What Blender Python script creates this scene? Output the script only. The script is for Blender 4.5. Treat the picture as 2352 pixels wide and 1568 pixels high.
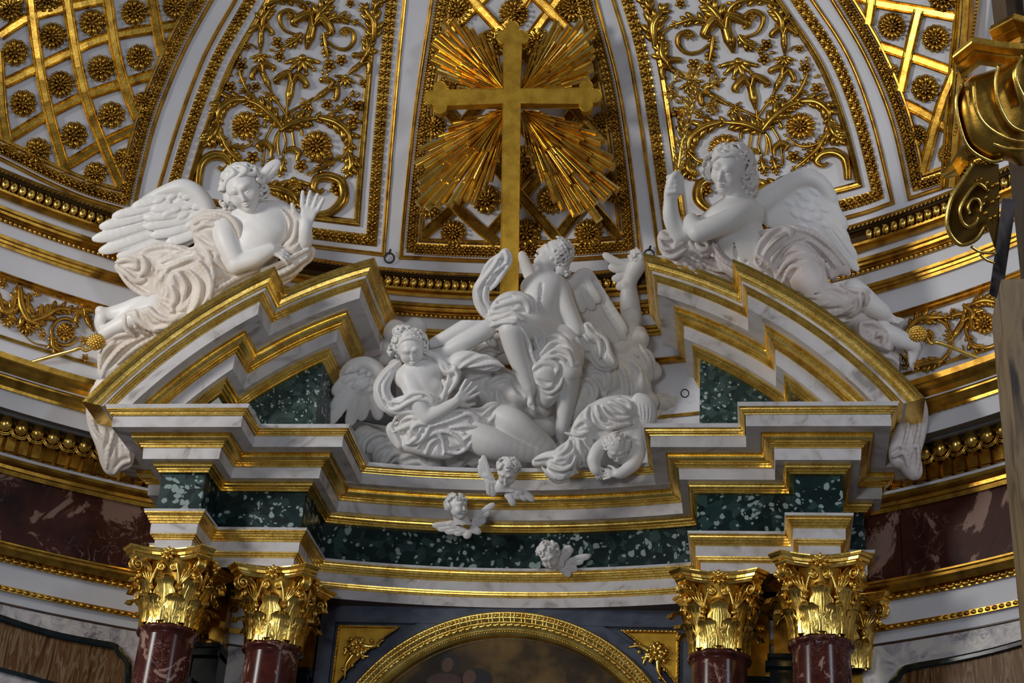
import bpy, math, random, bmesh
import numpy as np
from mathutils import Matrix, Vector
for _o in list(bpy.data.objects): bpy.data.objects.remove(_o)
SC = bpy.context.scene
COL = SC.collection
rnd = random.Random(7)
# ------------------------------------------------------------------ camera
W, H = 2352, 1568
CX, CY, CZ, YAW, PITCH, ROLL, FOC = 3.6016, -20.3273, 1.6, 0.169878, 0.51593, 0.0751636, 3721.75
FW = np.array([-math.sin(YAW)*math.cos(PITCH), math.cos(YAW)*math.cos(PITCH), math.sin(PITCH)])
_r0 = np.array([math.cos(YAW), math.sin(YAW), 0.0]); _u0 = np.cross(_r0, FW)
RT = _r0*math.cos(ROLL) + _u0*math.sin(ROLL)
UP = -_r0*math.sin(ROLL) + _u0*math.cos(ROLL)
C0 = np.array([CX, CY, CZ])
cd = bpy.data.cameras.new('camera'); cam = bpy.data.objects.new('camera', cd); COL.objects.link(cam)
cd.sensor_width = 36.0; cd.lens = 36.0*FOC/W; cd.clip_start = 0.1; cd.clip_end = 300
cam.matrix_world = Matrix([[RT[0], UP[0], -FW[0], CX], [RT[1], UP[1], -FW[1], CY], [RT[2], UP[2], -FW[2], CZ], [0, 0, 0, 1]])
SC.camera = cam
# ------------------------------------------------------------------ light
SC.view_settings.view_transform = 'Standard'; SC.view_settings.look = 'None'
SC.view_settings.gamma = 1.0; SC.view_settings.use_curve_mapping = False
SC.view_settings.exposure = 0.22
wd = bpy.data.worlds.new('world'); SC.world = wd; wd.use_nodes = True
bg = wd.node_tree.nodes['Background']; bg.inputs[0].default_value = (0.58, 0.62, 0.74, 1); bg.inputs[1].default_value = 0.085
def area(name, loc, target, sx, sy, power, col):
    l = bpy.data.lights.new(name, 'AREA'); l.shape = 'RECTANGLE'; l.size = sx; l.size_y = sy; l.energy = power; l.color = col
    o = bpy.data.objects.new(name, l); COL.objects.link(o); o.location = loc
    o.rotation_euler = (Vector(target)-Vector(loc)).to_track_quat('-Z', 'Y').to_euler(); return o
area('window_light_left', (-15, -12.5, 14.5), (0, 0, 14.5), 3, 4.5, 1450, (1.0, 0.97, 0.93))
area('window_light_right', (13.5, -13, 14), (0, 0, 13), 2, 4, 400, (0.80, 0.87, 1.0))
area('nave_light', (-2, -28, 5), (0, 0, 13), 5, 3, 900, (0.88, 0.92, 1.0))
# ------------------------------------------------------------------ pixel -> world rays (2352 x 1568)
def rays(P):
    P = np.atleast_2d(np.asarray(P, float))
    d = FW*FOC + (P[:, :1]-W/2)*RT - (P[:, 1:2]-H/2)*UP
    return d/np.linalg.norm(d, axis=1, keepdims=True)
def at_y(P, Y):
    d = rays(P); return C0 + d*((Y-C0[1])/d[:, 1])[:, None]
def at_z(P, Z):
    d = rays(P); return C0 + d*((Z-C0[2])/d[:, 2])[:, None]
AYC, AR = -8.98, 11.588           # axis (0, AYC) and radius of the apse
def at_cyl(P, r):
    d = rays(P); o = C0[:2]-np.array([0, AYC]); a = (d[:, :2]**2).sum(1); b = d[:, :2]@o; c = o@o-r*r
    t = (-b+np.sqrt(np.maximum(b*b-a*c, 0)))/a; return C0+d*t[:, None]
DA, DB, DZ = 11.4, 10.0, 14.6      # half dome ellipsoid
def at_dome(P, h=0.0):
    d = rays(P); S = np.array([1/(DA-h), 1/(DA-h), 1/(DB-h)]) if np.isscalar(h) else None
    if S is None:
        h = np.asarray(h); S = np.stack([1/(DA-h), 1/(DA-h), 1/(DB-h)], 1)
    o = (C0-np.array([0, AYC, DZ]))*S; e = d*S
    A = (e*e).sum(1); B = (o*e).sum(1) if o.ndim == 2 else e@o; oo = (o*o).sum(-1)
    t = (-B+np.sqrt(np.maximum(B*B-A*(oo-1), 0)))/A; return C0+d*t[:, None]
# ------------------------------------------------------------------ object helpers
def tag(o, label=None, cat=None, group=None, kind=None):
    if label: o['label'] = label
    if cat: o['category'] = cat
    if group: o['group'] = group
    if kind: o['kind'] = kind
    return o
def empty(name, loc=(0, 0, 0), **k):
    o = bpy.data.objects.new(name, None); COL.objects.link(o); o.location = [float(v) for v in loc]; o.empty_display_size = .2
    return tag(o, **k)
def mesh_obj(name, V, F, mat, parent=None, smooth=False, kind=None, label=None):
    """V (n,3) world coordinates, F list of index tuples or (m,4) array"""
    V = np.asarray(V, float)
    off = np.array(parent_world(parent))
    me = bpy.data.meshes.new(name)
    if isinstance(F, np.ndarray):
        me.vertices.add(len(V)); me.vertices.foreach_set('co', (V-off).astype(np.float32).ravel())
        k = F.shape[1]; n = len(F)
        me.loops.add(n*k); me.loops.foreach_set('vertex_index', F.astype(np.int32).ravel())
        me.polygons.add(n); me.polygons.foreach_set('loop_start', np.arange(0, n*k, k, dtype=np.int32))
        me.update(calc_edges=True)
    else:
        me.from_pydata([tuple(v) for v in (V-off)], [], [tuple(int(i) for i in f) for f in F])
    if smooth: me.polygons.foreach_set('use_smooth', [True]*len(me.polygons))
    if isinstance(mat, (list, tuple)):
        for m_ in mat: me.materials.append(m_)
    else: me.materials.append(mat)
    o = bpy.data.objects.new(name, me); COL.objects.link(o)
    if parent: o.parent = parent
    if kind: o['kind'] = kind
    if label: o['label'] = label
    return o
def parent_world(p):
    v = np.zeros(3)
    while p is not None:
        v = v + np.array(p.location); p = p.parent
    return v
class MB:
    def __init__(s): s.V = []; s.F = []; s.n = 0
    def add(s, V, F):
        V = np.asarray(V, float).reshape(-1, 3)
        s.V.append(V); s.F += [tuple(int(i)+s.n for i in f) for f in F]; s.n += len(V); return s
    def grid(s, P, closeu=False, closev=False):
        P = np.asarray(P, float); n, m = P.shape[:2]; F = []
        for i in range(n if closeu else n-1):
            for j in range(m if closev else m-1):
                a = i*m+j; b = i*m+(j+1) % m; c = ((i+1) % n)*m+(j+1) % m; d = ((i+1) % n)*m+j
                F.append((a, b, c, d))
        return s.add(P.reshape(-1, 3), F)
    def box(s, lo, hi, B=None, o=(0, 0, 0)):
        V = np.array([[x, y, z] for x in (lo[0], hi[0]) for y in (lo[1], hi[1]) for z in (lo[2], hi[2])], float)
        if B is not None: V = V@np.asarray(B)
        return s.add(V+np.array(o), [(0, 1, 3, 2), (4, 6, 7, 5), (0, 4, 5, 1), (2, 3, 7, 6), (0, 2, 6, 4), (1, 5, 7, 3)])
    def tube(s, P, r, n=8, caps=True):
        P = np.asarray(P, float); m = len(P); r = np.broadcast_to(r, (m,))
        T = np.gradient(P, axis=0); T /= np.linalg.norm(T, axis=1, keepdims=True)+1e-9
        u = np.cross(T[0], [0, 0, 1.0]);
        if np.linalg.norm(u) < .1: u = np.cross(T[0], [0, 1.0, 0])
        u /= np.linalg.norm(u); G = []
        for i in range(m):
            u = u-T[i]*(u@T[i]); u /= np.linalg.norm(u)+1e-9; v = np.cross(T[i], u)
            a = np.arange(n)*2*math.pi/n
            G.append(P[i]+r[i]*(np.cos(a)[:, None]*u+np.sin(a)[:, None]*v))
        k = s.n; s.grid(np.array(G), closev=True)
        if caps:
            s.F.append(tuple(k+i for i in range(n))); s.F.append(tuple(k+(m-1)*n+i for i in reversed(range(n))))
        return s
    def sphere(s, c, r, nu=10, nv=6, B=None):
        r = np.broadcast_to(np.asarray(r, float), (3,)); G = []
        for i in range(nv+1):
            t = math.pi*i/nv; G.append([[math.sin(t)*math.cos(2*math.pi*j/nu), math.sin(t)*math.sin(2*math.pi*j/nu), math.cos(t)] for j in range(nu)])
        G = np.array(G)*r
        if B is not None: G = G@np.asarray(B)
        return s.grid(G+np.array(c), closev=True)
    def build(s, name, mat, parent=None, smooth=False, **k):
        return mesh_obj(name, np.concatenate(s.V), s.F, mat, parent, smooth, **k)
def smooth_curve(P, n=8, closed=False):
    """Catmull-Rom through control points (any dimension)"""
    P = np.asarray(P, float)
    if len(P) < 3: return np.array([P[0]+(P[-1]-P[0])*t for t in np.linspace(0, 1, n+1)])
    Q = np.vstack([2*P[0]-P[1], P, 2*P[-1]-P[-2]]); out = []
    for i in range(1, len(Q)-2):
        p0, p1, p2, p3 = Q[i-1:i+3]
        for t in np.arange(n)/n:
            out.append(.5*((2*p1)+(-p0+p2)*t+(2*p0-5*p1+4*p2-p3)*t*t+(-p0+3*p1-3*p2+p3)*t**3))
    out.append(P[-1]); return np.array(out)
class Frame:
    """a local frame facing the viewer: x right, y down, z towards the viewer, in photo pixels, rooted on the plane Y"""
    def __init__(s, px, py, Y):
        s.p = (px, py); s.O = at_y([(px, py)], Y)[0]; s.n = -rays([(px, py)])[0]
        s.s = ((s.O-C0)@FW)/FOC
    def __call__(s, P):
        P = np.asarray(P, float)
        return s.O + s.s*((P[..., 0:1]-s.p[0])*RT - (P[..., 1:2]-s.p[1])*UP + P[..., 2:3]*s.n)
# ------------------------------------------------------------------ materials
def mat(name, col, rough=.5, metal=0.0, spec=.5):
    m = bpy.data.materials.new(name); m.use_nodes = True; nt = m.node_tree; b = nt.nodes['Principled BSDF']
    b.inputs['Base Color'].default_value = (*col, 1); b.inputs['Roughness'].default_value = rough; b.inputs['Metallic'].default_value = metal
    b.inputs['Specular IOR Level'].default_value = spec
    return m, nt, b
def nd(nt, t, **k):
    n = nt.nodes.new(t)
    for a, v in k.items():
        if a in n.inputs: n.inputs[a].default_value = v
        else: setattr(n, a, v)
    return n
def coords(nt, scale=(1, 1, 1), kind='world'):
    g = nd(nt, 'ShaderNodeNewGeometry'); mp = nd(nt, 'ShaderNodeMapping'); mp.inputs['Scale'].default_value = scale
    nt.links.new(g.outputs['Position'], mp.inputs['Vector']); return mp.outputs[0]
def ramp(nt, fac, stops):
    r = nd(nt, 'ShaderNodeValToRGB'); e = r.color_ramp.elements
    while len(e) < len(stops): e.new(.5)
    for x, (p, c) in zip(e, stops): x.position = p; x.color = (*c, 1)
    nt.links.new(fac, r.inputs[0]); return r.outputs[0]
def bump(nt, b, h, strength, dist):
    n = nd(nt, 'ShaderNodeBump'); n.inputs['Strength'].default_value = strength; n.inputs['Distance'].default_value = dist
    nt.links.new(h, n.inputs['Height']); nt.links.new(n.outputs[0], b.inputs['Normal'])
def gold_mat(name, bright=(.93, .6, .13), dark=(.42, .22, .035), rough=.3, sc=1.0):
    m, nt, b = mat(name, bright, rough, 1.0)
    v = coords(nt, (sc, sc, sc)); n = nd(nt, 'ShaderNodeTexNoise'); n.inputs['Scale'].default_value = 5; n.inputs['Detail'].default_value = 6
    nt.links.new(v, n.inputs['Vector']); nt.links.new(ramp(nt, n.outputs[0], [(.32, dark), (.6, bright)]), b.inputs['Base Color'])
    n2 = nd(nt, 'ShaderNodeTexNoise'); n2.inputs['Scale'].default_value = 28; n2.inputs['Detail'].default_value = 3
    nt.links.new(v, n2.inputs['Vector']); bump(nt, b, n2.outputs[0], .09, .010)
    mr = nd(nt, 'ShaderNodeMapRange'); mr.inputs[3].default_value = rough+.12; mr.inputs[4].default_value = rough-.08
    nt.links.new(n2.outputs[0], mr.inputs[0]); nt.links.new(mr.outputs[0], b.inputs['Roughness'])
    return m
GOLD = gold_mat('gilding', (.98, .68, .17), (.72, .43, .08), .25)
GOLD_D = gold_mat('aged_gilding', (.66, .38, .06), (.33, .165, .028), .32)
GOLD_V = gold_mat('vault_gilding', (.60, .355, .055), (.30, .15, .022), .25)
GOLD_R = gold_mat('ray_gilding', (.98, .72, .22), (.80, .50, .11), .2)
GOLD_F = gold_mat('matt_gilding', (.72, .44, .06), (.5, .28, .035), .5)
def stone(name, stops, scale=2.0, detail=8, dist=1.5, rough=.4, sc=(1, 1, 1), bmp=.0, spec=.5):
    m, nt, b = mat(name, (1, 1, 1), rough, 0, spec); v = coords(nt, sc)
    n = nd(nt, 'ShaderNodeTexNoise'); n.inputs['Scale'].default_value = scale; n.inputs['Detail'].default_value = detail; n.inputs['Distortion'].default_value = dist
    nt.links.new(v, n.inputs['Vector']); nt.links.new(ramp(nt, n.outputs[0], stops), b.inputs['Base Color'])
    if bmp: bump(nt, b, n.outputs[0], bmp, .02)
    return m
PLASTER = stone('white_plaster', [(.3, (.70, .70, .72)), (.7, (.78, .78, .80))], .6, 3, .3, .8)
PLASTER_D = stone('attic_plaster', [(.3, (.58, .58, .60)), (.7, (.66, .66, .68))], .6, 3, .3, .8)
MARBLE = stone('veined_white_marble', [(.30, (.30, .27, .26)), (.40, (.50, .465, .44)), (.5, (.58, .555, .55)), (.7, (.64, .61, .60))], 1.7, 9, 2.2, .35)
STATUE = stone('statue_marble', [(.3, (.80, .77, .73)), (.7, (.86, .85, .83))], 2.0, 4, .5, .45)
DRAPE = stone('cream_drapery_marble', [(.3, (.66, .58, .50)), (.65, (.80, .74, .67))], 1.6, 4, .8, .5)
DRAPE_R = stone('rosy_drapery_marble', [(.3, (.60, .52, .48)), (.65, (.74, .68, .65))], 1.6, 4, .8, .5)
def breccia(name, base, mids, spots, s1=3.2, thr=.72, rough=.28):
    m, nt, b = mat(name, base, .36, 0, .22)
    v = coords(nt); no = nd(nt, 'ShaderNodeTexNoise'); no.inputs['Scale'].default_value = 2.2; no.inputs['Detail'].default_value = 5
    nt.links.new(v, no.inputs['Vector'])
    ad = nd(nt, 'ShaderNodeMixRGB'); ad.blend_type = 'ADD'; ad.inputs[0].default_value = .35; nt.links.new(v, ad.inputs[1]); nt.links.new(no.outputs['Color'], ad.inputs[2])
    vo = nd(nt, 'ShaderNodeTexVoronoi'); vo.inputs['Scale'].default_value = s1*2; nt.links.new(ad.outputs[0], vo.inputs['Vector'])
    c1 = ramp(nt, vo.outputs['Color'], [(.1, base), (.55, mids[0]), (.85, mids[1])])
    v2 = nd(nt, 'ShaderNodeTexVoronoi'); v2.inputs['Scale'].default_value = s1*3.1; nt.links.new(ad.outputs[0], v2.inputs['Vector'])
    sep = nd(nt, 'ShaderNodeSeparateColor'); nt.links.new(v2.outputs['Color'], sep.inputs[0])
    n3 = nd(nt, 'ShaderNodeTexNoise'); n3.inputs['Scale'].default_value = 1.9; n3.inputs['Detail'].default_value = 2; nt.links.new(v, n3.inputs['Vector'])
    mm = nd(nt, 'ShaderNodeMath'); mm.operation = 'ADD'; nt.links.new(sep.outputs[0], mm.inputs[0]); nt.links.new(n3.outputs[0], mm.inputs[1])
    d = nd(nt, 'ShaderNodeMath'); d.operation = 'SUBTRACT'; nt.links.new(mm.outputs[0], d.inputs[0]); nt.links.new(v2.outputs['Distance'], d.inputs[1])
    f = ramp(nt, d.outputs[0], [(thr+.18, (0, 0, 0)), (thr+.28, (1, 1, 1))])
    mx = nd(nt, 'ShaderNodeMixRGB'); nt.links.new(f, mx.inputs[0]); nt.links.new(c1, mx.inputs[1]); mx.inputs[2].default_value = (*spots, 1)
    nt.links.new(mx.outputs[0], b.inputs['Base Color']); return m
GREEN = breccia('dark_green_breccia', (.004, .011, .011), ((.009, .024, .023), (.028, .060, .055)), (.26, .33, .31), 3.9, .69)
GREEN2 = breccia('speckled_green_marble', (.018, .034, .03), ((.035, .06, .052), (.07, .11, .098)), (.36, .43, .40), 6.0, .76)
def patchy(name, dark, mid, light, vein, thr=.60, sc=.9, rough=.3, vw=.014):
    m, nt, b = mat(name, dark, rough, 0, .2); v = coords(nt)
    n = nd(nt, 'ShaderNodeTexNoise'); n.inputs['Scale'].default_value = sc; n.inputs['Detail'].default_value = 7; n.inputs['Distortion'].default_value = 1.2; n.inputs['Roughness'].default_value = .62
    nt.links.new(v, n.inputs['Vector'])
    c = ramp(nt, n.outputs[0], [(.3, dark), (.5, mid), (thr-.015, mid), (thr+.01, light), (.9, light)])
    n2 = nd(nt, 'ShaderNodeTexNoise'); n2.inputs['Scale'].default_value = sc*2.5; n2.inputs['Detail'].default_value = 5; n2.inputs['Distortion'].default_value = 2.5
    nt.links.new(v, n2.inputs['Vector'])
    f = ramp(nt, n2.outputs[0], [(.5-vw, (0, 0, 0)), (.498, (1, 1, 1)), (.502, (1, 1, 1)), (.5+vw, (0, 0, 0))])
    n4 = nd(nt, 'ShaderNodeTexNoise'); n4.inputs['Scale'].default_value = 1.3; nt.links.new(v, n4.inputs['Vector'])
    f2 = ramp(nt, n4.outputs[0], [(.48, (0, 0, 0)), (.6, (.7, .7, .7))])
    mu = nd(nt, 'ShaderNodeMixRGB'); mu.blend_type = 'MULTIPLY'; mu.inputs[0].default_value = 1; nt.links.new(f, mu.inputs[1]); nt.links.new(f2, mu.inputs[2])
    mx = nd(nt, 'ShaderNodeMixRGB'); nt.links.new(mu.outputs[0], mx.inputs[0]); nt.links.new(c, mx.inputs[1]); mx.inputs[2].default_value = (*vein, 1)
    nt.links.new(mx.outputs[0], b.inputs['Base Color']); return m
REDM = patchy('red_frieze_marble', (.014, .004, .003), (.055, .014, .008), (.26, .155, .115), (.28, .18, .15), .565, .95, .45, .02)
COLM = patchy('red_column_marble', (.018, .006, .005), (.075, .018, .013), (.36, .22, .17), (.40, .26, .21), .61, 2.1, .2, .025)
BRECW = patchy('violet_breccia', (.20, .17, .20), (.55, .51, .50), (.62, .58, .53), (.07, .05, .07), .55, 3.4, .3, .06)
BLACKM = stone('black_green_marble', [(.3, (.004, .008, .010)), (.7, (.010, .02, .022))], 3, 5, 1, .15)
GREYB = stone('blue_grey_marble', [(.3, (.05, .06, .085)), (.7, (.10, .115, .15))], 2.5, 6, 1.5, .3)
BROWN = stone('brown_marble', [(.3, (.035, .016, .01)), (.7, (.10, .045, .025))], 2, 6, 1, .4)
IRON = mat('dark_iron', (.06, .055, .06), .5, .6)[0]
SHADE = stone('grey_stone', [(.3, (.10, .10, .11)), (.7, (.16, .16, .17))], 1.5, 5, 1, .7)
def onyx_mat():
    m, nt, b = mat('banded_onyx', (.3, .15, .07), .4, 0, .15); v = coords(nt, (1.6, 1.6, .16))
    n = nd(nt, 'ShaderNodeTexNoise'); n.inputs['Scale'].default_value = 4.2; n.inputs['Detail'].default_value = 5; n.inputs['Distortion'].default_value = 1.6
    nt.links.new(v, n.inputs['Vector'])
    nt.links.new(ramp(nt, n.outputs[0], [(.30, (.05, .018, .005)), (.42, (.13, .055, .015)), (.49, (.24, .165, .09)), (.53, (.10, .038, .009)), (.62, (.19, .10, .04)), (.75, (.06, .025, .008))]), b.inputs['Base Color'])
    return m
ONYX = onyx_mat()
def aged_pil():
    m, nt, b = mat('yellow_streaked_marble', (.3, .2, .1), .35); v = coords(nt, (1, 1, .25))
    n = nd(nt, 'ShaderNodeTexNoise'); n.inputs['Scale'].default_value = 3.5; n.inputs['Detail'].default_value = 9; n.inputs['Distortion'].default_value = 1.8
    nt.links.new(v, n.inputs['Vector'])
    nt.links.new(ramp(nt, n.outputs[0], [(.3, (.06, .05, .04)), (.45, (.17, .12, .075)), (.55, (.28, .20, .11)), (.7, (.15, .125, .10))]), b.inputs['Base Color'])
    return m
YELM = aged_pil()
# ================================================================== APSE WALL (setting)
def revolve(name, prof, mt, parent, th0=-72, th1=66, step=1.0, smooth=False, **k):
    n = int((th1-th0)/step)+1; th = np.radians(np.linspace(th0, th1, n))
    G = np.array([[[r*math.sin(t), AYC+r*math.cos(t), z] for t in th] for r, z in prof])
    return MB().grid(G).build(name, mt, parent, smooth, **k)
def rev2(name, prof, mt, parent):
    revolve(name, prof, mt, parent, -72, -24.5); revolve(name, prof, mt, parent, 24, 66)
wall = empty('wall_apse', (0, AYC, 0), kind='structure')
PX0 = 33.0
def zc(py, r):     # height of an edge seen at row py in the reference column
    return float(at_cyl([(PX0, py)], r)[0, 2])
def pr(*a): return [(r, zc(py, r)) for py, r in a]
revolve('lower_wall', [(11.63, 5.2), (11.63, zc(1389, 11.62)-.02)], BRECW, wall, step=2)
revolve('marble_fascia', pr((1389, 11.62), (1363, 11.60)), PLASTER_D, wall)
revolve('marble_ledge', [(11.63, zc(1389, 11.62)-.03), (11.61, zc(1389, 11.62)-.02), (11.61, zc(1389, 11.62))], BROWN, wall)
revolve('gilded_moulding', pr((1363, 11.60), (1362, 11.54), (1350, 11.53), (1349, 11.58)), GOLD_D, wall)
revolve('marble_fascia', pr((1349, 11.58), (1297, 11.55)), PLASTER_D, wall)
revolve('gilded_moulding', pr((1297, 11.55), (1296, 11.50), (1283, 11.49), (1281, 11.47), (1279, 11.42), (1268, 11.38), (1262, 11.34), (1256, 11.33), (1252, 11.30), (1248, 11.30)), GOLD_D, wall)
revolve('marble_ledge', [(11.30, zc(1248, 11.30)), (11.6, zc(1248, 11.30)+.01)], MARBLE, wall)
z0, z1 = zc(1247, 11.6), zc(1095, 11.6)
cuts = [-72, -52, -41.5, -28.2, -15, 15, 29, 43, 66]
for a, b in zip(cuts, cuts[1:]):
    revolve('frieze_slab', [(11.6, z0+.0), (11.6, z1)], REDM, wall, a+.03, b-.03, 1.0)
rev2('gilded_moulding', pr((1095, 11.6), (1093, 11.55), (1083, 11.53), (1080, 11.50), (1072, 11.49), (1066, 11.44), (1060, 11.40), (1053, 11.38)), GOLD_D, wall)
rev2('marble_fascia', pr((1053, 11.38), (1046, 11.38)), PLASTER_D, wall)
rev2('dentil_bed', pr((1046, 11.38), (1045, 11.5), (1003, 11.46)), GOLD_D, wall)
revolve('frieze_backing', [(11.64, z0), (11.64, z1)], BLACKM, wall)
# dentils, eggs, beads of the main cornice
def arc_pt(th, r, z): t = math.radians(th); return np.array([r*math.sin(t), AYC+r*math.cos(t), z])
def basis(th): t = math.radians(th); return np.array([[math.cos(t), -math.sin(t), 0], [-math.sin(t), -math.cos(t), 0], [0, 0, 1.0]])  # tangent, inward, up
def shared(name, me, loc, parent, rot=None, scale=1.0):
    o = bpy.data.objects.new(name, me); COL.objects.link(o); o.parent = parent
    o.location = [float(v) for v in (np.array(loc)-parent_world(parent))]
    if rot is not None: o.rotation_euler = (0, 0, rot)
    o.scale = (scale,)*3 if np.isscalar(scale) else scale
    return o
zt0, zt1 = zc(1044, 11.36), zc(1008, 11.36)
mb = MB(); w = .066
mb.grid(np.array([[[-w, 0, zt1-zt0+.02], [w, 0, zt1-zt0+.02]], [[-w, 0, .035], [w, 0, .035]], [[-w*.8, -.02, 0], [w*.8, -.02, 0]]]))
mb.add([[-w, 0, .03], [-w, .14, .03], [-w, .14, zt1-zt0+.02], [-w, 0, zt1-zt0+.02], [w, 0, .03], [w, .14, .03], [w, .14, zt1-zt0+.02], [w, 0, zt1-zt0+.02], [-w*.8, -.02, 0], [w*.8, -.02, 0], [-w, .14, 0], [w, .14, 0]],
       [(0, 1, 2, 3), (7, 6, 5, 4), (8, 9, 11, 10), (0, 8, 10, 1), (9, 4, 5, 11)])
den = mb.build('dentil', GOLD_D, None)
dm = den.data; bpy.data.objects.remove(den)
for k in range(-56, 52):
    th = k*.98
    if -26 < th < 24: continue
    shared('dentil', dm, arc_pt(th, 11.36, zt0), wall, -math.radians(th))
def beads(name, r, z, dth, rad, parent, mt, th0=-56, th1=48, hide=None, ax=1.0):
    mb = MB(); k = th0
    while k < th1:
        if not (hide and hide[0] < k < hide[1]):
            mb.sphere(arc_pt(k, r, z), (rad*ax, rad, rad), 7, 5, B=basis(k))
        k += dth
    return mb.build(name, mt, parent, True, kind='stuff')
HID = (-25, 24)
beads('bead_row', 11.33, zc(1000, 11.33), .42, .032, wall, GOLD, hide=HID)
beads('leaf_tip_row', 11.50, zc(1290, 11.50), .55, .042, wall, GOLD_D, hide=HID, ax=1.6)
beads('leaf_tip_row', 11.55, zc(1356, 11.55), .5, .036, wall, GOLD_D, hide=HID, ax=1.5)
rev2('egg_bed', pr((1006, 11.40), (1002, 11.38), (994, 11.37), (985, 11.34), (972, 11.29), (960, 11.2)), mat('dark_bronze_ground', (.05, .035, .015), .5, .6)[0], wall)
def egg_mesh():
    mb = MB(); mb.sphere((0, 0, 0), (.098, .09, .125), 14, 10)
    for sx in (1,):
        a = np.linspace(.12*math.pi, .88*math.pi, 15); a = -a
        for rr, tr in ((.135, .012), (.158, .010)):
            P = [(rr*math.cos(t), .03, rr*1.22*math.sin(t)+.02) for t in a]
            mb.tube(P, tr, 5, False)
            mb.tube([(rr*.99, .03, .02), (rr*.98, .035, .13)], tr, 5, False); mb.tube([(-rr*.99, .03, .02), (-rr*.98, .035, .13)], tr, 5, False)
    return mb.build('egg', GOLD, None, True)
e = egg_mesh(); em = e.data; bpy.data.objects.remove(e)
for k in range(-46, 40):
    th = k*1.22-1.0
    if -27 < th < 25: continue
    shared('egg', em, arc_pt(th, 11.24, zc(977, 11.24)), wall, -math.radians(th), (1.03, 1, 1.0))
rev2('soffit_moulding', pr((960, 11.2), (956, 11.12), (950, 11.10), (944, 10.98), (943, 10.80)), stone('dim_grey_moulding', [(.3, (.18, .17, .17)), (.7, (.24, .23, .22))], 2, 4, 1, .6), wall)
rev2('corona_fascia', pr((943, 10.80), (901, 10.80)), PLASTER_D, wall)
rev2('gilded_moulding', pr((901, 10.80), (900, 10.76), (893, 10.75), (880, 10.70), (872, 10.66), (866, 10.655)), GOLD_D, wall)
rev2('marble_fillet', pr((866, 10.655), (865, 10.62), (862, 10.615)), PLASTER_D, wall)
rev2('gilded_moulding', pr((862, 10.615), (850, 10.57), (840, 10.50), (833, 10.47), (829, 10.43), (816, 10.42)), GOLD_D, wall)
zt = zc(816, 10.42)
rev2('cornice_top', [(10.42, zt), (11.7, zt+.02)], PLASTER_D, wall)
beads('bead_row', 10.78, zc(898, 10.78), .5, .028, wall, GOLD_D, hide=HID, ax=1.6)
# upper attic band with scroll frieze
revolve('attic_wall', [(11.66, zt)]+pr((786, 11.6), (652, 11.6)), PLASTER, wall)
revolve('gilded_fillet', pr((787, 11.6), (786, 11.56), (779, 11.56), (778, 11.6)), GOLD_D, wall)
revolve('gilded_moulding', pr((653, 11.6), (650, 11.54), (644, 11.50), (640, 11.50), (634, 11.44), (633, 11.52)), GOLD_D, wall)
revolve('plaster_fascia', pr((634, 11.56), (578, 11.53)), PLASTER, wall)
revolve('gilded_moulding', pr((578, 11.53), (576, 11.47), (569, 11.46), (566, 11.43), (560, 11.42), (556, 11.38), (549, 11.37), (548, 11.46)), GOLD_D, wall)
revolve('plaster_fascia', pr((549, 11.48), (521, 11.46)), PLASTER, wall)
revolve('gilded_moulding', pr((521, 11.46), (520, 11.42), (510, 11.42), (508, 11.38), (502, 11.38), (500, 11.34), (494, 11.33), (490, 11.28), (483, 11.27), (482, 11.36)), GOLD_D, wall)
beads('bead_row', 11.40, zc(515, 11.40), .40, .030, wall, GOLD)
revolve('plaster_fascia', pr((483, 11.38), (468, 11.37)), PLASTER, wall)
revolve('gilded_moulding', pr((468, 11.37), (466, 11.29), (458, 11.26), (450, 11.20), (444, 11.19), (442, 11.22)), GOLD_D, wall)
revolve('egg_bed', pr((443, 11.26), (430, 11.22), (418, 11.14), (416, 11.10), (408, 11.10)), mat('umber_ground', (.07, .04, .012), .5, .7)[0], wall)
mb = MB(); mb.sphere((0, 0, 0), (.062, .06, .092), 12, 8)
mb.tube([(.088, .01, .09), (.088, -.005, 0), (.08, .01, -.085)], .013, 5); e = mb.build('small_egg', GOLD, None, True); em2 = e.data; bpy.data.objects.remove(e)
for k in range(-66, 57):
    th = k*.72
    if -34.5 < th < -13 or 8 < th < 28.5 or -3.5 < th < 3: continue
    shared('egg', em2, arc_pt(th, 11.15, zc(430, 11.15)), wall, -math.radians(th))
revolve('rope_bed', pr((408, 11.12), (404, 11.04), (399, 11.02), (397, 11.06)), GOLD_D, wall)
def rope(name, r, z, dth, rad, parent, mt, th0=-56, th1=48):
    mb = MB(); k = th0
    while k < th1:
        t = basis(k); c = arc_pt(k, r, z)
        mb.tube([c+t[0]*-.03+t[2]*-.035, c+t[1]*.012, c+t[0]*.03+t[2]*.035], [rad*.5, rad, rad*.5], 5); k += dth
    return mb.build(name, mt, parent, True, kind='stuff')
rope('rope_moulding', 11.06, zc(403, 11.06), .36, .024, wall, GOLD_D)
# ------------------------------------------------------------------ half dome shell
ceil = empty('ceiling', (0, AYC, DZ), kind='structure')
G = []
z_s = zc(397, 11.06)
for i in range(25):
    s0 = math.asin(max(-1, min(1, (z_s-DZ)/DB))); la = s0+(math.radians(86)-s0)*i/24
    G.append([[DA*math.cos(la)*math.sin(t), AYC+DA*math.cos(la)*math.cos(t), DZ+DB*math.sin(la)] for t in np.radians(np.linspace(-90, 66, 79))])
MB().grid(np.array(G)).build('dome_shell', PLASTER, ceil, True)
revolve('dome_foot', [(11.06, z_s), (G[0][0][0] and math.hypot(G[0][0][0], G[0][0][1]-AYC), z_s+.01)], PLASTER, ceil)
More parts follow.
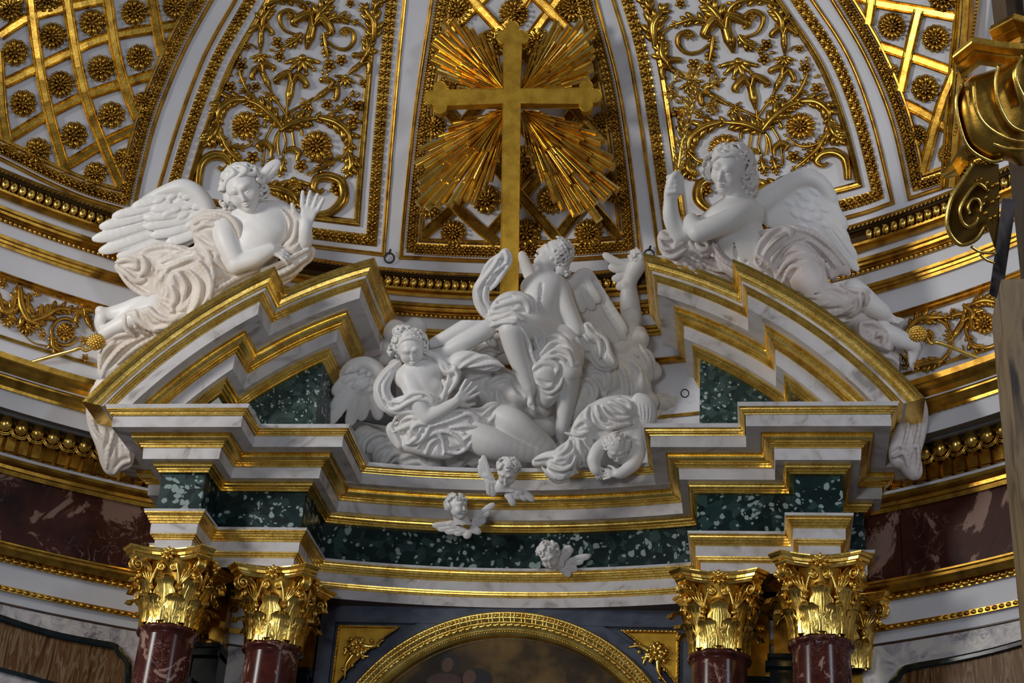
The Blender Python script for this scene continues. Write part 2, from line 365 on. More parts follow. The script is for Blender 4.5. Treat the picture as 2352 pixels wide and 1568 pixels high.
# ================================================================== AEDICULE
X1, XI, X2, Y2, Y3 = 4.6, 4.294, 2.986, .632, 1.698
half = [(-4.95, 2.75), (-4.95, 1.25), (-X1, 1.25), (-X1, 0), (-XI, 0), (-XI, Y2), (-X2, Y2), (-X2, Y3)]
cen = []
for i in range(1, 20):
    x = -X2+2*X2*i/20; cen.append((x, Y3+.39*(1-(x/X2)**2)))
PATH = np.array(half+cen+[(-x, y) for x, y in reversed(half)])
def mitre(path):
    d = np.diff(path, axis=0); d /= np.linalg.norm(d, axis=1, keepdims=True); n = np.stack([d[:, 1], -d[:, 0]], 1)
    m = np.empty_like(path); m[0] = n[0]; m[-1] = n[-1]
    for i in range(1, len(path)-1):
        s = n[i-1]+n[i]; m[i] = s/max(.4, 1+n[i-1]@n[i])
    return m
MIT = mitre(PATH)
def sweep(name, prof, mt, parent, sl=slice(None), **k):
    G = np.array([[[p[0]+o*m_[0], p[1]+o*m_[1], z] for p, m_ in zip(PATH[sl], MIT[sl])] for o, z in prof])
    return MB().grid(G).build(name, mt, parent, **k)
ent = empty('entablature', (0, 1.2, 10.0), label='stepped white marble entablature with gilded mouldings and dark green frieze carried by four red columns', cat='entablature')
sweep('marble_lip', [(.5, 11.83), (.907, 11.812), (.888, 11.758)], MARBLE, ent)
sweep('gilded_cymatium', [(.888, 11.758), (.888, 11.742), (.868, 11.736), (.862, 11.722), (.842, 11.716), (.838, 11.70), (.838, 11.685), (.815, 11.68), (.812, 11.672)], GOLD, ent)
sweep('corona', [(.80, 11.672), (.797, 11.502)], MARBLE, ent)
sweep('soffit', [(.797, 11.502), (.60, 11.515), (.585, 11.528)], MARBLE, ent)
sweep('gilded_ovolo', [(.585, 11.527), (.584, 11.503), (.566, 11.495), (.572, 11.475), (.568, 11.455), (.555, 11.437), (.535, 11.422), (.505, 11.413), (.48, 11.41), (.478, 11.394), (.458, 11.388), (.455, 11.36), (.43, 11.355)], GOLD, ent)
sweep('marble_fascia', [(.425, 11.354), (.41, 11.19)], MARBLE, ent)
sweep('soffit', [(.41, 11.19), (.30, 11.197)], MARBLE, ent)
sweep('gilded_bed_moulding', [(.30, 11.197), (.299, 11.172), (.285, 11.165), (.28, 11.145), (.262, 11.13), (.245, 11.127), (.243, 11.108), (.222, 11.103), (.22, 11.073), (.17, 11.072)], GOLD, ent)
ks = [(2, 5), (4, 7), (6, 9)]
n_ = len(PATH)
for a, b in [(0, 3), (2, 4), (3, 5), (4, 6), (5, 7), (6, 8), (7, 20), (19, n_-7), (n_-8, n_-6), (n_-7, n_-5), (n_-6, n_-4), (n_-5, n_-3), (n_-4, n_-2), (n_-3, n_)]:
    sweep('frieze_slab', [(.17, 11.073), (.17, 10.472)], GREEN, ent, slice(a, b))
sweep('marble_lip', [(.17, 10.474), (.298, 10.474), (.286, 10.440)], MARBLE, ent)
sweep('gilded_cymatium', [(.286, 10.440), (.284, 10.42), (.268, 10.412), (.262, 10.395), (.246, 10.39), (.243, 10.362), (.228, 10.357), (.226, 10.328), (.209, 10.322), (.207, 10.297), (.19, 10.293)], GOLD, ent)
sweep('architrave_fascia', [(.19, 10.293), (.186, 10.148)], MARBLE, ent)
sweep('gilded_fillet', [(.186, 10.148), (.182, 10.13), (.162, 10.124), (.158, 10.105), (.14, 10.10), (.138, 10.08), (.12, 10.076)], GOLD, ent)
sweep('architrave_fascia', [(.12, 10.076), (.118, 9.93)], MARBLE, ent)
sweep('soffit', [(.118, 9.93), (-.55, 9.93)], BROWN, ent)
sweep('cornice_top', [(.5, 11.83), (-.9, 11.83)], MARBLE, ent)
# pediment halves
PZ = 7.77
PP = dict(
 gilded_sima=[(.3, 7.12), (.97, 7.105), (.965, 7.055), (.93, 7.045), (.925, 7.02), (.905, 7.0), (.89, 6.975), (.882, 6.955), (.868, 6.95), (.86, 6.925), (.84, 6.92)],
 marble_fillet=[(.84, 6.92), (.832, 6.888), (.82, 6.888)],
 gilded_cymatium=[(.82, 6.888), (.817, 6.865), (.80, 6.86), (.795, 6.835), (.778, 6.83), (.774, 6.80), (.76, 6.797)],
 corona=[(.76, 6.797), (.757, 6.615)],
 soffit=[(.757, 6.615), (.53, 6.64)],
 gilded_ovolo=[(.53, 6.64), (.53, 6.615), (.51, 6.605), (.516, 6.585), (.51, 6.56), (.49, 6.535), (.45, 6.522), (.43, 6.52), (.428, 6.495), (.405, 6.49), (.403, 6.462), (.385, 6.458)],
 marble_fascia=[(.385, 6.458), (.375, 6.27)],
 inner_soffit=[(.375, 6.27), (.27, 6.28)],
 gilded_bed_moulding=[(.27, 6.28), (.268, 6.25), (.25, 6.24), (.245, 6.215), (.225, 6.21), (.222, 6.185), (.20, 6.18), (.198, 6.15), (.15, 6.15)])
ZB = 11.82
for s, lab in ((-1, 'left half of the broken curved pediment, gilded and white marble, under the open-handed angel'), (1, 'right half of the broken curved pediment, gilded and white marble, under the lily-bearing angel')):
    ped = empty('broken_pediment', (s*3.8, .3, 12.6), label=lab, cat='pediment', group='halves of the broken pediment')
    for nm, prof in PP.items():
        G = []
        for o, r in prof:
            xs = math.sqrt(r*r-(ZB-PZ)**2); row = [(xs, 1.3), (xs, -o)] if xs > XI-o+.02 else [(XI-o, -o), (XI-o, -o)]
            xa = max(row[1][0], XI-o)
            if xs > XI-o:
                row += [(x, -o) for x in np.linspace(xa, XI-o, 13)[1:]]
            else:
                row += [(XI-o, -o)]*12
            x0 = min(XI-o, xs)
            row += [(x, Y2-o) for x in np.linspace(x0, X2-o, 11)]
            row += [(X2-o, 1.4)]
            G.append([[s*x, y, PZ+math.sqrt(max(r*r-x*x, 0))] for x, y in row])
        MB().grid(np.array(G)).build(nm, MARBLE if ('marble' in nm or 'corona' in nm or 'soffit' in nm) else GOLD, ped)
    # tympanum and inner cheek
    r = 6.15; mb = MB(); xs = np.linspace(math.sqrt(r*r-(ZB-PZ)**2)-.01, X2-.15, 12)
    mb.grid(np.array([[[s*x, Y2-.15, ZB] for x in xs], [[s*x, Y2-.15, PZ+math.sqrt(r*r-x*x)] for x in xs]]))
    zz = PZ+math.sqrt(r*r-(X2-.15)**2)
    mb.grid(np.array([[[s*(X2-.15), Y2-.15, ZB], [s*(X2-.15), 2.4, ZB]], [[s*(X2-.15), Y2-.15, zz], [s*(X2-.15), 2.4, zz]]]))
    mb.build('tympanum', GREEN2, ped)
# ================================================================== COLUMNS
def acanthus(h, w, curl, r0=.36, nb=11, nt=21):
    """leaf standing against the bell at x=0, facing -y; returns grid"""
    G = []
    for i in range(nb+1):
        s = i/nb
        if s < .68: z = h*s/.68*.86; y = -.01-.10*(s/.68)**2*h*1.6
        else:
            a = (s-.68)/.32*math.pi*1.05; z = h*.86+curl*.9*math.sin(a); y = -.01-.16*h-curl*(1-math.cos(a))*1.25
        wd = w*(.62+.38*math.sin(math.pi*min(1, s*1.15)))*(1-.55*max(0, s-.75)/.25)*(1+.20*math.cos(s*8*math.pi))
        row = []
        for j in range(nt):
            t = j/(nt-1)*2-1
            rib = .022*(1-abs(t))+.013*math.cos(t*8*math.pi)*(1-.4*abs(t))+.012*math.exp(-(t/.08)**2)
            row.append([t*wd/2, y-rib+.03*t*t, z])
        G.append(row)
    return np.array(G)
def rotz(V, a):
    c, s_ = math.cos(a), math.sin(a); V = np.asarray(V); return np.stack([V[..., 0]*c-V[..., 1]*s_, V[..., 0]*s_+V[..., 1]*c, V[..., 2]], -1)
CR = .36
def leaf_mesh(h, w, curl, z):
    mb = MB(); g = acanthus(h, w, curl); g = g+np.array([0, -CR-.005, z]); mb.grid(g)
    g2 = g.copy(); g2[..., 1] += .025; mb.grid(g2[::-1])
    o = mb.build('leaf', GOLD, None, True); m = o.data; bpy.data.objects.remove(o); return m
LF1 = leaf_mesh(.36, .30, .075, -1.03); LF2 = leaf_mesh(.60, .30, .085, -1.0)
def spiral(turns, r0, r1, n=26):
    a = np.linspace(0, turns*2*math.pi, n); r = r0+(r1-r0)*(a/a[-1])**.8; return np.stack([r*np.cos(a), r*np.sin(a)], 1)
def vol_mesh():
    # corner volute in the diagonal plane: x outward, z up
    mb = MB(); sp = spiral(1.75, .105, .018, 34)
    c = np.array([CR+.285, -.235])
    stem = smooth_curve([(CR+.015, -.50), (CR+.03, -.36), (CR+.10, -.20), (CR+.22, -.13)], 5)
    P = np.vstack([stem, np.stack([c[0]+sp[:, 1]*1.0, c[1]+sp[:, 0]], 1)])
    wdt = np.r_[np.linspace(.02, .05, len(stem)), np.linspace(.055, .035, len(sp))]
    for k in (-1, 1):
        Q = np.stack([P[:, 0], k*wdt, P[:, 1]], 1); mb.tube(Q, .017, 5)
    G = np.array([[[p[0], k*w_, p[1]] for k in (-1, 0, 1)] for p, w_ in zip(P, wdt)]); G[:, 1, 0] *= .995; mb.grid(G)
    mb.sphere((c[0], 0, c[1]), (.035, .06, .035), 8, 6)
    # little leaf under the volute
    for s_ in (-1, 1):
        mb.sphere((CR+.22, s_*.03, -.37), (.035, .03, .05), 7, 5); mb.sphere((CR+.27, s_*.02, -.43), (.028, .03, .03), 7, 5)
    o = mb.build('volute', GOLD, None, True); m = o.data; bpy.data.objects.remove(o); return m
VOL = vol_mesh()
def hel_mesh():
    mb = MB()
    for s_ in (-1, 1):
        sp = spiral(1.6, .070, .012, 26); c = (s_*.085, -.255)
        P = np.vstack([smooth_curve([(s_*.20, -.52), (s_*.18, -.38), (s_*.13, -.22)], 5)[:-1], np.stack([c[0]+s_*sp[:, 1], c[1]+sp[:, 0]], 1)])
        mb.tube(np.stack([P[:, 0], np.full(len(P), -CR-.10), P[:, 1]], 1), .019, 6)
        mb.sphere((c[0], -CR-.11, c[1]), (.022, .025, .022), 7, 5)
        for q in range(4):
            mb.tube(smooth_curve([(s_*.19, -CR-.045, -.52), (s_*(.22+.03*q), -CR-.08, -.40), (s_*(.24+.06*q), -CR-.07+.012*q, -.28+.02*q)], 4), [.012]*8+[.006], 5)
        mb.sphere((s_*.20, -CR-.05, -.55), (.045, .04, .04), 8, 6)
    mb.sphere((0, -CR-.11, -.40), (.10, .06, .045), 10, 6)
    o = mb.build('helix_pair', GOLD, None, True); m = o.data; bpy.data.objects.remove(o); return m
HEL = hel_mesh()
def fleur_mesh():
    mb = MB(); mb.sphere((0, -CR-.20, -.085), (.038, .05, .042), 8, 6)
    for k in range(8):
        a = k*math.pi/4; d = np.array([math.cos(a), 0, math.sin(a)])
        mb.sphere(np.array([0, -CR-.165, -.085])+d*.068, (.045, .03, .024), 8, 5, B=np.array([d, [0, 1, 0], np.cross(d, [0, 1, 0])]))
    o = mb.build('fleuron', GOLD, None, True); m = o.data; bpy.data.objects.remove(o); return m
FLE = fleur_mesh()
def abacus_mesh():
    mb = MB()
    prof = [(-.135, .86), (-.10, .90), (-.085, .90), (-.075, .95), (-.04, .965), (-.03, 1.0), (0, 1.03), (.015, 1.03)]
    G = []
    for z, f in prof:
        ring = []
        for q in range(4):
            for i in range(9):
                t = -1+2*i/8; x = t*.50*f; y = -(CR+.135+.165*t*t)*f
                ring.append(rotz(np.array([x, y, z-.015]), q*math.pi/2))
        G.append(ring)
    mb.grid(np.array(G), closev=True)
    mb.F.append(tuple(range(len(G[0])))); n0 = (len(G)-1)*36; mb.F.append(tuple(n0+i for i in reversed(range(36))))
    o = mb.build('abacus', GOLD, None); m = o.data; bpy.data.objects.remove(o); return m
ABA = abacus_mesh()
def lathe_mesh(name, prof, mt, n=40):
    a = np.arange(n)*2*math.pi/n; mb = MB()
    mb.grid(np.array([[[r*math.cos(t), r*math.sin(t), z] for t in a] for r, z in prof]), closev=True)
    o = mb.build(name, mt, None, True); m = o.data; bpy.data.objects.remove(o); return m
BEL = lathe_mesh('bell', [(.335, -1.03), (.34, -.6), (.37, -.35), (.44, -.2), (.47, -.13)], GOLD_D)
NEK = lathe_mesh('necking', [(.372, -1.17), (.385, -1.145), (.385, -1.125), (.425, -1.115), (.437, -1.09), (.425, -1.06), (.39, -1.045), (.34, -1.03)], COLM)
SHA = lathe_mesh('shaft', [(.40, -5.2), (.392, -3.0), (.378, -1.6), (.372, -1.17)], COLM)
CZT = 9.915
def capital_parts(par, at, sc=1.0, back=True):
    cap = bpy.data.objects.new('capital', None); COL.objects.link(cap); cap.parent = par; cap.location = [float(v) for v in np.array(at)-parent_world(par)]; top = par; par = cap
    def put(name, me, a=0.0, lab=None):
        o = bpy.data.objects.new(name, me); COL.objects.link(o); o.parent = par; o.location = [float(v) for v in np.array(at)-parent_world(par)]
        o.rotation_euler = (0, 0, a); o.scale = (sc,)*3; return o
    put('bell', BEL)
    for k in range(8):
        put('leaf', LF1, k*math.pi/4+math.pi/8); put('leaf', LF2, k*math.pi/4)
    for k in range(4):
        put('volute', VOL, k*math.pi/2+math.pi/4); put('helix_pair', HEL, k*math.pi/2); put('fleuron', FLE, k*math.pi/2)
    put('abacus', ABA)
    def put2(name, me):
        o = bpy.data.objects.new(name, me); COL.objects.link(o); o.parent = top; o.location = [float(v) for v in np.array(at)-parent_world(top)]
    return put2
for x, y, lab in ((-4.447, .30, 'leftmost red marble column with gilded leafy capital'), (-3.115, .93, 'second red marble column from the left, gilded leafy capital, left of the altarpiece arch'),
                  (3.115, .93, 'third red marble column from the left, gilded leafy capital, right of the altarpiece arch'), (4.447, .30, 'rightmost red marble column with gilded leafy capital')):
    c = empty('column', (x, y, 4.7), label=lab, cat='column', group='red columns carrying the entablature')
    put = capital_parts(c, (x, y, CZT)); put('necking', NEK); put('shaft', SHA)
for s in (-1, 1):
    lab = 'leftmost' if s < 0 else 'rightmost'
    p = empty('pilaster', (s*4.90, 1.75, 4.7), label='gilded pilaster capital half hidden behind the %s red column' % lab, cat='pilaster')
    capital_parts(p, (s*4.86, 1.68, CZT), .98)
    MB().box((s*4.86-.36, 1.5, 8.6), (s*4.86+.36, 2.2, 9.1)).build('gilded_block', GOLD_D, p)
    MB().box((s*4.86-.45, 1.4, 4.7), (s*4.86+.45, 2.2, 8.6)).box((s*4.86-.49, 1.35, 8.42), (s*4.86+.49, 2.2, 8.5)).build('shaft', BLACKM, p)
for xx, yy, lab in ((-4.447, 1.75, 'gilded pilaster with black marble shaft between the two left columns'), (-3.0, 2.0, 'gilded pilaster with black marble shaft beside the second column from the left'),
                    (4.15, 1.75, 'gilded pilaster with black marble shaft just left of the rightmost column'), (3.45, 2.0, 'gilded pilaster with black marble shaft between the two right columns')):
    p = empty('pilaster', (xx, yy, 4.7), label=lab, cat='pilaster')
    zb = 9.15 if abs(xx) > 3.6 else 8.9
    MB().box((xx-.30, yy-.15, zb), (xx+(.20 if xx == -3.0 else .34), yy+.4, 9.93)).build('gilded_block', GOLD_D, p)
    MB().box((xx-.36, yy-.22, 4.7), (xx+(.21 if xx == -3.0 else .35), yy+.4, zb-.06)).box((xx-.42, yy-.3, zb-.20), (xx+(.21 if xx == -3.0 else .35), yy+.4, zb-.12)).box((xx-.39, yy-.26, zb-.06), (xx+(.21 if xx == -3.0 else .35), yy+.4, zb)).build('shaft', BLACKM, p)
MB().box((-4.9, 2.45, 4.7), (4.9, 2.6, 9.93)).build('wall_back', mat('black_wall', (.01, .012, .014), .5)[0], None, kind='structure')
# ------------------------------------------------------------------ altarpiece
AY = 2.05; ACX, ACZ, RO, RI = .055, 7.17, 2.675, 2.335
alt = empty('altarpiece', (ACX, AY, 5.0), label='arched altarpiece frame of blue-grey marble with gilded mouldings', cat='altarpiece')
MB().box((-2.78, AY+.02, 4.7), (2.80, AY+.12, 9.90)).build('marble_backing', GREYB, alt)
MB().box((-2.78, AY-.06, 9.68), (2.80, AY+.02, 9.93)).box((-2.78, AY-.06, 4.7), (-2.56, AY+.02, 9.68)).box((2.58, AY-.06, 4.7), (2.80, AY+.02, 9.68)).build('marble_border', GREYB, alt)
def ring(name, prof, mt, n=73, a0=0.0, a1=math.pi, par=alt, sm=True):
    a = np.linspace(a0, a1, n)
    return MB().grid(np.array([[[ACX+r*math.cos(t), y, ACZ+r*math.sin(t)] for t in a] for r, y in prof])).build(name, mt, par, sm)
ring('marble_archivolt', [(2.86, AY+.02), (2.86, AY-.05), (2.66, AY-.05)], GREYB, sm=False)
ring('gilded_arch', [(2.675, AY+.02), (2.675, AY-.16), (2.655, AY-.17), (2.64, AY-.15), (2.60, AY-.20), (2.56, AY-.20), (2.53, AY-.15), (2.515, AY-.14), (2.50, AY-.155), (2.46, AY-.15), (2.44, AY-.12), (2.42, AY-.12), (2.40, AY-.10), (2.37, AY-.09), (2.335, AY-.03), (2.335, AY+.01)], GOLD)
mb = MB()
for k in range(150):
    t = math.pi*(k+.5)/150; d = np.array([math.cos(t), 0, math.sin(t)]); tt = np.array([-math.sin(t), 0, math.cos(t)])
    c = np.array([ACX, AY-.18, ACZ])
    if k % 3: mb.tube([c+d*2.525+[0, .03, 0], c+d*2.58+[0, -.035, 0], c+d*2.655+[0, .02, 0]], .010, 5)
    else: mb.sphere(c+d*2.60+[0, -.02, 0], (.03, .03, .03), 7, 5)
mb.build('gadroon_row', GOLD, alt, True, kind='stuff')
mb = MB()
for k in range(76):
    t = math.pi*(k+.5)/76; d = np.array([math.cos(t), 0, math.sin(t)]); tt = np.array([-math.sin(t), 0, math.cos(t)])
    mb.sphere(np.array([ACX, AY-.155, ACZ])+d*2.475, (.030, .022, .022), 8, 5, B=np.array([tt, [0, 1, 0], d]))
for k in range(200):
    t = math.pi*(k+.5)/200; mb.sphere((ACX+2.385*math.cos(t), AY-.10, ACZ+2.385*math.sin(t)), .012, 6, 4)
mb.build('bead_row', GOLD, alt, True, kind='stuff')
def spandrel(s):
    xo = 2.50; zt = 9.62; r = 2.95; pts = []
    xi = math.sqrt(r*r-(zt-ACZ)**2); zb = ACZ+math.sqrt(r*r-xo*xo)
    arc = [(ACX*s+r*math.cos(t), ACZ+r*math.sin(t)) for t in np.linspace(math.atan2(zb-ACZ, xo-.04), math.atan2(zt-ACZ, xi), 14)]
    poly = [(xo, zt)]+[(xo, zb)]+arc+[(xi+.05, zt)]
    sp = empty('spandrel_panel', (s*2.2, AY, 9.3), label='gilded triangular panel with flower relief in the %s spandrel of the arch' % ('left' if s < 0 else 'right'), cat='panel', group='spandrel panels')
    V = [(s*x, AY-.02, z) for x, z in poly]; MB().add(V, [tuple(range(len(V)))]).build('panel_ground', GOLD_F, sp)
    L = np.array([(s*x, AY-.04, z) for x, z in poly+poly[:1]]); MB().tube(L, .022, 6).build('gilded_border', GOLD, sp)
    mb = MB()
    for a, b in zip(L[:-1], L[1:]):
        m_ = max(1, int(np.linalg.norm(b-a)/.06))
        for i in range(m_): mb.sphere(a+(b-a)*(i+.5)/m_-[0, .02, 0], .018, 6, 4)
    mb.build('bead_row', GOLD, sp, True, kind='stuff')
    mb = MB(); c = np.array([s*2.19, AY-.06, 9.29]); mb.sphere(c, .05, 8, 6)
    for k in range(8):
        a = k*math.pi/4+.2; d = np.array([math.cos(a), 0, math.sin(a)]); mb.sphere(c+d*.10, (.075, .03, .035), 8, 5, B=np.array([d, [0, 1, 0], np.cross(d, [0, 1, 0])]))
    for k, (a, l) in enumerate(((.25, .42), (4.4, .5), (2.6, .2), (5.6, .25), (1.4, .18), (3.6, .22))):
        a = a if s > 0 else a; d = np.array([-s*math.cos(a), 0, math.sin(a)]); q = np.array([d[2], 0, -d[0]])
        mb.tube(smooth_curve([c+d*.1, c+d*l*.6+q*.04, c+d*l-q*.03], 5), np.linspace(.045, .012, 11), 6)
        mb.sphere(c+d*l*.75+q*.05, .035, 7, 5); mb.sphere(c+d*l*.55-q*.05, .035, 7, 5)
    mb.build('relief_flower', GOLD, sp, True)
spandrel(-1); spandrel(1)
def painting_mat():
    m, nt, b = mat('old_painting', (.05, .03, .015), .3); v = coords(nt)
    n = nd(nt, 'ShaderNodeTexNoise'); n.inputs['Scale'].default_value = 1.1; n.inputs['Detail'].default_value = 4; nt.links.new(v, n.inputs['Vector'])
    nt.links.new(ramp(nt, n.outputs[0], [(.35, (.012, .009, .006)), (.5, (.05, .032, .014)), (.62, (.17, .10, .03)), (.75, (.06, .035, .018))]), b.inputs['Base Color']); return m
pt = empty('painting', (ACX, AY, 5.2), label='dark arched altar painting with two dim heads against a golden sky', cat='painting')
a = np.linspace(0, math.pi, 40); V = [(ACX+2.34*math.cos(t), AY+.012, ACZ+2.34*math.sin(t)) for t in a]+[(ACX-2.34, AY+.012, 5.0), (ACX+2.34, AY+.012, 5.0)]
MB().add(V, [tuple(range(len(V)))]).build('canvas', painting_mat(), pt)
skin = mat('painted_flesh', (.085, .042, .024), .4)[0]; hair_p = mat('painted_dark_hair', (.012, .009, .007), .4)[0]; sky_p = stone('painted_gold_sky', [(.35, (.05, .03, .012)), (.65, (.20, .125, .04))], 1.5, 3, .5, .4); red_p = mat('painted_dull_red_cloth', (.045, .018, .015), .4)[0]
def patch(name, px, py, rx, ry, mt, d, ang=0):
    t = np.linspace(0, 2*math.pi, 24, endpoint=False); c, s_ = math.cos(ang), math.sin(ang)
    P = np.stack([px+rx*np.cos(t)*c-ry*np.sin(t)*s_, py+rx*np.cos(t)*s_+ry*np.sin(t)*c], 1); V = at_y(P, AY+.010-d)
    MB().add(V, [tuple(range(len(V)))]).build(name, mt, pt)
patch('painted_hair', 1035, 1522, 24, 22, hair_p, .001); patch('painted_face', 1028, 1526, 13, 17, skin, .002, .3)
patch('painted_hair', 1098, 1558, 34, 24, hair_p, .001, .2); patch('painted_face', 1078, 1556, 15, 19, skin, .002, .25)
patch('painted_cloth', 1020, 1562, 40, 16, red_p, .003)
# ------------------------------------------------------------------ nearer pier on the right with its composite capital
FP = Frame(2240, 450, -6.0); PXM = FP.s
pier = empty('pilaster', at_y([(2330, 700)], -6)[0], label='near pilaster of streaked yellow marble with large gilded scroll capital at right edge', cat='pilaster')
P0 = at_y([(2306, 690)], -6.0)[0]; zcap = P0[2]+.25
MB().box((6.08, -6.0, 3), (6.9, -5.2, zcap)).build('shaft', YELM, pier)
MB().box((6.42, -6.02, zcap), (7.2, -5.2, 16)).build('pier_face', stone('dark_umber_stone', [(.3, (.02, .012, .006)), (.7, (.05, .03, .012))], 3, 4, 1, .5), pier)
MB().box((6.60, -6.1, 13.2), (7.4, -5.0, 17.5)).build('pier_wall', SHADE, pier)
sl = MB(); A0 = FP(np.array([[2303, 455, 10], [2335, 458, 10], [2300, 690, 14], [2272, 675, 14], [2303, 455, -40], [2335, 458, -40], [2300, 690, -40], [2272, 675, -40]]))
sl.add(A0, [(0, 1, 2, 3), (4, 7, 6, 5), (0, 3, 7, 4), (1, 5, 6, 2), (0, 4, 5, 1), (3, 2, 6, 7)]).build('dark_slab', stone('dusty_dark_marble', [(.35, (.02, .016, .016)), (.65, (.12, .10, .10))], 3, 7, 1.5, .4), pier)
def crop_pts(ox, oy, sc, L): return [(ox+x/sc, oy+y/sc) for x, y in L]
def ribbon(name, L, z, r, dpt, mt=GOLD, n=6):
    c = smooth_curve(L, n); mb = MB(); z = np.interp(np.linspace(0, 1, len(c)), np.linspace(0, 1, len(z)), z) if np.ndim(z) else np.full(len(c), z)
    P = np.c_[c, z]; mb.tube(FP(P), r*PXM, 7)
    Q = P.copy(); Q[:, 2] -= dpt; mb.grid(np.array([FP(P), FP(Q)])); return mb.build(name, mt, pier, True)
K = lambda L: crop_pts(2100, 300, 3.92, L)
ribbon('volute', K([(530, 300), (440, 440), (340, 600), (298, 780), (312, 900), (380, 1000), (450, 1022), (560, 970), (632, 860)]), 30, 5.4, 46)
ribbon('volute', K([(650, 525), (570, 480), (480, 570), (415, 700), (430, 810), (480, 858), (550, 830), (580, 780)]), 36, 4.6, 40)
ribbon('volute', K([(500, 745), (485, 690), (520, 620), (575, 618), (602, 680), (590, 725)]), 38, 3.8, 36)
ribbon('volute', K([(510, 1040), (600, 1090), (735, 1100)]), 24, 3.5, 40); ribbon('volute', K([(590, 1110), (650, 1160), (720, 1185)]), 20, 3.5, 40)
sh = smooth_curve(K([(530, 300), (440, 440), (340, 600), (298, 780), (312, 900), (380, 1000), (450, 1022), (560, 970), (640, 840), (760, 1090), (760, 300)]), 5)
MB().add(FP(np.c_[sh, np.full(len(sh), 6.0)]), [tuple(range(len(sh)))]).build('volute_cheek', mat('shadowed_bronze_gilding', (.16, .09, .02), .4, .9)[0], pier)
mb = MB()
for x, y, r in ((650, 470, 6), (660, 540, 5), (640, 600, 5), (700, 500, 6), (740, 480, 7), (620, 660, 5), (640, 740, 6), (680, 790, 6), (720, 770, 6), (700, 640, 6), (750, 600, 7), (560, 450, 4), (600, 435, 4)):
    q = K([(x, y)])[0]; mb.sphere(FP(np.array([q[0], q[1], 26])), r*PXM, 8, 6)
mb.build('fruit_cluster', GOLD_D, pier, True, kind='stuff')
K = lambda L: crop_pts(1980, 0, 3.92, L)
# bell body with nested rims
bc = np.array([2420.0, 150.0]); G = []
for i, (rx, ry) in enumerate([(215, 215), (190, 222), (150, 225), (100, 226)]):
    pass
body = smooth_curve(K([(905, 760), (850, 900), (872, 1100), (960, 1330), (1150, 1455), (1300, 1445), (1480, 1430), (1480, 560), (1250, 600), (980, 680)]), 5)
cen_ = body.mean(0); rings = [np.c_[cen_+(body-cen_)*f, np.full(len(body), z)] for f, z in ((1, -20), (.97, 0), (.9, 18), (.75, 34), (.5, 44), (.1, 48), (.0, 48))]
MB().grid(np.array([FP(r_) for r_ in rings]), closev=True).build('bell', GOLD_D, pier, True)
for L, z, d in (([(905, 760), (850, 900), (872, 1100), (960, 1330), (1150, 1450), (1260, 1440)], 22, 30), ([(1000, 750), (1030, 1000), (1130, 1150), (1300, 1250), (1470, 1285)], 44, 30),
                ([(1230, 600), (1200, 760), (1230, 950), (1330, 1130), (1470, 1205)], 56, 24), ([(1440, 520), (1385, 640), (1390, 760), (1470, 930)], 66, 24), ([(940, 790), (985, 1040), (1080, 1230), (1260, 1330), (1470, 1350)], 36, 20)):
    ribbon('bell_rim', K(L), z, 4.6, d)
def block(name, A, B, zf, dz, mt=GOLD_D, prof=((0, 0), (3, -1), (14, -9), (17, -9), (18, -14), (30, -20), (34, -30), (40, -34))):
    """moulded abacus edge from A to B (px) seen from below"""
    A = np.array(A, float); B = np.array(B, float); G = []
    for dy, dzz in prof:
        G.append([[A[0]-0+dy*.8, A[1]+dy*.6, zf+dzz-60], [A[0]+dy*.55, A[1]+dy, zf+dzz], [B[0]+dy*.05, B[1]+dy*1.25, zf+dzz+dz]])
    return G
for nm, pts in (('abacus', [(2188, 128, -10), (2232, 97, 30), (2300, 108, 34), (2360, 112, 34)]), ('abacus', [(2272, 68, -10), (2326, 42, 20), (2360, 52, 22)])):
    G = []
    for dy, dz, ins in ((-10, -4, 3), (0, 0, 0), (4, 0, 0), (14, -10, 5), (20, -16, 8), (24, -14, 8), (34, -26, 14), (40, -32, 18), (52, -34, 20)):
        G.append(FP(np.array([[x+ins, y+dy, z+dz] for x, y, z in pts])))
    top = FP(np.array([[x+30, y-10, z-120] for x, y, z in pts])); G.insert(0, top); MB().grid(np.array(G)).build(nm, GOLD_D, pier)
G = []
for dy, ins, dz in ((0, 0, 0), (6, 2, -2), (16, 10, -12), (22, 12, -14), (30, 20, -24)):
    G.append(FP(np.array([[2161+ins*.6, 396+dy*.5, -6+dz], [2185+ins, 372+dy, 16+dz], [2207+ins, 337+dy, 24+dz], [2225+ins, 330+dy, 24+dz]])))
MB().grid(np.array(G)).build('gilded_cornice_end', GOLD, pier)
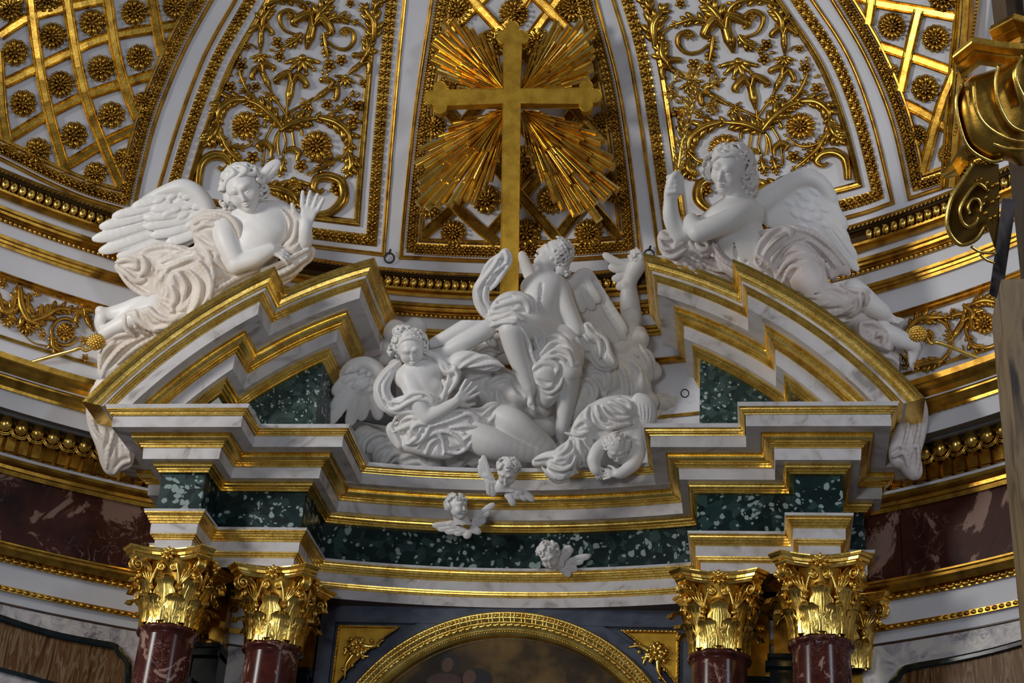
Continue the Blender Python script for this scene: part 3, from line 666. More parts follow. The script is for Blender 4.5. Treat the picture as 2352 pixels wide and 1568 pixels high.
# ================================================================== RELIEF DRAWN ON THE DOME AND THE ATTIC
def _hom(src, dst):
    A = []
    for (x, y), (u, v) in zip(src, dst): A += [[x, y, 1, 0, 0, 0, -u*x, -u*y], [0, 0, 0, x, y, 1, -v*x, -v*y]]
    return np.append(np.linalg.solve(np.array(A, float), np.array(dst, float).ravel()), 1).reshape(3, 3)
HM = _hom([(344, 500), (880, 584), (541, 0), (929, 0)], [(2050, 465), (1513, 580), (1865, 0), (1409, 0)])
def homog(Q): q = np.c_[Q, np.ones(len(Q))]@HM.T; return q[:, :2]/q[:, 2:]
class Relief:
    """collects pieces given in photo pixels + height above the wall, laid on the curved wall"""
    def __init__(s, wall, mirror=False): s.w = wall; s.mb = MB(); s.mirror = mirror
    def m(s, P, h):
        P = np.asarray(P, float); sh = P.shape[:-1]; h = np.broadcast_to(h, sh).reshape(-1); Q = P.reshape(-1, 2)
        if s.mirror: Q = homog(Q)
        if s.w == 'dome': V = at_dome(Q, h)
        else: V = np.array([at_cyl(Q[i:i+1], 11.59-h[i])[0] for i in range(len(Q))])
        return V.reshape(sh+(3,))
    def addgrid(s, P, h, **k):
        s.mb.grid(s.m(P, h), **k); return s
    def mould(s, L, sec, closed=False):
        L = np.asarray(L, float)
        if closed: L = np.vstack([L[-1], L, L[0], L[1]])
        mi = mitre(L)
        if closed: L = L[1:-1]; mi = mi[1:-1]
        P = np.array([[L[i]+o*mi[i] for o, _ in sec] for i in range(len(L))]); h = np.array([[hh for _, hh in sec]]*len(L))
        return s.addgrid(P, h)
    def tube(s, L, r, h=.03, n=6, sm=5):
        c = smooth_curve(L, sm) if sm else np.asarray(L, float); r = np.interp(np.linspace(0, 1, len(c)), np.linspace(0, 1, np.size(r)), r) if np.ndim(r) else np.full(len(c), r)
        T = np.gradient(c, axis=0); T /= np.linalg.norm(T, axis=1, keepdims=True)+1e-9; N = np.stack([T[:, 1], -T[:, 0]], 1)
        a = np.linspace(-.15*math.pi, 1.15*math.pi, n)
        P = np.array([[c[i]+N[i]*r[i]*math.cos(t) for t in a] for i in range(len(c))]); hh = np.array([[h+r[i]*.0062*math.sin(t)*1.2 for t in a] for i in range(len(c))])
        return s.addgrid(P, hh)
    def blob(s, x, y, l, w, ang=0.0, h=.04, hr=None, nu=7, nv=4):
        hr = w*.0065 if hr is None else hr; G = []
        for i in range(nv+1):
            t = math.pi*i/nv; G.append([[math.cos(t), math.sin(t)*math.cos(2*math.pi*j/nu), math.sin(t)*math.sin(2*math.pi*j/nu)] for j in range(nu)])
        G = np.array(G); c, q = math.cos(ang), math.sin(ang); X = G[..., 0]*l; Y = G[..., 1]*w
        P = np.stack([x+X*c-Y*q, y+X*q+Y*c], -1); return s.addgrid(P, h+G[..., 2]*hr, closev=True)
    def leaf(s, L, w, nl=5, h=.045):
        w = w*1.3
        c = smooth_curve(L, 6); n = len(c); s.tube(c, w*(.05+.24*np.sin(math.pi*np.clip(np.linspace(.12, 1.0, n), 0, 1))**.7), h+.02, sm=0)
        T = np.gradient(c, axis=0)
        for k in range(nl):
            i = int((k+.6)/nl*(n-1)); a = math.atan2(T[i][1], T[i][0]); ww = w*1.15*(1-.45*abs(2*(k+.4)/nl-.8))
            for sd in (-1, 1):
                b = a+sd*.75; s.blob(c[i][0]+math.cos(b)*ww*.42, c[i][1]+math.sin(b)*ww*.42, ww*.60, ww*.27, b, h)
        a = math.atan2(T[-1][1], T[-1][0]); s.blob(c[-1][0]+math.cos(a)*w*.2, c[-1][1]+math.sin(a)*w*.2, w*.4, w*.2, a, h); return s
    def flower(s, x, y, r, n=12, n2=7, h0=.03, a0=0.0, sq=1.0):
        for k in range(n):
            a = a0+2*math.pi*k/n; s.blob(x+math.cos(a)*r*.66, y+math.sin(a)*r*.66*sq, r*.38, r*2.3/n, a, h0+.015, r*.0013, 7, 4)
            s.blob(x+math.cos(a)*r*.93, y+math.sin(a)*r*.93*sq, r*.11, r*2.1/n, a, h0+.03+r*.0010, r*.0007, 6, 3)
            a += math.pi/n; s.blob(x+math.cos(a)*r*.72, y+math.sin(a)*r*.72*sq, r*.30, r*1.3/n, a, h0-.005, r*.0008, 5, 3)
        for k in range(n2):
            a = a0+.3+2*math.pi*k/n2; s.blob(x+math.cos(a)*r*.30, y+math.sin(a)*r*.30*sq, r*.17, r*.9/n2, a, h0+.03+r*.0008, r*.0011, 6, 4)
        s.blob(x, y, r*.15, r*.15, 0, h0+.04+r*.0008, r*.0014, 8, 5)
        for k in range(4):
            a = 1.57*k; s.blob(x+math.cos(a)*r*.09, y+math.sin(a)*r*.09, r*.06, r*.06, 0, h0+.06+r*.0017, r*.0006, 5, 3)
        return s
    def small(s, x, y, r, h0=.03, a0=.3, n=5):
        for k in range(n):
            a = a0+2*math.pi*k/n; s.blob(x+math.cos(a)*r*.58, y+math.sin(a)*r*.58, r*.42, r*.36, a, h0+.02, r*.004)
        s.blob(x, y, r*.25, r*.25, 0, h0+.06, r*.003); return s
    def husk(s, a, b, w, horns=True):
        a = np.array(a, float); b = np.array(b, float); d = b-a; n = np.array([d[1], -d[0]])/np.linalg.norm(d)
        s.tube([a, a+d*.5, b], [w*.16, w*.48, w*.42], .04); L = np.linalg.norm(d)
        for i in range(3): s.blob(*(a+d*(.35+.22*i)), w*.28, w*.16, math.atan2(d[1], d[0]), .09)
        if horns:
            for sd in (-1, 1):
                e = b+n*sd*w*.9+d/L*w*.5; f = b+n*sd*w*1.5-d/L*w*.1
                s.tube([b+n*sd*w*.1, (b+e)/2+d/L*w*.6, e+n*sd*w*.2, f+n*sd*w*.15, f-n*sd*w*.3-d/L*w*.25], [w*.25, w*.42, w*.46, w*.34, w*.15], .05); s.tube([b, (b+e)/2+d/L*w*.6, e+n*sd*w*.2, f+n*sd*w*.1], [w*.1, w*.15, w*.15, w*.1], .12)
        return s
    def fan(s, x, y, r, ang, n=6, spread=2.6):
        for k in range(n):
            a = ang-spread/2+spread*k/(n-1); s.blob(x+math.cos(a)*r*.55, y+math.sin(a)*r*.55, r*.5, r*.17, a, .04, .03)
            s.blob(x+math.cos(a)*r*.98, y+math.sin(a)*r*.98, r*.13, r*.15, a, .035)
        s.blob(x, y, r*.25, r*.25, 0, .06); return s
    def build(s, name, mt, par, sm=True, **k): return s.mb.build(name, mt, par, sm, **k)
def offs(c, d):
    T = np.gradient(c, axis=0); T /= np.linalg.norm(T, axis=1, keepdims=True); return c+d*np.stack([T[:, 1], -T[:, 0]], 1)
def join(A, B):
    for i in range(len(A)-1, 0, -1):
        for j in range(len(B)-1):
            p, r, q, s_ = A[i-1], A[i]-A[i-1], B[j], B[j+1]-B[j]; den = r[0]*s_[1]-r[1]*s_[0]
            if abs(den) < 1e-9: continue
            t = ((q-p)[0]*s_[1]-(q-p)[1]*s_[0])/den; u = ((q-p)[0]*r[1]-(q-p)[1]*r[0])/den
            if 0 <= t <= 1 and 0 <= u <= 1: return np.vstack([A[:i], p+t*r]), B[j+1:]
    return A, B
def fine(segs, n=6): return [smooth_curve(sg, n) for sg in segs]
def inset(segs, d):
    S = [offs(c, d) if d else c for c in segs]; out = S[0]
    for q in S[1:]:
        if d: out, q2 = join(out, q); out = np.vstack([out, q2])
        else: out = np.vstack([out, q[1:]])
    k = np.r_[True, np.linalg.norm(np.diff(out, axis=0), axis=1) > .5]; return out[k]
FR = {
 'L3': fine([[(-45, 342), (33, 380), (109, 418), (199, 456), (306, 487)], [(306, 487), (322, 410), (360, 268), (421, 119), (486, 0), (525, -70)]]),
 'L2': fine([[(580, -70), (541, 0), (471, 126), (413, 276), (365, 432), (344, 500)], [(344, 500), (520, 536), (716, 564), (880, 584)], [(880, 584), (896, 367), (915, 143), (929, 0), (933, -70)]]),
 'C': fine([[(1003, -70), (992, 0), (955.5, 245), (933, 449), (921, 590)], [(921, 590), (1060, 597), (1195, 599), (1330, 594), (1470, 584)], [(1470, 584), (1449, 388), (1417, 184), (1368, 0), (1352, -70)]]),
 'R2': fine([[(1390, -70), (1409, 0), (1449, 143), (1490, 408), (1513, 580)], [(1513, 580), (1700, 553), (1952, 497), (2050, 465)], [(2050, 465), (2003, 275.5), (1946, 126), (1865, 0), (1815, -70)]]),
 'R3': fine([[(1865, -70), (1911, 0), (1988, 130), (2049, 279), (2089, 455)], [(2089, 455), (2200, 418), (2290, 385)]])}
SG = {'L3': 1, 'L2': 1, 'C': 1, 'R2': 1, 'R3': 1}
sec_line = [(-5, 0), (-5, .035), (-3, .045), (-1.5, .04), (-1, .03), (1, .03), (2, .04), (4, .03), (4.5, 0)]
sec_bead = [(-5, 0), (-5, .05), (-2, .075), (2, .075), (3, .05), (5, .05), (5, 0)]
sec_wide = [(-8, 0), (-8, .05), (-6, .06), (-5, .045), (-2, .05), (-1, .075), (3, .08), (5, .05), (7, .04), (7.5, 0)]
sec_bar = [(-13, 0), (-13, .05), (-10, .062), (-8, .05), (-6, .066), (6, .066), (8, .05), (10, .062), (13, .05), (13, 0)]
panels = {}
info = {'L3': ('lattice_panel', 'gilded diagonal lattice with large flowers at upper left of the vault'), 'L2': ('arabesque_panel', 'gilded flower-and-scroll relief panel left of the golden cross'),
        'C': ('lattice_panel', 'gilded lattice panel with flowers directly behind the golden cross and its rays'), 'R2': ('arabesque_panel', 'gilded flower-and-scroll relief panel right of the golden cross'),
        'R3': ('lattice_panel', 'gilded diagonal lattice with flowers at upper right of the vault')}
ctr = {'L3': (150, 230), 'L2': (640, 300), 'C': (1190, 330), 'R2': (1750, 300), 'R3': (2110, 200)}
for k, L in FR.items():
    sg = -1  # inward side of the outline
    p = empty(info[k][0], at_dome([ctr[k]])[0], label=info[k][1], cat='panel'); panels[k] = p
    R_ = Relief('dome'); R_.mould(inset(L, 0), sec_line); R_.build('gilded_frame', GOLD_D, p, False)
def inward(k, d):
    a = inset(FR[k], d); b = inset(FR[k], -d); c = np.array(ctr[k], float)
    ln = lambda q: np.abs(np.linalg.norm(q-c, axis=1)).mean()
    return a if ln(a) < ln(b) else b
for k in FR:
    p = panels[k]; scroll = k in ('L2', 'R2'); Rb = Relief('dome'); d1 = 29 if scroll else 23
    c = inward(k, d1); seg = np.linalg.norm(np.diff(c, axis=0), axis=1); cum = np.r_[0, np.cumsum(seg)]; sp = 19.0 if scroll else 14.0; n = int(cum[-1]/sp)
    for i in range(n):
        t = (i+.5)*cum[-1]/n; j = min(np.searchsorted(cum, t)-1, len(seg)-1); j = max(j, 0); f = (t-cum[j])/seg[j]; q = c[j]+(c[j+1]-c[j])*f; a = math.atan2(*(c[j+1]-c[j])[::-1])
        nx, ny = -math.sin(a), math.cos(a); wv = 11.5 if scroll else 9
        if q[1] < -30 or q[0] < -20: continue
        for sd in (-1, 1):
            Rb.blob(q[0]+nx*sd*wv*.62, q[1]+ny*sd*wv*.62, wv*.62, wv*.40, a+sd*.8, .04, .035, 6, 3); Rb.blob(q[0]+nx*sd*wv*.85-math.cos(a)*wv*.5, q[1]+ny*sd*wv*.85-math.sin(a)*wv*.5, wv*.36, wv*.30, a+sd*1.6, .035, .025, 5, 3)
        Rb.blob(q[0]+math.cos(a)*wv*.5, q[1]+math.sin(a)*wv*.5, wv*.55, wv*.3, a, .05, .035, 6, 3)
        Rb.blob(q[0]-math.cos(a)*wv*.45, q[1]-math.sin(a)*wv*.45, 3.6, 3.6, a, .075, .03, 6, 3)
        if not scroll:
            for z_ in (-3.5, 3.5): Rb.blob(q[0]+nx*12.5+math.cos(a)*z_, q[1]+ny*12.5+math.sin(a)*z_, 3.0, 3.0, a, .045, .025, 5, 3)
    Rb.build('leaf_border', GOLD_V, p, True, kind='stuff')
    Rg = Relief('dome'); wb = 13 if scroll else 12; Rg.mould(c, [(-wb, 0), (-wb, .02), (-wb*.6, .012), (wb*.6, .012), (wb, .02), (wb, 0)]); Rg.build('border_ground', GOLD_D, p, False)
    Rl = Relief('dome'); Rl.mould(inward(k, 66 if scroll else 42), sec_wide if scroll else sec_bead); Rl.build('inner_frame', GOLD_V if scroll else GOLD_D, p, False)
def inside(P, poly):
    x, y = P[:, 0][:, None], P[:, 1][:, None]; a = poly; b = np.roll(poly, -1, 0); c = ((a[:, 1] > y) != (b[:, 1] > y)) & (x < (b[:, 0]-a[:, 0])*(y-a[:, 1])/(b[:, 1]-a[:, 1]+1e-9)+a[:, 0]); return c.sum(1) % 2 == 1
def poly_of(k):
    c = inward(k, 40)
    if k == 'L3': return np.vstack([c, [(600, -400), (-400, -400), (-400, 300)]])
    if k == 'R3': return np.vstack([c, [(2250, 380), (2300, -400), (1700, -400)]])
    return c
def bars(p, LL, sc, ox, oy, extra=.0):
    key = [k for k in panels if panels[k] is p][0]; poly = poly_of(key)
    for L in LL:
        R_ = Relief('dome'); Q = np.array([(ox+x/sc, oy+y/sc) for x, y in L]); Q = smooth_curve(Q, 3) if len(Q) > 2 else Q
        T_ = np.linspace(0, 1, 200); sl_ = np.r_[0, np.cumsum(np.linalg.norm(np.diff(Q, axis=0), axis=1))]; sl_ /= sl_[-1]; F_ = np.stack([np.interp(T_, sl_, Q[:, 0]), np.interp(T_, sl_, Q[:, 1])], 1); ok_ = inside(F_, poly)
        if ok_.sum() < 12: continue
        i0, i1 = np.argmax(ok_), 199-np.argmax(ok_[::-1]); Q = F_[np.linspace(i0, i1, 9).astype(int)]
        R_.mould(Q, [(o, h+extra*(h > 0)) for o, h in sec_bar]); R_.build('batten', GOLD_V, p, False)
def roses(p, LL, sc, ox, oy, r):
    for q in LL:
        x, y = q[:2]; rr = q[2] if len(q) > 2 else r
        R_ = Relief('dome'); R_.flower(ox+x/sc, oy+y/sc, rr, rnd.choice([10, 12, 14, 16]), rnd.choice([7, 8, 9]), a0=rnd.random()); R_.build('rosette', GOLD_V, p, True)
pL = panels['L3']
bars(pL, [[(0, 215), (160, 110), (400, 45), (660, -10)], [(30, 500), (430, 310), (650, 220), (1120, 140)], [(20, 850), (450, 600), (970, 430)], [(370, 1010), (640, 850), (860, 750)], [(-60, 60), (130, -20)]], 2.613, 0, 0)
bars(pL, [[(180, -40), (200, 150), (240, 420), (310, 740), (385, 990)], [(395, -40), (440, 250), (500, 540), (590, 800), (735, 1140)], [(640, -40), (690, 290), (760, 550), (840, 740)], [(905, -40), (960, 250), (990, 405)], [(-10, 300), (10, 650), (40, 830)], [(1130, -60), (1150, 60)]], 2.613, 0, 0, .012)
roses(pL, [(60, 50), (90, 315), (140, 620), (225, 905), (315, 215), (365, 505), (445, 810), (572, 1040, 27), (555, 135), (605, 410), (670, 690), (745, 950, 24), (805, 75), (840, 345), (865, 610, 24), (1055, 35), (1015, 262, 15), (285, -10), (70, 905-70+60, 14)], 2.613, 0, 0, 31)
pR = panels['R3']
bars(pR, [[(-60, -40), (140, 30), (500, 90), (830, 150)], [(60, 380), (350, 480), (830, 650)], [(300, 890), (620, 1060), (900, 1260)]], 3.92, 1980, 0)
bars(pR, [[(90, -60), (70, 100), (30, 330)], [(510, 90), (430, 420), (330, 880)], [(830, 640), (690, 1000), (540, 1560)]], 3.92, 1980, 0, .012)
roses(pR, [(265, 235), (660, 345), (565, 795), (495, 1215, 24), (775, 1390, 25), (255, 640, 18), (720, -20)], 3.92, 1980, 0, 32)
R_ = Relief('dome'); R_.mould([(2203, -60), (2199, 40), (2190, 130), (2180, 260), (2168, 430)], [(-10, 0), (-10, .06), (-4, .07), (-2, .05), (4, .08), (9, .07), (10, 0)]); R_.build('batten', GOLD_V, pR, False)
# arch face at the end of the vault on the right
arch_e = empty('trim_1', at_dome([(2235, 50)])[0], kind='structure')
R_ = Relief('dome'); R_.mould([(2226, -60), (2222, 40), (2213, 150), (2200, 300), (2190, 430)], [(-12, 0), (-12, .10), (2, .12), (6, .2), (12, .22), (14, 0)]); R_.build('gilded_moulding', GOLD_D, arch_e, False)
R_ = Relief('dome')
for i in range(40): R_.blob(2247-i*.9-.012*i*i, -20+i*8.4, 7, 3.4, -.9, .25, .05)
R_.build('rope_moulding', GOLD_D, arch_e, True, kind='stuff')
pC = panels['C']
bars(pC, [[(440, 1350), (700, 1110), (960, 800)], [(820, 1340), (1120, 1000), (1400, 640)], [(1220, 1340), (1400, 1120), (1560, 960)], [(500, 640), (760, 330), (1000, 60), (1080, -60)], [(470, 1000), (640, 760), (900, 440), (1240, -20)], [(1000, 1300 - 260), (1230, 740), (1480, 400)], [(560, 250), (700, 100), (860, -60)]], 2.45, 780, 0)
bars(pC, [[(1585, 1345), (1300, 1020), (1010, 700)], [(1230, 1350), (1000, 1080), (720, 760), (520, 520)], [(880, 1365), (640, 1150), (450, 920)], [(690, -60), (950, 220), (1200, 470), (1490, 800)], [(560, 200), (760, 440), (1000, 700)], [(1060, -60), (1260, 140), (1430, 330)]], 2.45, 780, 0, .012)
roses(pC, [(640, 1310, 30), (1050, 1310), (1400, 1310, 33), (825, 1120), (1190, 1120), (500, 1160, 28), (1545, 1080, 26), (530, 710, 28), (1480, 690, 26), (660, 60), (980, 75), (1310, 40), (870, 240), (1110, 240), (640, 490), (1330, 480), (1030, 900), (620, 900, 26), (1440, 1000, 24)], 2.45, 780, 0, 34)
# scroll panels
def scroll_panel(p, mirror):
    s = 1/3.92; T = lambda L: [(440+x*s, y*s) for x, y in L]; t1 = lambda x, y: (440+x*s, y*s)
    def piece(nm, f, mt=GOLD_V):
        R_ = Relief('dome', mirror); f(R_); R_.build(nm, mt, p, True)
    for L, r in (([(750, 880), (880, 1090), (930, 1330)], 2.6), ([(1020, 935), (880, 1010), (790, 1080)], 2.6), ([(860, 960), (840, 1100), (760, 1230), (740, 1370)], 2.6), ([(730, 1130), (665, 1270), (640, 1500)], 2.4), ([(830, 1180), (850, 1290), (820, 1400)], 2.4),
                 ([(790, 1170), (775, 1280), (790, 1390)], 2.4), ([(960, 640), (930, 740), (880, 900)], 2.4), ([(610, 540), (640, 630)], 2.2), ([(1340, 750), (1250, 810)], 2.2), ([(480, 420), (540, 400), (590, 440)], 1.8), ([(1460, 670), (1520, 690), (1550, 760)], 1.8), ([(1020, 930), (1100, 880)], 2.2), ([(720, 830), (760, 890)], 2.4), ([(780, 1050), (740, 1020), (740, 980), (780, 985)], 2.6), ([(960, 1080), (985, 1040), (950, 1010), (940, 1030)], 2.6), ([(740, 1070), (670, 1090), (650, 1130), (680, 1140)], 3), ([(940, 1150), (990, 1170), (990, 1220)], 3), ([(1490, 200), (1560, 260), (1590, 320)], 2.2)):
        piece('stem', lambda R_, L=L, r=r: R_.tube(T(L), r*1.35, .03))
    for L, w, n in (([(810, 1150), (720, 1040), (600, 940), (480, 895)], 23, 6), ([(480, 895), (350, 905), (250, 990), (235, 1100)], 25, 5), ([(235, 1080), (270, 1240), (370, 1320), (500, 1315), (610, 1220)], 12, 7), ([(240, 1100), (200, 1200), (140, 1280)], 26, 4),
                    ([(800, 1170), (950, 1090), (1150, 1060)], 24, 5), ([(1150, 1055), (1300, 1100), (1410, 1200), (1430, 1330)], 26, 5), ([(1430, 1320), (1340, 1420), (1180, 1450), (1050, 1400), (1000, 1290)], 12, 7), ([(1420, 1380), (1440, 1470), (1410, 1550)], 22, 4),
                    ([(640, 280), (650, 160), (720, 70)], 20, 4), ([(1110, 240), (1160, 110), (1240, 30)], 24, 4), ([(1530, 560), (1590, 450), (1580, 330)], 20, 4), ([(1640, 370), (1640, 200), (1560, 80)], 24, 5), ([(1650, 90), (1690, -20)], 18, 3),
                    ([(1200, 190), (1330, 155), (1480, 200)], 16, 5), ([(660, 50), (800, 0), (950, 5), (1050, 70), (1080, 170)], 16, 7), ([(990, 290), (940, 360), (820, 430)], 15, 5), ([(1190, 290), (1210, 430), (1235, 550)], 13, 5), ([(640, 940), (520, 840), (450, 700), (430, 600)], 12, 6), ([(1230, 1040), (1370, 950), (1450, 850)], 12, 5),
                    ([(270, 1200), (320, 1330), (420, 1440), (540, 1540)], 15, 8), ([(740, 1400), (710, 1480), (700, 1560)], 14, 3), ([(830, 1400), (815, 1480), (800, 1560)], 14, 3), ([(1300, 1440), (1180, 1510), (1060, 1560)], 12, 5), ([(650, 1680), (780, 1700), (900, 1750), (960, 1830)], 26, 5), ([(700, 1640), (600, 1680), (520, 1760)], 22, 4)):
        piece('acanthus_leaf', lambda R_, L=L, w=w, n=n: R_.leaf(T(L), w, n))
    for L, w in (([(60, 1680), (70, 1560), (100, 1460), (190, 1400), (290, 1410), (345, 1480), (290, 1530), (240, 1500)], [9, 10, 11, 12, 11, 9, 6, 4]), ([(940, 310), (850, 280), (800, 210), (800, 130), (870, 95), (935, 140), (905, 200)], [3, 4, 5, 6, 6, 6, 4]), ([(1230, 370), (1300, 430), (1400, 440), (1460, 370), (1450, 290), (1380, 262), (1335, 300)], [3, 4, 5, 6, 6, 6, 4]),
                 ([(625, 1360), (600, 1310), (660, 1285), (715, 1340), (715, 1400)], [5, 7, 9, 7, 4]), ([(840, 1370), (900, 1340), (960, 1375), (950, 1440)], [4, 8, 9, 5]), ([(1080, 1935), (1240, 1915), (1360, 1800), (1350, 1650), (1240, 1590), (1130, 1610), (1100, 1690), (1150, 1730), (1190, 1700)], [8, 10, 13, 13, 12, 11, 9, 6, 4])):
        piece('scroll', lambda R_, L=L, w=w: (R_.tube(T(L), w, .04, 7), R_.tube(T(L), [q*.35 for q in w], .085, 5)))
    for x, y, r in ((490, 1130, 33), (1130, 1310, 35)): piece('flower', lambda R_: R_.flower(*t1(x, y), r, 13, 9), GOLD_D)
    for x, y, r in ((350, 780, 13), (450, 590, 13), (580, 780, 11), (770, 380, 13), (790, 505, 13), (1240, 590, 14), (1350, 540, 13), (1490, 960, 15), (1460, 1080, 15), (1220, 940, 13), (550, 1420, 15), (985, 1490, 15), (1540, 750, 9), (500, 420, 9), (1430, 30, 10), (1000, 1720, 14), (1300, 1700, 14)): piece('small_flower', lambda R_: R_.small(*t1(x, y), r*1.15))
    for x, y, a in ((300, 860, 2.2), (440, 515, 1.5), (482, 545, 1.7), (350, 670, .6), (1180, 650, 1.5), (1222, 670, 1.6), (1450, 835, 1.9), (1500, 855, 2.2), (720, 450, .1), (450, 830, 0), (1290, 1060, .3)): piece('bud', lambda R_: R_.blob(*t1(x, y), 8, 3.6, a, .05))
    for cx_, cy_ in ((880, 145), (1385, 300), (395, 1215), (1250, 1395)):
        piece('berry_cluster', lambda R_: [R_.blob(*t1(cx_+22*math.cos(q*1.1)*(.3+q/9), cy_+22*math.sin(q*1.1)*(.3+q/9)), 2.8, 2.8, 0, .10, .018, 6, 4) for q in range(11)])
    for a, b, w in (((720, 830), (640, 650), 15), ((865, 960), (900, 740), 19), ((1090, 910), (1240, 800), 15), ((620, 470), (628, 290), 14), ((1035, 445), (1090, 235), 24), ((1410, 670), (1530, 570), 14)):
        piece('husk', lambda R_: R_.husk(t1(*a), t1(*b), w*1.15))
    for x, y, r, a in ((1000, 520, 34, 1.57), (620, 490, 20, 1.5), (1390, 690, 22, 1.9), (725, 845, 18, 2.0), (1060, 930, 18, 2.4), (920, 1620, 30, 1.57)): piece('palmette', lambda R_: R_.fan(*t1(x, y), r*1.15, a))
scroll_panel(panels['L2'], False); scroll_panel(panels['R2'], True)
# attic scroll frieze
def attic(label, ops):
    p = empty('scroll_frieze', (0, 0, 0), label=label, cat='frieze', group='gilded scroll friezes of the attic'); n0 = None
    for nm, f in ops:
        R_ = Relief('cyl'); f(R_); o = R_.build(nm, GOLD_D, p, True)
    return p
s = 1/3.015; A1 = lambda L: [(x*s, 380+y*s) for x, y in L]; A2 = lambda L: [(1952+x*s, 400+y*s) for x, y in L]
def ringp(cx, cy, r, n=14, a0=0.4, a1=6.0): return [(cx+r*math.cos(t), cy+r*math.sin(t)) for t in np.linspace(a0, a1, n)]
attic('gilded scrolling foliage on the white attic left of the open-handed angel', [
 ('acanthus_leaf', lambda R_: R_.leaf(A1([(140, 840), (150, 960), (200, 1070), (260, 1090)]), 26, 5)), ('acanthus_leaf', lambda R_: R_.leaf(A1([(190, 1080), (290, 1050), (400, 990), (500, 1000)]), 20, 6)),
 ('acanthus_leaf', lambda R_: R_.leaf(A1([(-10, 880), (20, 1000), (80, 1000), (110, 880)]), 22, 5)), ('acanthus_leaf', lambda R_: R_.leaf(A1([(200, 880), (190, 980), (230, 1060)]), 16, 4)), ('acanthus_leaf', lambda R_: R_.leaf(A1([(290, 960), (280, 1040), (240, 1080)]), 16, 4)), ('acanthus_leaf', lambda R_: R_.leaf(A1([(360, 960), (330, 1020), (290, 1060)]), 14, 3)),
 ('palmette', lambda R_: R_.fan(*A1([(190, 1100)])[0], 24, 1.7, 7)), ('palmette', lambda R_: R_.fan(*A1([(60, 1060)])[0], 20, 1.9, 6)), ('scroll', lambda R_: R_.tube(A1(ringp(450, 1150, 92)), 4.5, .03)), ('flower', lambda R_: R_.flower(*A1([(455, 1150)])[0], 22, 11, 7)),
 ('husk', lambda R_: R_.husk(*A1([(650, 1150), (590, 1040)]), 15)), ('stem', lambda R_: R_.tube(A1([(150, 1150), (220, 1220), (330, 1250)]), 1.6, .02)), ('palmette', lambda R_: R_.fan(*A1([(310, 1170)])[0], 14, 3.1, 5)), ('palmette', lambda R_: R_.fan(*A1([(600, 1200)])[0], 16, 2.2, 5)),
 ('small_flower', lambda R_: R_.small(*A1([(20, 820)])[0], 12)), ('small_flower', lambda R_: R_.small(*A1([(590, 1330)])[0], 10)), ('acanthus_leaf', lambda R_: R_.leaf(A1([(500, 1000), (570, 1010), (620, 1060)]), 14, 4)), ('acanthus_leaf', lambda R_: R_.leaf(A1([(360, 1160), (370, 1250), (430, 1290)]), 14, 4)), ('palmette', lambda R_: R_.fan(*A1([(250, 900)])[0], 12, -1.4, 5))])
attic('gilded scrolling foliage on the white attic right of the lily-bearing angel', [
 ('scroll', lambda R_: R_.tube(A2(ringp(935, 1070, 130, 16, -1.0, 4.6)), 5, .03)), ('flower', lambda R_: R_.flower(*A2([(930, 1030)])[0], 26, 12, 8)), ('scroll', lambda R_: R_.tube(A2(ringp(540, 1150, 165, 18, -2.8, 3.0)), 5, .03)),
 ('acanthus_leaf', lambda R_: R_.leaf(A2([(400, 1060), (480, 1000), (580, 990), (680, 990)]), 18, 6)), ('acanthus_leaf', lambda R_: R_.leaf(A2([(640, 1290), (560, 1310), (470, 1330)]), 18, 5)), ('husk', lambda R_: R_.husk(*A2([(690, 1170), (780, 1020)]), 17)), ('acanthus_leaf', lambda R_: R_.leaf(A2([(780, 900), (850, 960), (820, 1040)]), 18, 4)),
 ('acanthus_leaf', lambda R_: R_.leaf(A2([(840, 900), (930, 870), (1030, 890)]), 18, 5)), ('acanthus_leaf', lambda R_: R_.leaf(A2([(810, 1100), (850, 1190), (930, 1200)]), 14, 4)), ('stem', lambda R_: R_.tube(A2([(690, 1010), (700, 940), (730, 940)]), 1.8, .02)), ('small_flower', lambda R_: R_.small(*A2([(715, 945)])[0], 8)),
 ('small_flower', lambda R_: R_.small(*A2([(675, 1040)])[0], 8)), ('palmette', lambda R_: R_.fan(*A2([(700, 1120)])[0], 18, 2.6, 5)), ('stem', lambda R_: R_.tube(A2([(780, 1180), (780, 1240), (700, 1280), (680, 1230)]), 1.8, .02)), ('flower', lambda R_: R_.flower(*A2([(540, 1120)])[0], 16, 10, 7)), ('acanthus_leaf', lambda R_: R_.leaf(A2([(350, 1240), (400, 1300), (380, 1330)]), 12, 3))])
# iron rings hanging on the plaster
for (x, y), lab in (((894, 591), 'dark iron ring on the plaster rib left of the cross'), ((1491, 583), 'dark iron ring on the plaster rib right of the cross')):
    c = at_dome([(x, y)], .03)[0]; rg = empty('iron_ring', c, label=lab, cat='ring'); f = Frame(x, y, c[1]); a = np.linspace(0, 2*math.pi, 25)
    MB().tube(f(np.stack([x+11*np.cos(a), y+1+11*np.sin(a), 6+0*a], 1)), 2.2*f.s, 6, False).build('ring', IRON, rg, True)
    MB().tube(f(np.array([[x+3, y-18, 0], [x+1, y-12, 6], [x, y-8, 10]])), 2.6*f.s, 6).build('staple', IRON, rg, True)

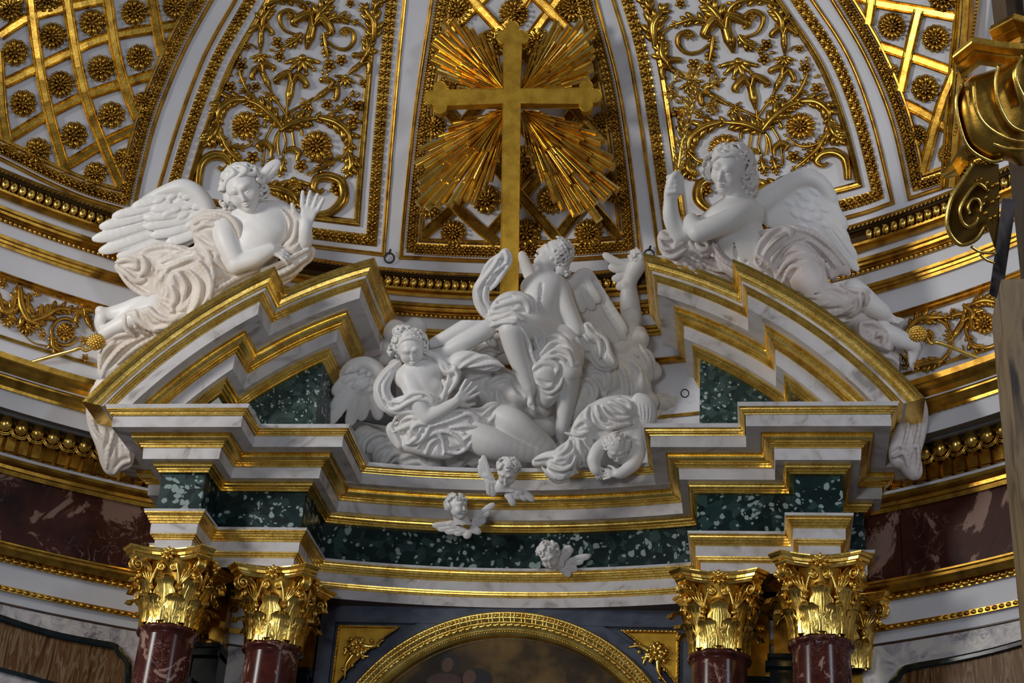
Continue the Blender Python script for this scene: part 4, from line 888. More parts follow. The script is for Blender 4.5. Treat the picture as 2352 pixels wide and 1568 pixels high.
# marble-framed onyx panels low on the apse wall
def low_panel(L, bottom, lab, x_end):
    p = empty('onyx_panel', at_cyl([L[len(L)//2]], 11.6)[0], label=lab, cat='panel', group='onyx panels of the apse wall')
    R_ = Relief('cyl'); R_.mould(smooth_curve(L, 3), [(-7.5, 0), (-7.5, .05), (-4, .07), (4, .07), (7.5, .05), (7.5, 0)]); R_.build('black_frame', BLACKM, p, False)
    c = smooth_curve(L, 6); R_ = Relief('cyl'); top = c; bot = np.c_[c[:, 0], np.full(len(c), bottom)]
    R_.addgrid(np.array([top, bot]), .015); R_.build('onyx_slab', ONYX, p, False)
    return p
pl_ = low_panel([(-20, 1411), (60, 1438), (140, 1460), (230, 1477), (264, 1484), (274, 1500), (292, 1518), (293, 1560), (293, 1640)], 1640, 'banded onyx panel framed in black marble at lower left beside the column', 0)
R_ = Relief('cyl'); R_.mould([(-20, 1531), (60, 1552), (140, 1575), (220, 1600)], [(-5, 0), (-5, .06), (5, .06), (5, 0)]); R_.build('black_frame', BLACKM, pl_, False)
R_ = Relief('cyl'); R_.addgrid(np.array([[(-20, 1534), (60, 1556), (140, 1580), (220, 1604)], [(-20, 1660), (60, 1660), (140, 1660), (220, 1660)]], float), .025); R_.build('breccia_slab', BRECW, pl_, False)
low_panel([(2046, 1640), (2046, 1575), (2062, 1556), (2082, 1534), (2180, 1516), (2280, 1494), (2380, 1466)], 1640, 'banded onyx panel framed in black marble at lower right beside the column', 0)
# ================================================================== CROSS AND RAYS
YC = 1.20
KC = .21    # the cross leans a little towards the nave
def vy(P):
    P = np.asarray(P, float); d = rays(P[..., :2].reshape(-1, 2)); n = np.array([0, 1, KC]); p0 = np.array([0, YC, 14.8])
    V = (C0+d*((n@(p0-C0))/(d@n))[:, None]).reshape(P.shape[:-1]+(3,)); V[..., 1] -= P[..., 2]; return V
cr = empty('cross', vy([[1180, 235, 0]])[0], label='tall flat gilded cross with trefoil ends standing behind the seated angel', cat='cross')
def trefoil(c, d, s=1.0):
    """outline points of a trefoil arm end; d unit direction outwards"""
    d = np.array(d, float); n = np.array([-d[1], d[0]]); out = []
    for oc, a0, a1 in ((n*22, 3.6, 6.9), (d*20, -1.75, 1.75), (-n*22, -.6, 2.7)):
        pass
    def arc(cc, r, a0, a1, k=9): return [cc+r*(math.cos(a)*d+math.sin(a)*n) for a in np.linspace(a0, a1, k)]
    c = np.array(c, float)
    return arc(c-n*21, 13.5*s, math.radians(-190), math.radians(18), 11)+arc(c+d*21, 13.5*s, math.radians(-105), math.radians(105), 11)+arc(c+n*21, 13.5*s, math.radians(-18), math.radians(190), 11)
ctr_ = (1180, 232)
outl = []
outl += [(1154, 690), (1160, 251), ]  # lower left inner corner
outl += [(1026, 248)]+[tuple(q) for q in trefoil((1012, 236), (-1, .02))][::-1][::-1]+[(1026, 223)]
outl = [(1154, 690), (1160, 250), (1030, 252)]+[tuple(q) for q in trefoil((1014, 236), (-1, 0))]
outl += [(1030, 221), (1160, 217), (1161, 118)]
outl += [tuple(q) for q in trefoil((1180, 98), (0, -1))]
outl += [(1199, 118), (1196, 217), (1332, 216)]+[tuple(q) for q in trefoil((1348, 232), (1, 0))]
outl += [(1332, 248), (1196, 250), (1191, 690)]
O = np.array(outl); cc = O.mean(0)
def plate(name, O, z0, z1, mt, par, bev=1.5, f=vy):
    # flat plate with a raised rim: side walls, then triangulated face
    d = np.roll(O, -1, 0)-np.roll(O, 1, 0); n = np.stack([d[:, 1], -d[:, 0]], 1); n /= np.linalg.norm(n, axis=1, keepdims=True)+1e-9
    area2 = np.sum(O[:, 0]*np.roll(O[:, 1], -1)-np.roll(O[:, 0], -1)*O[:, 1]); n *= (-1 if area2 < 0 else 1)
    rings = [np.c_[O, np.full(len(O), z0)], np.c_[O, np.full(len(O), z1)], np.c_[O+n*bev, np.full(len(O), z1+.012)], np.c_[O+n*bev*2, np.full(len(O), z1+.002)]]
    mb = MB(); mb.grid(np.array([f(r) for r in rings]), closev=True); V = f(rings[-1]); k = mb.n
    mb.V.append(V); mb.n += len(V)
    from mathutils.geometry import tessellate_polygon
    tr = tessellate_polygon([[Vector((float(p[0]), float(p[1]), 0)) for p in rings[-1]]]); mb.F += [tuple(k+i for i in t) for t in tr]
    Vb = f(rings[0]); k = mb.n; mb.V.append(Vb); mb.n += len(Vb); mb.F += [tuple(k+i for i in reversed(t)) for t in tr]
    return mb.build(name, mt, par)
plate('cross_body', O, 0.0, .14, GOLD_F, cr)
glory = empty('sunburst', vy([[1180, 235, -.12]])[0], label='four fans of gilded rays radiating behind the golden cross', cat='sunburst')
quads = [(118, 162, 11, 195), (22, 66, 11, 190), (193, 238, 12, 250), (302, 349, 12, 260)]
qd = {0: [(1150, 213), (985, 35), 16], 1: [(1202, 213), (1378, 35), 16]}
rays_ = []
def fan_rays(cx, cy, tab, n, seedk):
    rr = random.Random(seedk); A_ = [t[0] for t in tab]; L_ = [t[1] for t in tab]; sp = math.radians(A_[-1]-A_[0])/n
    for i in range(n):
        a0 = A_[0]+(A_[-1]-A_[0])*(i+.5)/n; Lm = np.interp(a0, A_, L_)
        for lay, (f1, w, z) in enumerate(((1.0, 1.0, .0), (.70, .95, .05), (.42, .9, .09))):
            aa = math.radians(a0+rr.uniform(-.8, .8)+lay*1.1); L = Lm*(f1*rr.uniform(.86, 1.05)); d = np.array([math.cos(aa), -math.sin(aa)]); q = np.array([d[1], -d[0]])
            w1 = max(3.0, L*sp*.46*w); zz = z+rr.uniform(-.012, .022); tl = rr.uniform(-.015, .015); G = []
            for s_, ww in ((6.0, .8), (L, w1)):
                c = np.array([cx, cy])+d*s_; G.append([[*(c-q*ww), zz-.04-tl], [*(c-q*ww*.62), zz+.010+ww*.003-tl], [*(c-q*ww*.12), zz], [*(c+q*ww*.12), zz], [*(c+q*ww*.62), zz+.010+ww*.003+tl], [*(c+q*ww), zz-.04+tl]])
            G = np.array(G); end = G[1].copy(); end[:, 2] = zz-.06; G = np.concatenate([G, end[None]]); G[..., 2] -= .10
            MB().grid(vy(G)).build('ray', GOLD_R, glory)
fan_rays(1163, 214, [(96, 60), (104, 120), (113, 168), (120, 190), (127, 218), (140, 219), (149, 201), (159, 178), (167, 140), (175, 102)], 17, 1)
fan_rays(1196, 214, [(6, 70), (11, 116), (18, 167), (28, 195), (38, 219), (54, 225), (60, 202), (66, 180), (72, 148), (80, 80)], 17, 2)
fan_rays(1163, 254, [(184, 90), (192, 150), (200, 207), (206, 224), (220, 288), (227, 316), (236, 285), (242, 248), (249, 213), (255, 164), (262, 86)], 20, 3)
fan_rays(1196, 254, [(277, 94), (284, 147), (289, 211), (296, 251), (306, 289), (315, 308), (322, 276), (329, 253), (337, 224), (343, 209), (348, 154), (356, 80)], 20, 4)
# ================================================================== SCULPTING (signed distance fields -> surface nets)
class Sculpt:
    """a block of marble given in local px (x right, y down, z to the viewer) at voxel size h"""
    def __init__(s, x0, x1, y0, y1, z0, z1, h=2.0):
        s.o = np.array([x0, y0, z0], float); s.h = h; s.n = np.ceil((np.array([x1, y1, z1])-s.o)/h).astype(int)+1
        s.d = np.full(tuple(s.n), 30.0, np.float32)
    def _box(s, lo, hi):
        a = np.maximum(np.floor((np.array(lo)-s.o)/s.h).astype(int), 0); b = np.minimum(np.ceil((np.array(hi)-s.o)/s.h).astype(int)+1, s.n)
        if np.any(b <= a): return None
        ax = [(s.o[i]+np.arange(a[i], b[i])*s.h).astype(np.float32) for i in range(3)]
        return tuple(slice(a[i], b[i]) for i in range(3)), ax[0][:, None, None], ax[1][None, :, None], ax[2][None, None, :]
    def _mix(s, sl, e, k, sub=False):
        D = s.d[sl]
        if sub:
            h = np.maximum(k-np.abs(D+e), 0)/k if k > 0 else 0; s.d[sl] = np.maximum(D, -e)+h*h*k*.25
        else:
            h = np.maximum(k-np.abs(D-e), 0)/k if k > 0 else 0; s.d[sl] = np.minimum(D, e)-h*h*k*.25
    def cone(s, a, b, ra, rb, k=6, sub=False, fl=1.0):
        """tapered capsule; fl < 1 flattens it along z"""
        a = np.array(a, float); b = np.array(b, float); m = max(ra, rb)+k+3
        r = s._box(np.minimum(a, b)-m, np.maximum(a, b)+m)
        if r is None: return s
        sl, X, Y, Z = r; a = a.astype(np.float32); ba = (b-a).astype(np.float32)
        px, py, pz = X-a[0], Y-a[1], (Z-a[2])/fl; bz = ba[2]/fl; L = max(float(ba[0]**2+ba[1]**2+bz**2), 1e-6)
        t = np.clip((px*ba[0]+py*ba[1]+pz*bz)/L, 0, 1)
        e = (np.sqrt((px-t*ba[0])**2+(py-t*ba[1])**2+(pz-t*bz)**2)-(ra+(rb-ra)*t))*min(1.0, .5+.5*fl)
        s._mix(sl, e, k, sub); return s
    def chain(s, P, k=6, sub=False, fl=1.0, sm=4):
        """P: list of (x, y, z, r)"""
        c = smooth_curve(P, sm) if sm and len(P) > 2 else np.asarray(P, float)
        for p, q in zip(c[:-1], c[1:]): s.cone(p[:3], q[:3], max(p[3], .3), max(q[3], .3), k, sub, fl)
        return s
    def ell(s, c, r, k=6, ang=0.0, sub=False, R=None):
        r = np.broadcast_to(np.asarray(r, float), (3,)); m = r.max()+k+3; c = np.array(c, float)
        b = s._box(c-m, c+m)
        if b is None: return s
        sl, X, Y, Z = b; X = X-c[0]; Y = Y-c[1]; Z = Z-c[2]
        if ang: a = math.radians(ang); X, Y = X*math.cos(a)+Y*math.sin(a), -X*math.sin(a)+Y*math.cos(a)
        if R is not None: X, Y, Z = (R[0][0]*X+R[0][1]*Y+R[0][2]*Z), (R[1][0]*X+R[1][1]*Y+R[1][2]*Z), (R[2][0]*X+R[2][1]*Y+R[2][2]*Z)
        q = np.sqrt((X/r[0])**2+(Y/r[1])**2+(Z/r[2])**2); q2 = np.sqrt((X/r[0]**2)**2+(Y/r[1]**2)**2+(Z/r[2]**2)**2)+1e-6
        e = np.clip(q*(q-1)/q2, -40, 40); s._mix(sl, e.astype(np.float32), k, sub); return s
    def front(s):
        """height map of the foremost surface"""
        m = s.d < 0; any_ = m.any(2); k = s.n[2]-1-np.argmax(m[:, :, ::-1], axis=2); k1 = np.minimum(k+1, s.n[2]-1)
        I, J = np.ogrid[:s.n[0], :s.n[1]]; d0 = s.d[I, J, k]; d1 = s.d[I, J, k1]; fr = np.where(d1 > d0+1e-3, d0/(d0-d1-1e-9), 0)
        s.hm = np.where(any_, s.o[2]+(k+np.clip(fr, 0, 1))*s.h, np.nan).astype(float); return s
    def z(s, x, y):
        i = int(round((x-s.o[0])/s.h)); j = int(round((y-s.o[1])/s.h)); i = min(max(i, 0), s.n[0]-1); j = min(max(j, 0), s.n[1]-1)
        return s.hm[i, j]
    def stroke(s, L, r, lift=0.0, k=5, sub=False, sm=4, z0=None, fl=1.0):
        """ridge (or groove) drawn along a px polyline on the current front surface"""
        c = smooth_curve(L, sm) if len(L) > 2 else smooth_curve(L, 6); n = len(c); rr = np.interp(np.linspace(0, 1, n), np.linspace(0, 1, np.size(r)), r) if np.ndim(r) else np.full(n, r)
        zs = np.array([s.z(x, y) for x, y in c[:, :2]]); ok = ~np.isnan(zs)
        if not ok.any():
            if z0 is None: return s
            zs[:] = z0
        else: zs = np.interp(np.arange(n), np.arange(n)[ok], zs[ok])
        if n > 8: zs = np.convolve(np.pad(zs, 4, mode='edge'), np.ones(9)/9, 'valid')
        for i in range(n-1):
            s.cone((c[i][0], c[i][1], zs[i]+lift), (c[i+1][0], c[i+1][1], zs[i+1]+lift), max(rr[i], .3), max(rr[i+1], .3), k, sub, fl)
        return s
    def folds(s, LL, r=6, lift=0, k=5, gr=None, deep=1.0):
        """sharp crests along LL, then a valley on each side of every crest and along gr"""
        s.front()
        for L in LL:
            c = smooth_curve(L, 5); T = np.gradient(c, axis=0); T /= np.linalg.norm(T, axis=1, keepdims=True)+1e-9; N = np.stack([T[:, 1], -T[:, 0]], 1)
            for sd in (-1, 1): s.stroke([tuple(q) for q in (c+N*sd*r*1.25)[::4]], [1.2, r*.62, r*.62, 1.0], r*.12, 5, True)
        s.front()
        for L in LL: s.stroke(L, [r*.30, r*.62, r*.62, r*.25], lift+r*.10, 4.5)
        if gr:
            s.front()
            for L in gr: s.stroke(L, [1.5, 4*deep, 4*deep, 1.5], 1.0, 4, True)
        return s
    def curls(s, c, R, n, seed=0, r=3.2, cr=8, region=None):
        """locks of hair over an ellipsoidal head centre c radii R"""
        q = random.Random(seed); c = np.array(c, float); R = np.broadcast_to(np.asarray(R, float), (3,)); done = 0; tries = 0
        while done < n and tries < n*30:
            tries += 1
            v = np.array([q.gauss(0, 1) for _ in range(3)]); v /= np.linalg.norm(v)
            if region and not region(v): continue
            p = c+v*R; t = np.cross(v, [0, 0, 1.0]);
            if np.linalg.norm(t) < .2: t = np.array([1.0, 0, 0])
            t /= np.linalg.norm(t); u = np.cross(v, t); a0 = q.uniform(0, 6.28); sgn = q.choice((-1, 1)); pts = []
            for i in range(7):
                a = a0+sgn*i*.85; rad = cr*(1-.10*i); pts.append([*(p+(t*math.cos(a)+u*math.sin(a))*rad+v*(i*.8-1)), r*(1-.06*i)])
            s.chain(pts, 1.4, sm=2); done += 1
        return s
    def mesh(s):
        d = s.d; n = s.n; ins = d < 0
        c = (ins[:-1, :-1, :-1].astype(np.int8)+ins[1:, :-1, :-1]+ins[:-1, 1:, :-1]+ins[1:, 1:, :-1]+ins[:-1, :-1, 1:]+ins[1:, :-1, 1:]+ins[:-1, 1:, 1:]+ins[1:, 1:, 1:])
        cell = np.argwhere((c > 0) & (c < 8)); idx = -np.ones(c.shape, np.int32); idx[tuple(cell.T)] = np.arange(len(cell))
        acc = np.zeros((len(cell), 3)); cnt = np.zeros(len(cell)); cx, cy, cz = cell.T
        for a in [(0, 0, 0), (1, 0, 0), (0, 1, 0), (1, 1, 0), (0, 0, 1), (1, 0, 1), (0, 1, 1), (1, 1, 1)]:
            for ax in range(3):
                if a[ax]: continue
                b = list(a); b[ax] = 1
                da = d[cx+a[0], cy+a[1], cz+a[2]]; db = d[cx+b[0], cy+b[1], cz+b[2]]; m = (da < 0) != (db < 0)
                t = np.where(m, da/(da-db+1e-12), 0); P = np.stack([np.full(len(cell), float(a[0])), np.full(len(cell), float(a[1])), np.full(len(cell), float(a[2]))], 1); P[:, ax] += t
                acc[m] += P[m]; cnt[m] += 1
        V = s.o+(cell+acc/cnt[:, None])*s.h; F = []
        for ax in range(3):
            b, c_ = [(1, 2), (2, 0), (0, 1)][ax]; sl0 = [slice(None)]*3; sl1 = [slice(None)]*3; sl0[ax] = slice(None, -1); sl1[ax] = slice(1, None)
            A = ins[tuple(sl0)]; B = ins[tuple(sl1)]; e = np.argwhere(A != B); ok = (e[:, b] > 0) & (e[:, c_] > 0) & (e[:, b] < n[b]-1) & (e[:, c_] < n[c_]-1); e = e[ok]
            q = []
            for db, dc in ((1, 1), (0, 1), (0, 0), (1, 0)):
                f = e.copy(); f[:, b] -= db; f[:, c_] -= dc; q.append(idx[f[:, 0], f[:, 1], f[:, 2]])
            q = np.stack(q, 1); flip = A[tuple(e.T)]; q[flip] = q[flip][:, ::-1]; F.append(q)
        return V, np.concatenate(F)
def relax(V, F, it=1, lam=.5):
    n = len(V)
    for _ in range(it):
        S = np.zeros((n, 3)); c = np.zeros(n)
        for a, b in ((0, 1), (1, 2), (2, 3), (3, 0)):
            for u, v in ((a, b), (b, a)):
                for ax in range(3): S[:, ax] += np.bincount(F[:, u], V[F[:, v], ax], n)
                c += np.bincount(F[:, u], minlength=n)
        V = V+lam*(S/np.maximum(c, 1)[:, None]-V)
    return V
def carve(name, blocks, frame, mt, parent, it=1, **k):
    """one mesh object out of one or more Sculpt blocks"""
    VV, FF, n = [], [], 0
    for b in (blocks if isinstance(blocks, (list, tuple)) else [blocks]):
        V, F = b.mesh(); V = relax(V, F, it); VV.append(V); FF.append(F+n); n += len(V)
    return mesh_obj(name, frame(np.concatenate(VV)), np.concatenate(FF), mt, parent, True, **k)
def rot3(yaw=0, pitch=0, roll=0):
    """rows: head axes right, down, out in local px coordinates (y down, z to viewer)"""
    a, b, c = map(math.radians, (yaw, pitch, roll))
    Ry = np.array([[math.cos(a), 0, math.sin(a)], [0, 1, 0], [-math.sin(a), 0, math.cos(a)]])
    Rx = np.array([[1, 0, 0], [0, math.cos(b), math.sin(b)], [0, -math.sin(b), math.cos(b)]])
    Rz = np.array([[math.cos(c), -math.sin(c), 0], [math.sin(c), math.cos(c), 0], [0, 0, 1]])
    return Rz@Ry@Rx
def head(s, c, H, yaw=0, pitch=0, roll=0, male=True):
    """face and skull at centre c, face height H (chin to crown), yaw>0 turns to the right of the photo, pitch>0 looks down, roll>0 clockwise"""
    R = rot3(yaw, pitch, roll); u = H/100.0; c = np.array(c, float)
    P = lambda x, y, z: c+R@(np.array([x, y, z])*u)
    E = lambda p, r, k, sub=False: s.ell(P(*p), np.array(r)*u, k*u, sub=sub, R=R.T)
    E((0, -12, -12), (38, 38, 44), 6)            # skull
    E((0, 6, 2), (33, 38, 33), 14)               # face mass
    s.cone(P(-13, 24, 5), P(0, 39, 15), 16*u, 11*u, 14*u); s.cone(P(13, 24, 5), P(0, 39, 15), 16*u, 11*u, 14*u)
    E((0, 42, 21), (9, 8, 8), 8)                 # chin
    for sd in (-1, 1):
        E((sd*13.5, -1, 38.5), (9, 5.5, 7), 7, True)       # eye socket
        E((sd*13.5, 0, 27.4), (8.2, 5.6, 6), 1.5)            # eyeball
        s.chain([[*P(sd*6, -.5, 33), .8*u], [*P(sd*13, -4.8, 34.6), 1.2*u], [*P(sd*21.5, 0, 29), .8*u]], 1.2*u, sm=2)
        s.chain([[*P(sd*7, 2, 32.5), .6*u], [*P(sd*14, 4.4, 33), .8*u], [*P(sd*21, 1, 29), .6*u]], 1.5*u, sm=2)
        s.chain([[*P(sd*6, -9, 33.5), 1.6*u], [*P(sd*13, -12.5, 32.6), 1.7*u], [*P(sd*24, -8, 24), 1.3*u]], 10*u, sm=2)   # brow
        E((sd*17, 15, 22), (11, 10, 8), 12)       # cheek
        E((sd*36, 4, -6), (4, 9, 6), 3)          # ear
        s.ell(P(sd*3.6, 18.5, 37.5), 2.5*u, 3*u)     # nostril wing
    s.chain([[*P(0, -9, 32.5), 3*u], [*P(0, 4, 37), 2.7*u], [*P(0, 15, 41.5), 3.2*u]], 5*u, sm=2)   # nose
    E((0, 17.5, 40.5), (3.6, 3.2, 3.8), 3)
    s.chain([[*P(-10, 29.5, 32), 1*u], [*P(-3, 27.2, 36.6), 2.0*u], [*P(0, 27.8, 37), 1.8*u], [*P(3, 27.2, 36.6), 2.0*u], [*P(10, 29.5, 32), 1*u]], 3*u, sm=2)
    s.chain([[*P(-8, 31, 32.5), 1.2*u], [*P(0, 33, 36.6), 2.6*u], [*P(8, 31, 32.5), 1.2*u]], 3*u, sm=2)
    s.chain([[*P(-10.5, 29.5, 34), .8*u], [*P(0, 30, 39.3), .9*u], [*P(10.5, 29.5, 34), .8*u]], 1.2*u, sub=True, sm=2)
    E((0, 37.5, 37), (7, 2.4, 3), 4, True)
    return P, R, u
def hand(s, wrist, d, n, L, spread=.25, curl=.5, side=1, thumb=.9, curls=None):
    """hand from the wrist along d (unit), palm normal n, total length L; side = +1/-1 places the thumb"""
    d = np.array(d, float); d /= np.linalg.norm(d); n = np.array(n, float); n -= d*(n@d); n /= np.linalg.norm(n); q = np.cross(n, d)*side; w = np.array(wrist, float)
    pw = L*.235
    for t in (-.8, -.27, .27, .8): s.cone(w+d*L*.04+q*t*pw*.55, w+d*L*.48+q*t*pw*.95, L*.085, L*.078, L*.06)
    ln = [.40, .46, .49, .44]
    for i, t in enumerate((-.95, -.32, .32, .95)):
        b = w+d*L*.47+q*t*pw; a = t*spread; f = d*math.cos(a)+q*math.sin(a); p = b; cu = 0; lf = L*ln[i]; cc = curls[i] if curls else curl
        for j, fr in enumerate((.42, .32, .26)):
            cu += cc*(.55, 1.0, .8)[j]; dd = f*math.cos(cu)+n*math.sin(cu); e = p+dd*lf*fr; s.cone(p, e, L*(.078, .070, .063)[j], L*(.072, .064, .054)[j], L*.016); p = e
    b = w+d*L*.12+q*pw*1.0; dd = (d*.55+q*thumb+n*.25); dd /= np.linalg.norm(dd); e = b+dd*L*.24; s.cone(b, e, L*.10, L*.078, L*.06)
    d2 = dd*.8+d*.6+n*curl*.4; d2 /= np.linalg.norm(d2); s.cone(e, e+d2*L*.24, L*.076, L*.058, L*.02)
    return s
def foot(s, ankle, d, up, L):
    """foot from the ankle; d towards the toes, up away from the sole"""
    d = np.array(d, float); d /= np.linalg.norm(d); up = np.array(up, float); up -= d*(up@d); up /= np.linalg.norm(up); q = np.cross(d, up); a = np.array(ankle, float)
    s.cone(a-up*L*.10, a-d*L*.20-up*L*.20, L*.15, L*.15, L*.1); s.cone(a-up*L*.02, a+d*L*.45-up*L*.20, L*.14, L*.10, L*.1)
    for t in (-1, 1): s.cone(a-d*L*.15-up*L*.25, a+d*L*.48+q*t*L*.10-up*L*.26, L*.10, L*.095, L*.08)
    for i, t in enumerate((-1.0, -.55, -.1, .35, .85)):
        r = L*(.045, .045, .048, .052, .072)[i]; b = a+d*L*(.52+.02*i)+q*t*L*.155-up*L*.25; s.cone(b, b+d*L*(.12+.015*i)-up*L*.02, r, r*.9, L*.015)
    return s
def feather_wing(s, root, rows, k=1.5):
    """rows: list of (list of tip points (x,y,z), root point, r0, r1) feathers drawn back to front"""
    for rt, tips, r0, r1 in rows:
        for t in tips:
            a = np.array(rt, float); b = np.array(t, float); m = (a+b)/2
            s.chain([[*a, r0*.7], [*m, r0], [*(a+(b-a)*.85), r1], [*b, r1*.6]], k, fl=.45, sm=2)
    return s
def feathers(w, base, tips, z0, dz, r=12, bow=4, bars=(.35, .5, .65, .8)):
    """row of overlapping blades, first one in front; grooves between and short barbs across"""
    n = len(base)
    for i in reversed(range(n)):
        p, q = base[i], tips[i]; z = z0-i*dz; L = math.hypot(q[0]-p[0], q[1]-p[1]); nx, ny = (q[1]-p[1])/L*bow, -(q[0]-p[0])/L*bow
        w.chain([(*p, z, r*.9), (p[0]*.5+q[0]*.5+nx, p[1]*.5+q[1]*.5+ny, z+2, r*1.1), (p[0]*.14+q[0]*.86+nx*.5, p[1]*.14+q[1]*.86+ny*.5, z+1, r*.98), (*q, z-1, r*.5)], 2.5, fl=.38)
    w.front()
    for i in range(n-1):
        a = (np.array(base[i])+base[i+1])/2; t = (np.array(tips[i])+tips[i+1])/2; L = np.linalg.norm(t-a); nn = np.array([(t-a)[1], -(t-a)[0]])/L*bow
        w.stroke([tuple(a+(t-a)*.12), tuple(a+(t-a)*.5+nn), tuple(a+(t-a)*.93)], [.8, 1.6, 1.7, 1.3], .6, 1.2, True)
    for i in range(n):
        a = np.array(base[i]); t = np.array(tips[i]); L = np.linalg.norm(t-a); nn = np.array([(t-a)[1], -(t-a)[0]])/L
        for q in bars:
            m = a+(t-a)*q+nn*bow*.8; w.stroke([tuple(m-nn*r*.15), tuple(m-nn*r*.85+(t-a)/L*3)], [.7, 1.1], .5, .8, True)
def coverts(w, L, r=9, ang=0, k=2.0):
    for x, y in L:
        zz = w.z(x, y)
        if not np.isnan(zz): w.ell((x, y, zz+.2), (r*1.75, r*.8, 2.6), 1.0, ang=ang+((x*7+y*3) % 17-8))
def wingshape(s, arm, feathers, coverts=None, k=3):
    """arm: thick leading edge chain [(x,y,z,r)..]; feathers: [(x0,y0,z0,x1,y1,z1,r)] flattened blades"""
    s.chain(arm, 8, sm=4)
    for f in feathers:
        x0, y0, z0, x1, y1, z1, r = f; mx, my, mz = x0+(x1-x0)*.6, y0+(y1-y0)*.6, z0+(z1-z0)*.6
        s.chain([[x0, y0, z0, r*.9], [mx, my, mz+1, r*1.05], [x0+(x1-x0)*.88, y0+(y1-y0)*.88, z1+.5, r*.9], [x1, y1, z1, r*.45]], k, fl=.42, sm=2)
    for x, y, z, r, a in (coverts or []): s.ell((x, y, z), (r*1.5, r*.9, r*.5), 2, ang=a)
    return s
